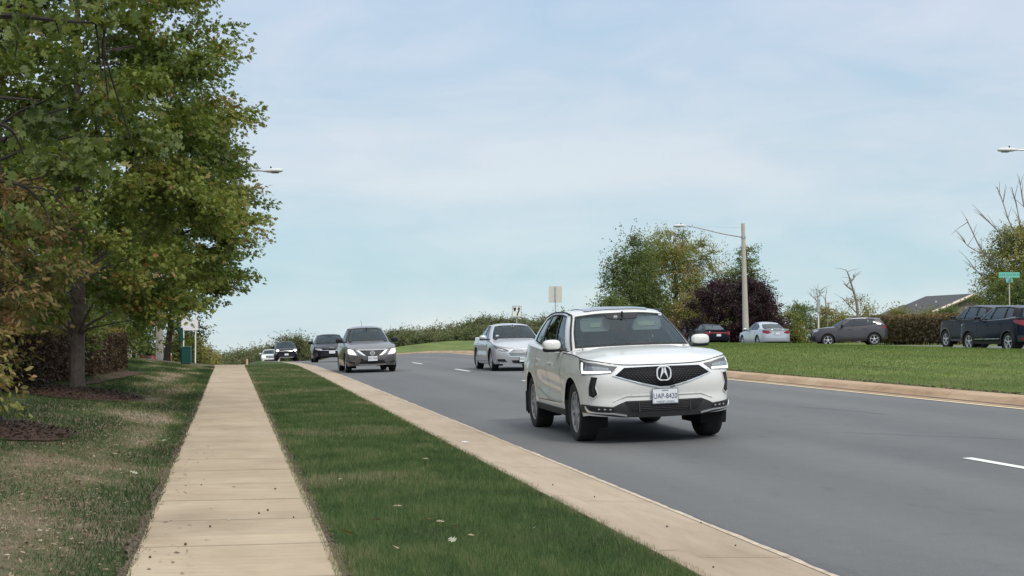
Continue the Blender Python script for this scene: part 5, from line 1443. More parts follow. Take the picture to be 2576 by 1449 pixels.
def tree(name, label, x, y, zb, h, r, trunk_h, trunk_r, env, nclump, per, lsize, tmpl, m_leaf, m_bark, group=None, cat='tree', clr=.45, seed=1, lean=(0, 0), flat=.55,
         squash=.5, inner=.35, branches=True, tint_mu=.5, tint_sd=.14, reach=None, nlimb=3, bias=None, stems=1, ragged=.25):
    """tapered trunk with limbs running out to leaf clumps spread through an uneven crown.  env: list of (relative height, relative radius)"""
    R = np.random.default_rng(seed); root = empty(name, (x, y, zb)); tag(root, label, cat, group)
    az_n = R.uniform(.75, 1.25, 12); cl = []
    hts = R.uniform(0, 1, nclump * 3); rr = np.array([lerpk(env, q) for q in hts]); keep = R.uniform(0, 1, nclump * 3) < (rr / rr.max()) ** 1.4 + .08
    hts = hts[keep][:nclump]; az = R.uniform(0, 2 * math.pi, len(hts)); u = R.uniform(inner ** 2, 1, len(hts)) ** .5
    for hh, a, uu in zip(hts, az, u):
        k = az_n[int(a / (2 * math.pi) * 12) % 12] * .6 + az_n[int(hh * 11.9) % 12] * .4
        rad = lerpk(env, hh) * r * uu * (k * ragged * 2 + 1 - ragged * 2 + R.uniform(-ragged, ragged) * .4)
        zz = trunk_h + (h - trunk_h) * hh; cx, cy = lean[0] * zz / h + rad * math.cos(a), lean[1] * zz / h + rad * math.sin(a)
        if bias is not None: cx += bias[0] * rad / r; cy += bias[1] * rad / r
        cl.append((cx, cy, zz, rad, a))
    if branches:
        b = MB()
        for s_ in range(stems):
            ang = s_ * 2.4; sp = .35 * r if stems > 1 else 0
            tp = [Vector((lean[0] * q + R.normal() * .02 * h * q * .4 + math.cos(ang) * sp * q, lean[1] * q + math.sin(ang) * sp * q + R.normal() * .01 * h * q, h * .93 * q - .15 * (q == 0))) for q in (0, .03, .15, .3, .45, .6, .75, .9, 1.0)]
            b.tube(tp, [trunk_r * q / (stems ** .4) for q in (1.45, 1.08, .95, .82, .66, .5, .34, .16, .05)], 10)
        for cx, cy, zz, rad, a in cl[::max(1, nlimb if nlimb else 1)] if nlimb else []:
            z0 = max(trunk_h * .75, zz - rad * R.uniform(.25, .6)); q = z0 / h
            s = Vector((lean[0] * q, lean[1] * q, z0)); e = Vector((cx, cy, zz)); mid = s.lerp(e, .5) + Vector((R.normal() * .04 * r, R.normal() * .04 * r, .05 * rad + R.normal() * .03 * r))
            w = trunk_r * .21 * (1 - q * .6) + .006
            b.tube([s, s.lerp(mid, .5) + Vector((0, 0, .02 * r)), mid, mid.lerp(e, .6), e], [w, w * .75, w * .5, w * .3, w * .12], 5, cap=False)
        b.build('trunk', m_bark, root)
    P = []; D = []; TT = []; SZ = []
    for cx, cy, zz, rad, a in cl:
        n = int(per * R.uniform(.5, 1.4)); cr = clr * R.uniform(.7, 1.3)
        # sprays: leaves along short twigs radiating from the clump
        nt_ = max(2, n // 9); ta = R.uniform(0, 2 * math.pi, nt_); te = R.normal(.0, .45, nt_); out_ = np.array((math.cos(a), math.sin(a), 0)) * .5
        td = np.c_[np.cos(ta) * np.cos(te), np.sin(ta) * np.cos(te), np.sin(te) * squash * 1.6] + out_
        idx = R.integers(0, nt_, n); s_ = R.uniform(.1, 1, n)[:, None] * cr
        pos = np.array((cx, cy, zz)) + td[idx] * s_ * np.array((1, 1, squash * 1.3)) + R.normal(0, lsize * .45, (n, 3))
        d = td[idx] * .7 + R.normal(0, .55, (n, 3)); d[:, 2] -= .25
        ct = R.normal(tint_mu, tint_sd); P.append(pos); D.append(d); TT.append(R.normal(ct, .09, n)); SZ.append(lsize * R.uniform(.65, 1.25, n))
    P = np.vstack(P); D = np.vstack(D); TT = np.concatenate(TT); SZ = np.concatenate(SZ)
    odd = R.uniform(0, 1, len(TT)) < .02; TT[odd] = R.uniform(.85, 1, odd.sum())
    leaves('crown', P, D, SZ, TT, tmpl, m_leaf, root, flat)
    return root, cl

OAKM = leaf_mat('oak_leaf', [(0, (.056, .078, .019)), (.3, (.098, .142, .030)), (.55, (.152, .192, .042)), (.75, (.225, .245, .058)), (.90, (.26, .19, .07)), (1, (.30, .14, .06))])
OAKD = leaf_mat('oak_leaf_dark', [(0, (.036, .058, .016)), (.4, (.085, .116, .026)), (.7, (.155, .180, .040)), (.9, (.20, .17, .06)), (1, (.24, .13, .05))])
DOGM = leaf_mat('dogwood_leaf_turning', [(0, (.06, .075, .02)), (.35, (.12, .125, .035)), (.6, (.18, .140, .05)), (.8, (.24, .155, .07)), (1, (.32, .18, .09))])
MIXM = leaf_mat('broad_leaf_autumn', [(0, (.070, .095, .026)), (.35, (.150, .180, .046)), (.6, (.245, .240, .070)), (.8, (.28, .22, .09)), (1, (.30, .18, .08))])
PURM = leaf_mat('purple_leaf', [(0, (.012, .006, .008)), (.5, (.028, .012, .016)), (.85, (.055, .022, .026)), (1, (.09, .04, .04))], .2)
CONM = leaf_mat('fine_leaf_green', [(0, (.050, .075, .026)), (.5, (.125, .165, .050)), (1, (.23, .25, .08))])
YELM = leaf_mat('yellow_green_leaf', [(0, (.05, .075, .02)), (.4, (.13, .15, .035)), (.7, (.27, .26, .07)), (1, (.42, .38, .16))])
FARM = leaf_mat('far_leaf', [(0, (.055, .078, .032)), (.35, (.098, .125, .048)), (.65, (.150, .165, .066)), (.85, (.185, .165, .090)), (1, (.21, .16, .10))], .25)
BARK_OAK = bark('bark_grey_brown', (.135, .108, .088)); BARK_D = bark('bark_dark', (.028, .022, .018)); BARK_P = bark('bark_pale', (.20, .175, .15))

ENV_OAK = [(0, .60), (.08, .86), (.2, 1.0), (.45, .92), (.65, .74), (.85, .48), (1, .15)]
ENV_ROUND = [(0, .45), (.2, .85), (.45, 1.0), (.7, .85), (.88, .55), (1, .15)]
ENV_CONE = [(0, .9), (.15, 1.0), (.4, .7), (.65, .42), (.85, .2), (1, .05)]
ENV_BUSH = [(0, .85), (.35, 1.0), (.7, .85), (.9, .5), (1, .2)]

# nearest street tree, trunk just inside the left edge: only its hanging limbs and mulch show
def T(px, d, dx=0): q = gnd(px, d); return q.x, q.y, q.z
x, y, z = T(195, 27)
tree('oak_tree', 'large pin oak with lobed green leaves and mulch ring in front of the hedge', x, y, z, 10.4, 2.80, 1.35, .122, [(0, .60), (.08, .86), (.2, 1.0), (.45, .95), (.6, .84), (.75, .80), (1, .4)], 340, 320, .097, OAK, OAKM, BARK_OAK, 'street trees along the sidewalk', clr=.50, seed=5, squash=.6, flat=.4, nlimb=4, tint_mu=.48, tint_sd=.145, inner=.4)
x, y, z = T(-20, 17.5)
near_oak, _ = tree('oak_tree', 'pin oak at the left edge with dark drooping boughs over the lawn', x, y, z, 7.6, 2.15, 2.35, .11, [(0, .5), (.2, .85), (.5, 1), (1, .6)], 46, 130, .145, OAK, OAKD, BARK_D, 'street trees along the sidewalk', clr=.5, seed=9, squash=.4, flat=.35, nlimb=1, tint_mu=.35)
# third oak beyond, leaning dark trunk
x, y, z = T(420, 60)
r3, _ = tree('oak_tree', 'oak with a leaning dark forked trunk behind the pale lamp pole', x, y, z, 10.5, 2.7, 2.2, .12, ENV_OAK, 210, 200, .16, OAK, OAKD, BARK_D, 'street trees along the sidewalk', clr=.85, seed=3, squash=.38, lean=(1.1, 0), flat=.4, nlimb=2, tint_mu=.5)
# hanging near boughs of the left tree
def bough(pts, r0, m, parent):
    P = catmull([list(p) for p in pts], 6); b = MB(); n = len(P); b.tube([Vector(p) for p in P], [r0 * (1 - i / n * .85) + .003 for i in range(n)], 6)
    return b
root = near_oak; o0 = Vector(root.location)
def W(px, py, d): return at(px, py, d) - o0
def tb(pts, r0):
    P = catmull([list(W(*p)) for p in pts], 6); n = len(P); b = MB(); b.tube([Vector(p) for p in P], [r0 * (1 - i / n * .8) + .002 for i in range(n)], 6); b.build('limb', BARK_D, root)
tb([(-40, 38, 12.5), (60, 42, 12.6), (150, 52, 12.8), (245, 58, 13)], .030)
tb([(235, 56, 13), (262, 70, 13), (258, 120, 13.1), (266, 190, 13.1), (272, 250, 13.2)], .014)
tb([(240, 58, 13), (246, 100, 13), (252, 160, 13.1), (258, 215, 13.1)], .010)
tb([(262, 80, 13), (268, 150, 13), (300, 260, 13.3), (345, 400, 13.6), (360, 470, 13.7)], .009)
tb([(45, 40, 12.6), (44, 90, 12.6), (38, 150, 12.7)], .008); tb([(140, 50, 12.8), (150, 90, 12.8), (158, 110, 12.9)], .006)
tb([(-30, 243, 12), (40, 248, 12.2), (100, 252, 12.4)], .014); tb([(-30, 300, 12), (30, 330, 12.2), (60, 390, 12.4)], .016)
tb([(-30, 450, 12.6), (60, 470, 12.8), (110, 520, 13), (130, 575, 13)], .014); tb([(60, 470, 12.8), (120, 480, 13), (190, 550, 13.4)], .009)
P = []; D = []
for (px, py, d, n, s) in ((70, 60, 12.7, 34, .5), (-10, 30, 12.4, 40, .5), (170, 25, 13, 40, .45), (20, 380, 12.6, 16, .35), (10, 130, 12.5, 30, .4), (90, 10, 12.8, 40, .4), (255, 20, 13, 30, .35), (30, 560, 12.8, 26, .35)):
    c_ = np.array(W(px, py, d)); P.append(c_ + rng.normal(0, s * .45, (n, 3)) * np.array((1, .5, .55))); D.append(rng.normal(0, .6, (n, 3)) + np.array((.2, 0, -.6)))
P = np.vstack(P); leaves('foliage', P, np.vstack(D), rng.uniform(.09, .15, len(P)), rng.normal(.45, .16, len(P)), OAK, OAKD, root, .3)

# turning dogwood shrub at the left edge
x, y, z = T(-120, 16.5)
tree('dogwood_tree', 'small dogwood with drooping orange brown leaves at the left edge', x, y, z, 2.72, 1.26, .45, .05, [(0, .25), (.25, .45), (.45, .7), (.65, 1.0), (.85, .95), (1, .6)], 120, 85, .085, DROOP, DOGM, BARK_D, cat='tree', clr=.24, seed=21, squash=.6, flat=.5, nlimb=2, tint_mu=.52, tint_sd=.17)
x, y, z = T(-150, 14.5)
tree('dogwood_tree', 'green and yellow dogwood bush cut off by the left edge, below the orange one', x, y, z, 1.35, .75, .10, .03, ENV_BUSH, 40, 70, .08, DROOP, MIXM, BARK_D, cat='shrub', clr=.2, seed=22, squash=.6, flat=.5, nlimb=4, tint_mu=.6)

# dark evergreen and bare-twigged mass behind the hedge
for i, (px, d, h, r, sd, m_, lab) in enumerate((
        (60, 40, 5.6, 2.5, 31, OAKD, 'dark bushy tree behind the left end of the hedge'),
        (225, 50, 5.0, 1.7, 32, OAKD, 'dark bushy tree behind the right end of the hedge'),
        (-40, 33, 6.5, 2.4, 33, OAKM, 'tall green tree behind the dogwood at the left edge'),
        (300, 84, 5.8, 2.3, 34, CONM, 'green tree standing behind the thin grey post'),
        (180, 56, 7.5, 3.2, 36, OAKD, 'tall dark tree behind the middle of the hedge'),
        (100, 75, 8.5, 4.2, 37, OAKD, 'broad dark tree farthest back on the left'),
        (395, 92, 6.0, 2.8, 35, OAKD, 'dark tree behind the maroon car'))):
    x, y, z = T(px, d)
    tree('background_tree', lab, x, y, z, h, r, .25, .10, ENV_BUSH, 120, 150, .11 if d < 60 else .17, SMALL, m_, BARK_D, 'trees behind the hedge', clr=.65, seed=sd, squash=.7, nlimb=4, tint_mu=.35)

# clipped hedge ------------------------------------------------------------
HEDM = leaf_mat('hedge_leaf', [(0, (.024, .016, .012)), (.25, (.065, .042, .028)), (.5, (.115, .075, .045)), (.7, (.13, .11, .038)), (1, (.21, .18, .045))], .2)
def hedge(name, label, a, b_, depth, z_top, lsize, dens, m, group=None, sd=1, top_tint=.85, side_tint=.33, base=.05, lump=.09):
    """clipped hedge from a to b (ground points of its front face); depth runs away from the camera"""
    R = np.random.default_rng(sd); A = Vector(a); Bv = Vector(b_); L = (Bv.xy - A.xy).length; ux = (Bv - A).normalized(); nrm = Vector((-ux.y, ux.x, 0)); 
    if (nrm.x > 0 if abs(nrm.x) > abs(nrm.y) else nrm.y < 0): nrm = -nrm
    root = empty(name, (a[0], a[1], Z(a[0], a[1]))); tag(root, label, 'hedge', group)
    z0 = root.location.z
    def loc(s, dp, hz):
        X = A.x + ux.x * s + nrm.x * dp; Y = A.y + ux.y * s + nrm.y * dp; return X - A.x, Y - A.y, hz
    n = int(dens * L * 1.9); s = R.uniform(0, L, n); kind = R.uniform(0, 1, n); P = np.zeros((n, 3)); D = np.zeros((n, 3)); T_ = np.zeros(n)
    for i in range(n):
        X0 = A.x + ux.x * s[i]; Y0 = A.y + ux.y * s[i]; zg = Z(X0, Y0) - z0
        wob = lump * noise.noise(Vector((s[i] * .9, kind[i] * 3, sd)))
        if kind[i] < .45:
            hz = zg + base + (z_top - z0 - zg - base) * R.uniform(0, 1) ** .85; dp = wob + abs(R.normal(0, .07)); P[i] = loc(s[i], dp, hz); D[i] = (R.normal(0, .6), -1 + R.normal(0, .5), R.normal(0, .5) + .2)
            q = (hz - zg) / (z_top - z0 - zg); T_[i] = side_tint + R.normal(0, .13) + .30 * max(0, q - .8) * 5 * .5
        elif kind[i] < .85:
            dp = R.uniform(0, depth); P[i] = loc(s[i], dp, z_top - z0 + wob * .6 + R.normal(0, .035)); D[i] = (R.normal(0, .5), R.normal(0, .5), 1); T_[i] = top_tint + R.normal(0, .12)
        else:
            e = L if R.uniform() < .5 else 0; P[i] = loc(e + R.normal(0, .06), R.uniform(0, depth), zg + base + (z_top - z0 - zg - base) * R.uniform(0, 1)); D[i] = (R.normal(0, .5) + (1 if e else -1), R.normal(0, .5), .1); T_[i] = side_tint + R.normal(0, .14)
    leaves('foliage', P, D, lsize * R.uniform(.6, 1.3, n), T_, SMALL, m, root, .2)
    # twiggy inside
    b = MB()
    for k in range(int(L / .35)):
        s0 = k * .35 + R.uniform(0, .2); px_, py_, _ = loc(s0, depth * .5 + R.normal(0, .08), 0); zg = Z(A.x + ux.x * s0, A.y + ux.y * s0) - z0; ht = z_top - z0 - zg
        for j in range(6):
            a_ = R.uniform(0, 6.28); b.tube([(px_, py_, zg - .05), (px_ + .15 * math.cos(a_), py_ + .18 * math.sin(a_), zg + ht * .5), (px_ + .3 * math.cos(a_), py_ + .38 * math.sin(a_), zg + ht * .93)], [.018, .012, .004], 4, cap=False)
    b.build('stems', BARK_D, root)
    n2 = int(n * .7); s2 = R.uniform(0, L, n2); P2 = np.zeros((n2, 3))
    for i in range(n2):
        zg = Z(A.x + ux.x * s2[i], A.y + ux.y * s2[i]) - z0; P2[i] = loc(s2[i], R.uniform(.1, depth - .1), zg + (z_top - z0 - zg) * R.uniform(.12, .96))
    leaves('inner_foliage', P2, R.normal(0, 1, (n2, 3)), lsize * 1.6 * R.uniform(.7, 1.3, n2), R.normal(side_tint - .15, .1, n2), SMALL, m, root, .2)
    return root
hp0 = gnd(20, 25.5); hp1 = gnd(318, 41)
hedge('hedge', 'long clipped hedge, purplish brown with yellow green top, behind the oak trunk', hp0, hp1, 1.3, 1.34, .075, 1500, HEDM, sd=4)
BRN = leaf_mat('hedge_leaf_brown', [(0, (.05, .045, .02)), (.4, (.10, .075, .035)), (.7, (.145, .105, .045)), (1, (.19, .15, .05))], .2)
h0 = gnd(2240, 96); h1 = gnd(2440, 84)
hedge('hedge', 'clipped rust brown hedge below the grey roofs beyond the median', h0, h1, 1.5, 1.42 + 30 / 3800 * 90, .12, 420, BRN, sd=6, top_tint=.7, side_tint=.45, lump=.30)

# mulch rings -------------------------------------------------------------
def mulch(label, cx, cy, rx, ry, h, ang=0):
    n = 30; v = []; f = []; rings = 7
    for j in range(rings + 1):
        for i in range(n):
            a = 2 * math.pi * i / n; k = j / rings; w = 1 + .10 * noise.noise(Vector((math.cos(a) * 1.5, math.sin(a) * 1.5, cx)))
            lx, ly = rx * k * w * math.cos(a), ry * k * w * math.sin(a); X = cx + lx * math.cos(ang) - ly * math.sin(ang); Y = cy + lx * math.sin(ang) + ly * math.cos(ang)
            v.append((X, Y, Z(X, Y) + h * (1 - k ** 2) - .01 * k + .015 + .02 * noise.noise(Vector((X * 5, Y * 5, 0))) * (1 - k)))
    for j in range(rings):
        for i in range(n): f.append((j * n + i, j * n + (i + 1) % n, (j + 1) * n + (i + 1) % n, (j + 1) * n + i))
    o = mesh_obj('mulch_bed', v, f, m_mulch, None, True, 60); o['kind'] = 'structure'; return o
q = gnd(195, 27); mulch('', q.x, q.y - .1, 1.15, 1.75, .10, TH)
q = gnd(-20, 17.5); mulch('', q.x, q.y - .3, .95, 1.3, .06, TH)
for s0 in np.linspace(0, 1, 5):
    pass
v = []; f = []
Lh = [hp0.lerp(hp1, k / 12) for k in range(13)]
for i, q in enumerate(Lh):
    for dx in (-.9, .25):
        X = q.x - dx * NX * -1 * 1.0; X = q.x + (.55 + .12 * noise.noise(Vector((i * .7, 0, 0))) if dx > 0 else -.9); v.append((X, q.y, Z(X, q.y) + (.02 if dx > 0 else .05)))
for i in range(12): a = 2 * i; f.append((a, a + 1, a + 3, a + 2))
o = mesh_obj('mulch_strip', v, f, m_mulch, None, True); o['kind'] = 'structure'

# trees beyond the median -------------------------------------------------
def rtree(name, lab, px, d, top_y, half_px, base_frac, **k):
    x, y, z = T(px, d); h = at(px, top_y, d).z - z; r = half_px / 3800 * d
    return tree(name, lab, x, y, z, h, r, h * base_frac, .02 * h + .05, **k)
G2 = 'trees beyond the median'
rtree('broadleaf_tree', 'tall broadleaf tree with rusty middle, highest behind the white crossover', 1700, 128, 578, 112, .10, env=[(0, .7), (.2, 1.0), (.5, 1.0), (.75, .85), (.9, .62), (1, .3)], ragged=.12, nclump=210, per=230, lsize=.17, tmpl=SMALL, m_leaf=MIXM, m_bark=BARK_D, group=G2, clr=1.05, seed=41, squash=.7, tint_mu=.52, nlimb=3, inner=.2)
rtree('broadleaf_tree', 'dark green tree with spiky upright shoots, left of the rusty one', 1590, 122, 604, 78, .10, env=[(0, 1.0), (.25, 1.0), (.5, .8), (.75, .6), (.9, .5), (1, .3)], nclump=150, per=210, lsize=.165, tmpl=SMALL, m_leaf=CONM, m_bark=BARK_D, group=G2, clr=.85, seed=42, squash=1.1, tint_mu=.42, nlimb=2, inner=.2, ragged=.45)
rtree('conical_tree', 'green conical tree rising behind the lamp pole and purple tree', 1872, 135, 612, 72, .12, env=ENV_CONE, nclump=200, per=190, lsize=.16, tmpl=SMALL, m_leaf=CONM, m_bark=BARK_D, group=G2, clr=.85, seed=43, squash=.6, tint_mu=.42, nlimb=3, inner=.15)
rtree('purple_tree', 'wide dark purple leaved tree behind the lamp pole', 1846, 114, 700, 114, .03, env=[(0, .92), (.3, 1.0), (.6, .92), (.8, .75), (.93, .5), (1, .2)], nclump=200, per=230, lsize=.155, tmpl=SMALL, m_leaf=PURM, m_bark=BARK_D, group=G2, clr=.62, seed=44, squash=.75, tint_mu=.5, nlimb=6, inner=.15)
rtree('broadleaf_tree', 'low green tree between the white crossover roof and the tall trees', 1545, 116, 735, 42, .05, env=ENV_BUSH, nclump=70, per=170, lsize=.17, tmpl=SMALL, m_leaf=CONM, m_bark=BARK_D, group=G2, clr=.75, seed=45, squash=.7, tint_mu=.5, nlimb=3)
rtree('broadleaf_tree', 'brownish bushy tree just left of the purple tree', 1745, 120, 735, 52, .05, env=ENV_BUSH, nclump=70, per=170, lsize=.17, tmpl=SMALL, m_leaf=MIXM, m_bark=BARK_D, group=G2, clr=.75, seed=46, squash=.8, tint_mu=.68, nlimb=3)
for i, (px, d, ty, hp, m_, tm, lab) in enumerate((
        (1985, 120, 792, 40, MIXM, .5, 'green bush right of the purple tree behind the silver sedan'),
        (2040, 128, 775, 48, CONM, .45, 'rounded green bush left of the dead snags'),
        (2092, 122, 770, 38, MIXM, .55, 'olive bush in front of the split bare snag'),
        (2160, 130, 748, 46, MIXM, .6, 'olive tree grown round the foot of the tall dead trunk'),
        (2010, 150, 758, 30, CONM, .5, 'thin small tree showing sky, left of the dead snags'),
        (2275, 94, 805, 40, MIXM, .6, 'pale green bush in front of the brown hedge'),
        (2395, 108, 768, 30, CONM, .45, 'dark shrub against the grey roof gable'),
        (2340, 100, 786, 34, MIXM, .5, 'ragged olive shrub topping the brown hedge below the roofs'),
        (2425, 100, 790, 30, CONM, .4, 'dark bush between the hedge and the tall black vehicle'),
        (2262, 108, 778, 14, MIXM, .6, 'thin wispy sapling left of the grey roofs'),
        (2225, 118, 805, 26, MIXM, .7, 'brown scrub behind the dark grey crossover'))):
    rtree('shrub', lab, px, d, ty, hp, .02, env=ENV_BUSH, nclump=46, per=150, lsize=.15, tmpl=SMALL, m_leaf=m_, m_bark=BARK_D, group='bushes beyond the median', clr=.65, seed=60 + i, squash=.75, tint_mu=tm, nlimb=3, cat='shrub')
# tree at the right edge with bare upper branches
rtree('half_bare_tree', 'yellow green tree at the right edge with bare grey branches above', 2575, 98, 560, 112, .08, env=[(0, .75), (.2, .95), (.4, .95), (.6, .9), (.75, .75), (.9, .5), (1, .3)], nclump=330, per=170, lsize=.13, tmpl=SMALL, m_leaf=YELM, m_bark=BARK_P, group=None, clr=.8, seed=47, squash=.7, tint_mu=.55, nlimb=3, inner=.1)
hb = bpy.data.objects[[o.name for o in bpy.data.objects if o.name.startswith('half_bare_tree')][0]]
b = MB(); o0 = Vector(hb.location)
def bare(pts, r0, tw=6, sd=0, d=97):
    R = np.random.default_rng(sd); P = catmull([list(at(px, py, d) - o0) for px, py in pts], 5); n = len(P)
    b.tube([Vector(p) for p in P], [r0 * (1 - i / n * .85) + .012 for i in range(n)], 5)
    for i in range(tw):
        k = R.integers(n // 3, n - 1); s = Vector(P[k]); dr = Vector(P[min(k + 1, n - 1)]) - Vector(P[k - 1]); dr.normalize()
        e = s + (dr + Vector((R.normal() * .6, R.normal() * .3, R.uniform(0, .5)))).normalized() * R.uniform(.5, 1.3); b.tube([s, s.lerp(e, .5) + Vector((0, 0, .06)), e], [.022, .015, .008], 4, cap=False)
for i, pts in enumerate((((2560, 740), (2530, 680), (2490, 650), (2440, 622), (2424, 605)), ((2500, 655), (2470, 630), (2438, 565), (2432, 560)), ((2560, 720), (2520, 660), (2470, 690), (2436, 655)),
                         ((2570, 700), (2560, 600), (2540, 560), (2520, 500), (2508, 470)), ((2575, 690), (2570, 600), (2562, 540), (2545, 470)), ((2545, 620), (2500, 570), (2466, 540)), ((2580, 650), (2584, 560), (2572, 500), (2566, 458)), ((2570, 640), (2600, 540), (2600, 460)))):
    bare(pts, .045, 7, 80 + i)
b.build('bare_branches', BARK_P, hb)
P = []; 
for px, py in ((2530, 590), (2540, 615), (2520, 625), (2548, 640), (2510, 610), (2556, 655)):
    P.append(np.array(at(px, py, 97) - o0) + rng.normal(0, .22, (60, 3)))
P = np.vstack(P); leaves('ivy', P, rng.normal(0, 1, (len(P), 3)), rng.uniform(.14, .24, len(P)), rng.normal(.25, .1, len(P)), SMALL, CONM, hb, .2)
rtree('broadleaf_tree', 'dark green tree low at the right edge behind the street name sign', 2540, 92, 700, 72, .02, env=ENV_BUSH, nclump=110, per=170, lsize=.14, tmpl=SMALL, m_leaf=CONM, m_bark=BARK_D, group=G2, clr=.7, seed=48, squash=.7, tint_mu=.4, nlimb=4)
# dead snags
def snag(label, d, paths, r0):
    q0 = gnd(paths[0][0][0], d); root = empty('dead_tree', q0); tag(root, label, 'dead tree', 'dead trees beyond the median'); b = MB()
    for j, pts in enumerate(paths):
        P = catmull([list(at(px, py, d) - q0) for px, py in pts], 6); n = len(P)
        if j == 0: P = np.vstack([[0, 0, -.1], P])
        b.tube([Vector(p) for p in P], [r0 * (1 if j == 0 else .45) * (1 - i / len(P) * .93) + .008 for i in range(len(P))], 6)
        Rq = np.random.default_rng(j + int(d))
        for k in range(7):
            i0 = int(Rq.integers(len(P) // 3, len(P) - 1)); s0 = Vector(P[i0]); e0 = s0 + Vector((Rq.normal() * .5, Rq.normal() * .3, Rq.uniform(.1, .8))); b.tube([s0, s0.lerp(e0, .5) + Vector((0, 0, .05)), e0], [.02, .012, .005], 4, cap=False)
    b.build('trunk', BARK_P, root)
snag('tall leaning dead trunk with broken forks against the sky', 112, [[(2160, 840), (2156, 770), (2146, 730), (2134, 690), (2127, 678)], [(2147, 732), (2130, 720), (2122, 712)], [(2140, 708), (2148, 700), (2146, 690)], [(2158, 790), (2138, 770), (2120, 750)]], .13)
snag('thin split dead snag behind the white utility post', 118, [[(2060, 840), (2062, 780), (2056, 745), (2054, 727)], [(2060, 765), (2048, 750), (2038, 742)], [(2058, 750), (2062, 738), (2060, 730)]], .07)
snag('slender dead stem right of the utility post', 119, [[(2082, 840), (2081, 790), (2076, 755), (2080, 733)]], .06)

# distant wood on the far side, each tree its own --------------------------
proto = []
R0 = random.Random(5)
def far_tree(px, d, ty, hp, sd, lab, tm=.5, base=.02, env=ENV_BUSH):
    return rtree('woodland_tree', lab, px, d, ty, hp, base, env=env, nclump=64, per=190, lsize=.0009 * d + .03, tmpl=SMALL, m_leaf=FARM, m_bark=BARK_D, group='woodland along the median far off', clr=.0056 * d, seed=sd, squash=.75, tint_mu=tm, nlimb=6, inner=.1)
FAR = [(1010, 190, 838, 26, .4), (1045, 200, 834, 26, .5), (1078, 198, 828, 28, .62), (1112, 205, 826, 30, .45), (1150, 200, 822, 28, .55), (1180, 190, 812, 28, .4), (1212, 182, 800, 32, .45), (1246, 180, 797, 32, .35), (1285, 190, 812, 26, .5), (1330, 200, 806, 26, .45), (1370, 190, 800, 28, .5), (1420, 185, 790, 34, .5), (1470, 180, 770, 36, .45),
       (1030, 172, 852, 22, .6), (1065, 168, 850, 24, .35), (1100, 166, 848, 24, .5), (1135, 163, 846, 24, .65), (1168, 160, 838, 24, .45), (1198, 156, 832, 24, .55), (1230, 154, 828, 26, .4), (1262, 152, 832, 24, .5), (1300, 152, 836, 24, .5), (1350, 150, 838, 24, .5)]
for i, (px, d, ty, hp, tm) in enumerate(FAR):
    side = 'left of' if px < 1195 else 'behind'
    ty += [-6, 5, -2, 8, -8, 3, 0, 6, -5][i % 9]; hp *= [1.15, .8, 1.0, .7, 1.25][i % 5]
    far_tree(px, d, ty, hp, 200 + i, '%s %s tree, far wood %s the silver sedan, %s row' % (['round', 'olive', 'bushy', 'dull green', 'uneven'][i % 5], ['tallish', 'low', 'broad'][i % 3], side, 'back' if i < 13 else 'front'), tm)
FAR2 = [(712, 190, 846, 26, .4), (748, 186, 844, 24, .45), (770, 195, 862, 22, .5), (672, 200, 872, 22, .55), (690, 182, 876, 18, .4), (640, 240, 878, 24, .6), (612, 250, 884, 26, .5), (585, 260, 888, 26, .5), (560, 270, 892, 26, .6), (535, 280, 896, 26, .5), (800, 210, 875, 26, .5), (840, 215, 872, 26, .5), (880, 210, 868, 26, .5), (920, 205, 862, 28, .5), (960, 200, 856, 28, .45), (985, 195, 846, 26, .5)]
for i, (px, d, ty, hp, tm) in enumerate(FAR2):
    far_tree(px, d, ty, hp, 300 + i, '%s tree beyond the hill crest, %s the black crossover' % (['round olive', 'pale green', 'bushy dull green', 'brownish', 'dark', 'thin topped', 'wide rounded', 'yellowish'][i % 8], 'left of' if px < 680 else ('behind' if px < 760 else 'right of')), tm)
# shrubs left of the sidewalk crest
for i, (px, d, ty, hp, tm, lab) in enumerate(((505, 96, 872, 22, .6, 'rust brown bush by the sign posts at the sidewalk crest'), (480, 92, 845, 28, .5, 'olive bush behind the green bin'), (440, 105, 838, 32, .6, 'tall yellowish bush behind the leaning trunk'), (522, 110, 885, 16, .7, 'small reddish bush nearest the sidewalk crest'), (460, 118, 850, 30, .7, 'brown bush farthest behind the green bin'))):
    rtree('shrub', lab, px, d, ty, hp, .02, env=ENV_BUSH, nclump=50, per=140, lsize=.13, tmpl=SMALL, m_leaf=MIXM, m_bark=BARK_D, group='bushes by the sidewalk crest', clr=.5, seed=400 + i, squash=.75, tint_mu=tm, nlimb=4, cat='shrub')
# far-off wooded rise that reads as one mass
n = 90000; u = rng.uniform(0, 1, n); X = -140 + 330 * u; Y = rng.uniform(330, 420, n)
hgt = np.array([noise.noise(Vector((a * .03, 2, 0))) * 3 + noise.noise(Vector((a * .12, 5, 0))) * 1.5 for a in X])
gz = np.array([Z(a, b_) for a, b_ in zip(X, Y)])
P = np.c_[X, Y, gz + rng.uniform(0, 1, n) ** .6 * (3.6 + hgt * .7)]
o = leaves('distant_wood', P, rng.normal(0, 1, (n, 3)), rng.uniform(.4, .75, n), np.clip(.5 + np.array([noise.noise(Vector((a * .07, b_ * .1, 3))) for a, b_ in zip(X, Y)]) * .6 + rng.normal(0, .08, n), 0, 1), SMALL, FARM, None, .3)
tag(o, 'far off wood closing the view beyond the hill', 'wood', kind='stuff')

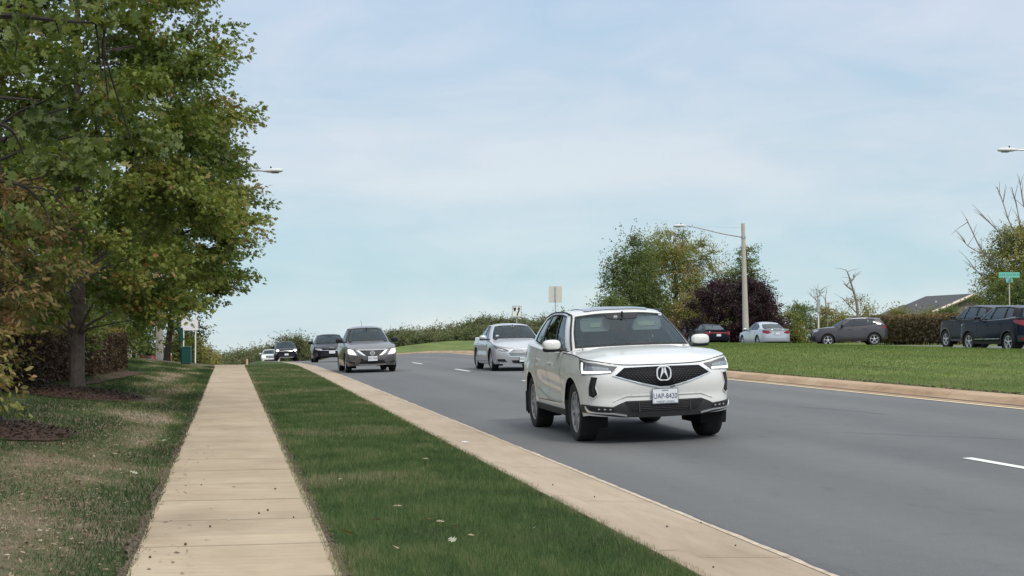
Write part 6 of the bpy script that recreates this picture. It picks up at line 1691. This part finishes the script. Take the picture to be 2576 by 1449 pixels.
# ------------------------------------------------------------------ grass blades
def GM(name, stops): return leaf_mat(name, stops, .3, .7)
GR_V = GM('grass_blade_verge', [(0, (.030, .052, .018)), (.35, (.067, .112, .036)), (.6, (.118, .170, .060)), (.8, (.18, .175, .09)), (1, (.32, .26, .17))])
GR_L = GM('grass_blade_lawn', [(0, (.030, .055, .016)), (.35, (.070, .112, .032)), (.52, (.120, .150, .055)), (.68, (.26, .215, .13)), (1, (.46, .38, .28))])
GR_M = GM('grass_blade_median', [(0, (.055, .092, .020)), (.4, (.110, .160, .036)), (.7, (.165, .210, .055)), (1, (.25, .25, .10))])
def vnoise(a, b, s, z=0.0): return np.array([noise.noise(Vector((x_ * s, y_ * s, z))) for x_, y_ in zip(a, b)])
def blades(name, label, p, t, h, w, tint, m, dz=-.012, lean=.6):
    n = len(p); X = OX + p * NX + t * UX; Y = p * NY + t * UY; z = np.array([Zpt(a, b_) for a, b_ in zip(p, t)]) + dz
    a = rng.uniform(0, 2 * math.pi, n); dx, dy = np.cos(a) * w / 2, np.sin(a) * w / 2
    la = rng.uniform(0, 2 * math.pi, n); ll = rng.uniform(.1, 1, n) * lean * h
    V = np.zeros((n, 3, 3)); V[:, 0] = np.c_[X - dx, Y - dy, z]; V[:, 1] = np.c_[X + dx, Y + dy, z]; V[:, 2] = np.c_[X + np.cos(la) * ll, Y + np.sin(la) * ll, z + h]
    F = np.arange(n * 3).reshape(-1, 3); o = raw_mesh(name, V.reshape(-1, 3), F, tint, m); tag(o, label, 'grass', kind='stuff'); return o
# verge: density falls with distance
n = 320000; t_ = 4.5 + (60 - 4.5) * rng.uniform(0, 1, n) ** 2.1; p_ = rng.uniform(-2.0, .015, n)
edge = np.minimum(p_ + 2.0, .015 - p_); sc = np.clip(t_ / 14, .75, 3.2)
cl_ = vnoise(p_, t_, 1.3); cl2 = vnoise(p_, t_, .45, 4); cl3 = vnoise(p_, t_, 7, 9)
dry = np.clip((cl2 - .12) * 2.0, 0, .4) * (rng.uniform(0, 1, n) < .5)
tn = .40 + cl_ * .32 + cl3 * .30 + rng.normal(0, .15, n) + dry + (edge < .10) * rng.uniform(0, .45, n) * (rng.uniform(0, 1, n) < .5)
hh = (.042 + .020 * cl_ + .022 * cl3 + rng.uniform(-.014, .018, n)) * np.where(edge < .05, .8, 1)
blades('grass', 'dense dark green grass of the strip between sidewalk and kerb', p_, t_, hh, .0052 * sc * rng.uniform(.7, 1.3, n), tn, GR_V)
n = 190000; t_ = 4.5 + (58 - 4.5) * rng.uniform(0, 1, n) ** 1.8; p_ = -3.12 - rng.uniform(0, 1, n) ** 1.15 * 5.2
cl_ = vnoise(p_, t_, .9, 2); cl2 = vnoise(p_ * 1.6, t_ * .45, .8, 7); cl3 = vnoise(p_, t_, 4, 1)
band = np.exp(-((p_ + 3.95 + .25 * cl_) / .60) ** 2) * .50
near = np.clip((12.5 - t_) / 3, 0, 1)
tn = .21 + band * (.75 + .25 * near) + .36 * near * (p_ < -3.5) + cl2 * 1.15 + cl3 * .3 + rng.normal(0, .13, n) - .16 * (p_ > -3.42) - .10 * (p_ < -4.7)
sc = np.clip(t_ / 14, .75, 3.2); keep = rng.uniform(0, 1, n) > np.clip((tn - .45) * 1.2, 0, .55)
hh = np.clip(.040 - .022 * np.clip(tn - .3, 0, .6) + rng.uniform(-.012, .014, n) + .01 * (p_ > -3.4), .01, .08)
blades('grass', 'patchy green and straw coloured grass left of the sidewalk', p_[keep], t_[keep], hh[keep], (.0065 * sc * rng.uniform(.7, 1.4, n))[keep], tn[keep], GR_L, lean=1.2)
n = 230000; t_ = 12 + 78 * rng.uniform(0, 1, n) ** 1.3; p_ = rng.uniform(10.38, 24.0, n)
cl_ = vnoise(p_, t_ * .25, .8, 2); cl2 = vnoise(p_, t_, .5, 3)
tn = .42 + cl_ * .34 + cl2 * .2 + rng.normal(0, .08, n); hh = .042 + .012 * cl2 + rng.uniform(-.012, .02, n)
blades('grass', 'bright mown grass of the wide median', p_, t_, hh, rng.uniform(.009, .020, n) * np.clip(t_ / 35, .6, 2), tn, GR_M)
# worn dirt edges: crumbs of soil and dead leaves along the slabs and the median kerb
LIT = leaf_mat('leaf_litter', [(0, (.030, .020, .014)), (.3, (.075, .045, .028)), (.6, (.17, .11, .065)), (.85, (.30, .22, .15)), (1, (.42, .36, .28))], .1)
def litter(name, label, p, t, s, tint, dz=.012):
    X = OX + p * NX + t * UX; Y = p * NY + t * UY; z = np.array([Zpt(a, b_) for a, b_ in zip(p, t)]) + dz
    d = rng.normal(0, 1, (len(p), 3)); d[:, 2] *= .15
    o = leaves(name, np.c_[X, Y, z], d, s, tint, SMALL, LIT, None, .85); tag(o, label, 'litter', kind='stuff')
n = 5200; t_ = 4.5 + 45 * rng.uniform(0, 1, n) ** 1.8; side = rng.uniform(0, 1, n) < .5
p_ = np.where(side, -3.16 + rng.normal(-.02, .028, n), -1.94 + np.abs(rng.normal(.0, .025, n)))
litter('leaf_litter', 'dead leaf crumbs and soil along both edges of the sidewalk', p_, t_, rng.uniform(.012, .035, n), rng.uniform(0, .55, n))
n = 9000; t_ = 4.5 + 45 * rng.uniform(0, 1, n) ** 1.6; p_ = -3.95 + rng.normal(0, .42, n)
litter('leaf_litter', 'dry straw and shredded leaves in the worn band left of the sidewalk', p_, t_, rng.uniform(.02, .05, n), rng.uniform(.3, .95, n), .006)
n = 5000; t_ = 12 + 60 * rng.uniform(0, 1, n) ** 1.4; p_ = 10.46 + np.abs(rng.normal(0, .10, n))
litter('leaf_litter', 'brown thatch along the back of the median kerb', p_, t_, rng.uniform(.03, .09, n), rng.uniform(0, .6, n), .02)
for px, d, rx, ry, nn in ((195, 27, 1.15, 1.75, 5200), (-20, 17.5, .95, 1.3, 4200)):
    q = gnd(px, d); a_ = rng.uniform(0, 6.28, nn); k_ = rng.uniform(0, 1, nn) ** .5 * 1.04; X = q.x + rx * k_ * np.cos(a_) * .98; Y = q.y - .15 + ry * k_ * np.sin(a_)
    hh_ = (.10 if d > 20 else .06) * (1 - np.clip(k_, 0, 1) ** 2); zz = np.array([Z(u_, w_) for u_, w_ in zip(X, Y)]) + hh_ + .022
    dd = rng.normal(0, 1, (nn, 3)); dd[:, 2] *= .25; o = leaves('wood_chips', np.c_[X, Y, zz], dd, rng.uniform(.02, .06, nn), np.clip(rng.normal(.16, .14, nn), 0, .8), SMALL, LIT, None, .7); tag(o, 'brown wood chips heaped round the oak trunk in front of the hedge' if d > 20 else 'reddish wood chips round the trunk at the left edge', 'mulch', kind='stuff')
# scattered fallen leaves, each its own
fl = []
proto_leaf = {}
def fallen(p, t, s, tint, lab, grp, dz=.03, tm='oak'):
    x, y = from_pt(p, t); key = (round(tint, 1), tm)
    if key not in proto_leaf:
        o = leaves('fallen_leaf', np.zeros((1, 3)), np.array([[.3, 1, .12]]), 1.0, np.array([key[0]]), OAK if tm == 'oak' else SMALL, LIT2, None, .8); proto_leaf[key] = o.data; bpy.data.objects.remove(o)
    o = bpy.data.objects.new('fallen_leaf', proto_leaf[key]); link(o); o.location = (x, y, Zpt(p, t) + dz); o.scale = (s, s, s); o.rotation_euler = (rnd.uniform(-.3, .3), rnd.uniform(-.3, .3), rnd.uniform(0, 6.28)); tag(o, lab, 'leaf', grp)
LIT2 = leaf_mat('fallen_leaf', [(0, (.06, .03, .02)), (.3, (.30, .10, .03)), (.6, (.30, .22, .13)), (.8, (.30, .25, .16)), (1, (.33, .34, .25))], .1)
def px_pt(px, py, h=1.36): d = 3800 * h / (py - 828); q = at(px, py, d); return to_pt(q.x, d)
p, t = px_pt(893, 1362); fallen(p, t, .11, .3, 'orange oak leaf on the grass near the sidewalk', None, .05)
for i, (px, py, s, tn) in enumerate(((1147, 1384, .07, 1.0), (1176, 1367, .05, .6), (1145, 1232, .07, 1.0), (1062, 1168, .08, .8), (1345, 1348, .05, 1.0), (1085, 1325, .09, .6), (955, 1325, .07, .6), (1010, 1288, .07, .6), (985, 1290, .06, .8), (1000, 1398, .09, .6), (860, 1215, .05, .8), (1165, 1345, .10, .6), (1095, 1330, .07, .8), (1050, 1265, .06, .8))):
    p, t = px_pt(px, py); fallen(p, t, s, tn, 'pale curled leaf lying on the dark green grass strip', 'pale leaves on the grass strip', .045, 'small' if i % 2 else 'oak')
for i in range(46):
    p = -3.3 - rnd.random() * 3.2; t = 6.5 + rnd.random() ** 1.5 * 22; fallen(p, t, rnd.uniform(.05, .09), rnd.choice([.6, .8, 1.0]), 'pale dry leaf lying on the patchy left lawn', 'dry leaves on the left lawn', .035, rnd.choice(['oak', 'small']))
# acorns on the sidewalk and the kerb
b = MB(); b.lathe([(0, -.008), (.0075, -.003), (.008, .003), (.004, .009), (0, .011)], 8, 'x'); ac = b.build('acorn', mat('acorn_brown', (.07, .04, .025), .6))
first = True
AC = [(-2.1 - rnd.random() * 1.0, 5.2 + rnd.random() ** 1.3 * 10) for _ in range(20)] + [(rnd.uniform(.1, .8), 6 + rnd.random() ** 1.3 * 8) for _ in range(10)]
for i, (p, t) in enumerate(AC):
    o = ac if first else ac.copy()
    if not first: link(o)
    first = False; x, y = from_pt(p, t); s = rnd.uniform(.7, 1.15); o.location = (x, y, Zpt(p, t) + .008 * s + (.006 if p > -1 else 0)); o.scale = (s, s, s); o.rotation_euler = (0, 0, rnd.uniform(0, 6.28))
    onw = p < -1; tag(o, 'tiny brown acorn lying on the tan sidewalk' if onw else 'tiny brown acorn lying on the tan kerb', 'acorn', 'acorns on the sidewalk' if onw else 'acorns on the kerb')
# paint blotch on the kerb
p, t = px_pt(1170, 1109, 1.38); v = []; 
for k in range(14): a = 2 * math.pi * k / 14; rr = .05 * (1 + .4 * math.sin(k * 2.7)); x, y = from_pt(p + rr * .9 * math.cos(a), t + rr * 2.0 * math.sin(a)); v.append((x, y, Zpt(p, t) + .016))
o = mesh_obj('kerb_paint_spot', v, [tuple(range(14))], mw); o['kind'] = 'structure'
# ------------------------------------------------------------------ street furniture and houses
m_cpole = mat('concrete_pole', (.42, .38, .33), .85, noise_s=3, noise_a=.10, bump=.2)
m_galv = mat('galvanised_steel', (.42, .43, .44), .45, .6)
m_lamp = mat('lamp_housing_grey', (.55, .56, .55), .5)
m_whitep = mat('white_painted_post', (.70, .69, .64), .6)
def street_lamp(label, bx, by, zb, top_z, arm_z0, head, r0, r1, lean=0.0, tie=True):
    root = empty('street_lamp', (bx, by, zb)); tag(root, label, 'street lamp', 'tall cobra-head street lamps')
    h = top_z - zb; b = MB(); b.tube([(0, 0, -.2), (0, 0, 0), (lean * h * .5, 0, h * .5), (lean * h, 0, h)], [r0, r0, (r0 + r1) / 2, r1], 16); b.build('pole', m_cpole, root)
    hd = Vector(head) - Vector((bx, by, zb)); az = arm_z0 - zb; s = Vector((lean * az, 0, az)); b = MB()
    P = catmull([list(s), list(s.lerp(hd, .33) + Vector((0, 0, -.02))), list(s.lerp(hd, .66) + Vector((0, 0, .03))), list(s.lerp(hd, .9) + Vector((0, 0, .05))), list(hd)], 5); b.tube([Vector(q) for q in P], [.055 - .02 * i / len(P) for i in range(len(P))], 8)
    b.lathe([(r1 * 1.35, -.09), (r1 * 1.35, .09)], 14, 'z', tuple(s)); b.build('arm', m_galv, root)
    if tie:
        b = MB(); q = s.lerp(hd, .86) + Vector((0, 0, .05)); b.tube([(lean * h, 0, h - .30), q], .006, 5); b.build('tie_rod', m_galv, root)
    d = (hd - s); d.z = 0; d.normalize(); b = MB(); prof = [(-.12, .05, .05), (0, .07, .07), (.12, .13, .105), (.38, .165, .125), (.62, .16, .110), (.74, .12, .085), (.80, .06, .05)]
    v = []; f = []; n = 12; sd = Vector((-d.y, d.x, 0))
    for (s_, w_, h_) in prof:
        for k in range(n):
            a = 2 * math.pi * k / n; c_, s2 = math.cos(a), math.sin(a); v.append(hd + d * s_ + sd * w_ * c_ + Vector((0, 0, h_ * s2 * (1 if s2 > 0 else .8))))
    for i in range(len(prof) - 1):
        for k in range(n): f.append((i * n + k, i * n + (k + 1) % n, (i + 1) * n + (k + 1) % n, (i + 1) * n + k))
    f += [tuple(range(n)), tuple((len(prof) - 1) * n + k for k in range(n))]
    b.add(v, f); hb_ = b.build('lamp_head', m_lamp, root)
    b = MB(); c_ = hd + d * .45 + Vector((0, 0, -.09)); b.box(c_, (.34 if abs(d.x) > .5 else .2, .2, .05), bev=.015); b.build('lens', K.lensd, hb_)
    b = MB(); b.tube([hd + d * .25 + Vector((0, 0, .09)), hd + d * .25 + Vector((0, 0, .19))], .035, 8); b.build('photocell', K.black, hb_)
    return root
q = gnd(1877, 106); tp = at(1869, 562, 106)
street_lamp('tall concrete lamp pole in front of the purple tree, arm reaching left', q.x, q.y, q.z, tp.z, at(1870, 597, 106).z, at(1722, 568, 107), .235, .125, lean=(tp.x - q.x) / (tp.z - q.z))
q = gnd(402, 68)
street_lamp('concrete lamp pole rising through the oaks, lamp head beside the leaves', q.x, q.y, q.z, at(400, 395, 68).z, at(400, 452, 68).z, at(668, 430, 67), .17, .10)
hd = at(2553, 377, 71)
street_lamp('lamp head poking in at the upper right edge, pole out of view', hd.x + 5.6, 70.4, Z(hd.x + 5.6, 70.4), hd.z + .4, hd.z - .8, hd, .2, .12)

def sign_post(name, label, px, d, top_y, w, h, face_m, back_m, cat='sign', group=None, facing=1, post_w=.06, lean=0, panel_off=0, post_m=None, square=True):
    g = gnd(px, d); root = empty(name, g); tag(root, label, cat, group); zt_ = at(px, top_y, d).z - g.z
    b = MB(); b.box((0, .03, zt_ / 2 - .1), (post_w, post_w * .6, zt_ - .02 + .2)); b.build('post', post_m or m_galv, root)
    b = MB(); b.box((panel_off, -.012, zt_ - h / 2), (w, .012, h), bev=.004); b.build('sign_panel', face_m, root)
    return root, zt_
sw_ = mat('sign_white', (.72, .72, .72), .5); sb_ = mat('sign_black', (.012, .012, .014), .5); sbk = mat('sign_back_aluminium', (.62, .58, .52), .5, .3)
w = 24 / 3800 * 95; h = 29 / 3800 * 95
root, zt_ = sign_post('keep_right_sign', 'white sign with black curved arrow keeping right of the median, over the silver sedan', 1300, 95, 769, w, h, sw_, None)
b = MB(); yb = -.021; cz = zt_ - h / 2
# border, island shape and the bent arrow
for (x0, x1, z0, z1) in ((-w / 2 + .02, w / 2 - .02, h / 2 - .035, h / 2 - .015), (-w / 2 + .02, w / 2 - .02, -h / 2 + .015, -h / 2 + .035), (-w / 2 + .015, -w / 2 + .03, -h / 2 + .02, h / 2 - .02), (w / 2 - .03, w / 2 - .015, -h / 2 + .02, h / 2 - .02)):
    b.box(((x0 + x1) / 2, yb, cz + (z0 + z1) / 2), (x1 - x0, .006, z1 - z0))
b.build('sign_border', sb_, root)
b = MB(); b.prism([(-.22, cz + .25), (-.04, cz + .25), (-.06, cz + .08), (-.12, cz - .02), (-.19, cz + .08)], yb - .004, yb, 'y'); b.build('island_symbol', sb_, root)
b = MB(); b.prism([(.00, cz - .28), (.075, cz - .28), (.08, cz - .16), (.17, cz + .02), (.175, cz + .14), (.23, cz + .14), (.135, cz + .30), (.035, cz + .12), (.10, cz + .13), (.095, cz + .04), (.01, cz - .12)], yb - .004, yb, 'y'); b.build('arrow_symbol', sb_, root)
root, zt_ = sign_post('sign_seen_from_behind', 'plain pale back of a road sign on a steel post behind the white crossover', 1397, 84, 720, 33 / 3800 * 84, 41 / 3800 * 84, sbk, None)
root.children[0].location.y = -.07
b = MB()
for zz in (.12, .5, .8): b.box((0, -.085, zt_ - zz), (.09, .01, .03))
b.build('bracket', m_galv, root)
# street name sign
g = gnd(2540, 76); root = empty('street_name_sign', g); tag(root, 'green street name sign on a thin post above the tall black vehicle', 'sign')
zt_ = at(2540, 685, 76).z - g.z; b = MB(); b.tube([(0, 0, -.1), (0, 0, zt_ - .2)], .03, 8); b.build('post', mat('post_cream', (.5, .48, .4), .6), root)
mg = mat('sign_green', (.16, .50, .40), .4); W_ = 53 / 3800 * 76; H_ = .27
b = MB(); b.box((0, 0, zt_ - H_ / 2), (W_, .02, H_), bev=.005); pn = b.build('name_panel', mg, root)
place_text('lettering', 'LAKE BALDWIN', .19, Matrix.Translation((0, -.013, zt_ - H_ / 2)) @ Matrix(((1, 0, 0, 0), (0, 0, -1, 0), (0, 1, 0, 0), (0, 0, 0, 1))), mat('sign_letter', (.04, .22, .20), .5), pn, sx=.78)
b = MB(); b.box((.03, .03, zt_ - H_ - .13), (.02, .62, .24)); b.build('cross_panel', mg, root)
b.v = []; 
b = MB(); b.box((.0, -.01, zt_ - H_ - .13), (.38, .02, .22), Matrix.Rotation(.3, 3, 'Z')); b.build('cross_panel', mat('sign_green_blue', (.22, .45, .45), .5), root)

# pet waste station
g = gnd(458, 56); g.x = at(459, 900, 56).x; root = empty('pet_waste_station', (g.x, g.y, Z(g.x, g.y))); tag(root, 'dark green dog waste station with bag box and lidded bin beside the sidewalk', 'waste station')
mgr = mat('dark_green_paint', (.008, .060, .052), .4); mgl = mat('green_lid_edge', (.10, .22, .17), .4)
ln = -.11
b = MB(); b.box((ln * .95, 0, .95), (.055, .055, 2.1), Matrix.Rotation(ln * .55, 3, 'Y').transposed() if False else Matrix.Rotation(-.085, 3, 'Y')); b.build('post', mgr, root)
b = MB(); b.box((-.03, -.08, 1.10), (.13, .12, .50), Matrix.Rotation(-.06, 3, 'Y'), bev=.015); b.box((.05, -.08, .93), (.07, .10, .06), bev=.01); b.build('bag_dispenser', mgr, root)
b = MB(); b.box((.165, -.05, .32), (.33, .30, .62), Matrix.Rotation(-.03, 3, 'Y'), bev=.03); bn = b.build('bin', mgr, root)
b = MB(); b.box((.16, -.05, .645), (.35, .32, .035), Matrix.Rotation(-.03, 3, 'Y'), bev=.012); b.build('lid', mgl, bn)
# big pale sign board on two thin posts
g = gnd(477, 70); root = empty('sign_board', g); tag(root, 'pale sign board on two thin white posts under the oak leaves', 'sign board')
pk = mat('pale_board', (.74, .72, .74), .6)
for px in (462, 492):
    x_ = at(px, 828, 70).x - g.x; zt_ = at(px, 770, 70).z - g.z; b = MB(); b.tube([(x_, 0, -.1), (x_, 0, zt_)], .030, 8); b.build('post', m_whitep, root)
z1 = at(477, 831, 70).z - g.z; z2 = at(477, 806, 70).z - g.z; b = MB(); b.box((0, -.04, (z1 + z2) / 2), (.80, .012, z2 - z1)); b.build('panel', pk, root)
# small posts
def small_post(name, label, px, d, ty, w, m, cat='post', by=None):
    g = gnd(px, d); root = empty(name, g); tag(root, label, cat); zt_ = at(px, ty, d).z - g.z; b = MB(); b.tube([(0, 0, -.15), (0, 0, zt_)], w / 2, 8); b.build('post', m, root); b = MB(); b.lathe([(w * .5, 0), (w * .58, .0), (w * .58, .03), (0, .045)], 10, 'z', (0, 0, zt_)); b.build('cap', m, root); return root, zt_
small_post('grey_post', 'thin grey steel post left of the lamp pole under the oaks', 343.7, 62, 815, .06, m_galv)
r_, zt_ = small_post('marker_post', 'low orange and white marker post behind the leaning trunk', 430, 80, 890, .07, m_whitep); b = MB(); b.lathe([(.042, zt_ - .3), (.042, zt_ - .08)], 10, 'z'); b.build('orange_sleeve', mat('marker_orange', (.55, .14, .05), .5), r_)
small_post('marker_stub', 'small cream marker stub on the crest beyond the grass strip', 622, 95, 905, .12, mat('cream_marker', (.60, .42, .28), .6))
r_, zt_ = small_post('utility_post', 'thin pale post with grey box among the dead snags', 2059, 100, 750, .09, m_whitep); b = MB(); b.box((0, -.05, zt_ - .5), (.22, .12, .9), bev=.02); b.build('meter_box', m_galv, r_)
# white gatepost/wall end seen through the trees
g = gnd(323, 66); root = empty('white_pillar', g); tag(root, 'cream painted pillar seen through the trees at the end of the hedge', 'pillar'); b = MB(); b.box((0, .1, 1.6), (.22, .22, 3.4), bev=.01); b.build('shaft', mat('cream_paint', (.62, .56, .46), .7), root); b = MB(); b.box((0, .1, 3.33), (.32, .32, .1), bev=.02); b.build('cap', mat('cream_paint', (.62, .56, .46), .7), root)

# houses far right: roofs over the hedge
m_roof = mat('grey_shingles', (.058, .060, .066), .9, noise_s=4, noise_a=.2); m_trim = mat('cream_trim', (.60, .52, .42), .7); m_wall = mat('taupe_siding', (.24, .21, .19), .85, noise_s=1, noise_a=.06)
def house(label, peak_px, peak_y, d, half_w, rise, L, ang, g_dz=0.0):
    """gable end at local y=0 facing the road, ridge running back along local +y"""
    pk = at(peak_px, peak_y, d); g = Z(pk.x, d); root = empty('house', (pk.x, d, g), ang); tag(root, label, 'house', 'houses behind the brown hedge')
    rz_ = pk.z - g; e = rz_ - rise; W_ = half_w
    b = MB(); v = [(-W_, 0, 0), (W_, 0, 0), (W_, L, 0), (-W_, L, 0), (-W_, 0, e), (W_, 0, e), (W_, L, e), (-W_, L, e), (0, 0, rz_ - .15), (0, L, rz_ - .15)]
    b.add(v, [(0, 1, 5, 8, 4), (1, 2, 6, 5), (2, 3, 7, 9, 6), (3, 0, 4, 7)]); b.build('wall', m_wall, root, smooth=False)
    b = MB(); ov = .45; th = .16
    for sg in (-1, 1):
        xe = sg * (W_ + ov); ze = e - ov * rise / W_
        v = [(xe, -ov, ze), (0, -ov, rz_), (0, L + ov, rz_), (xe, L + ov, ze)]; v += [(a, b__, c_ + th) for a, b__, c_ in v]
        b.add(v, [(0, 1, 2, 3), (7, 6, 5, 4), (0, 4, 5, 1), (1, 5, 6, 2), (2, 6, 7, 3), (3, 7, 4, 0)])
    rf = b.build('roof', m_roof, root, smooth=False)
    for sg in (-1, 1):
        xe = sg * (W_ + ov); ze = e - ov * rise / W_; b = MB(); b.tube([(xe, -ov - .06, ze + .02), (0, -ov - .06, rz_ + .04)], .12, 4); b.build('fascia', m_trim, rf, smooth=False)
    b = MB(); b.box((0, -.04, rz_ - rise * .75), (.9, .10, 1.1)); w_ = b.build('window', m_trim, root); b = MB(); b.box((0, -.10, rz_ - rise * .75), (.7, .04, .9)); b.build('pane', K.lensd, w_)
    return root, rf, rz_, e
r1, rf, rz_, e_ = house('grey roofed house with cream gable edge behind the brown hedge, nearest the yellow green tree', 2442, 744, 112, 4.6, 1.9, 8.5, .10)
for k in range(3):
    b = MB(); x_ = -1.5 - k * .5; y_ = 3 + k * 2.8; zz = rz_ + x_ / 4.6 * 1.9 * -1 * -1; b.tube([(x_, y_, zz - .1), (x_, y_, zz + .30)], .06, 8); b.build('vent_pipe', m_trim, rf)
house('second grey roofed house stepping down left of the nearest roof', 2350, 768, 128, 4.8, 1.9, 7, .10)
house('small low grey roof just right of the dark grey crossover', 2218, 797, 140, 3.0, 1.0, 8, .15)
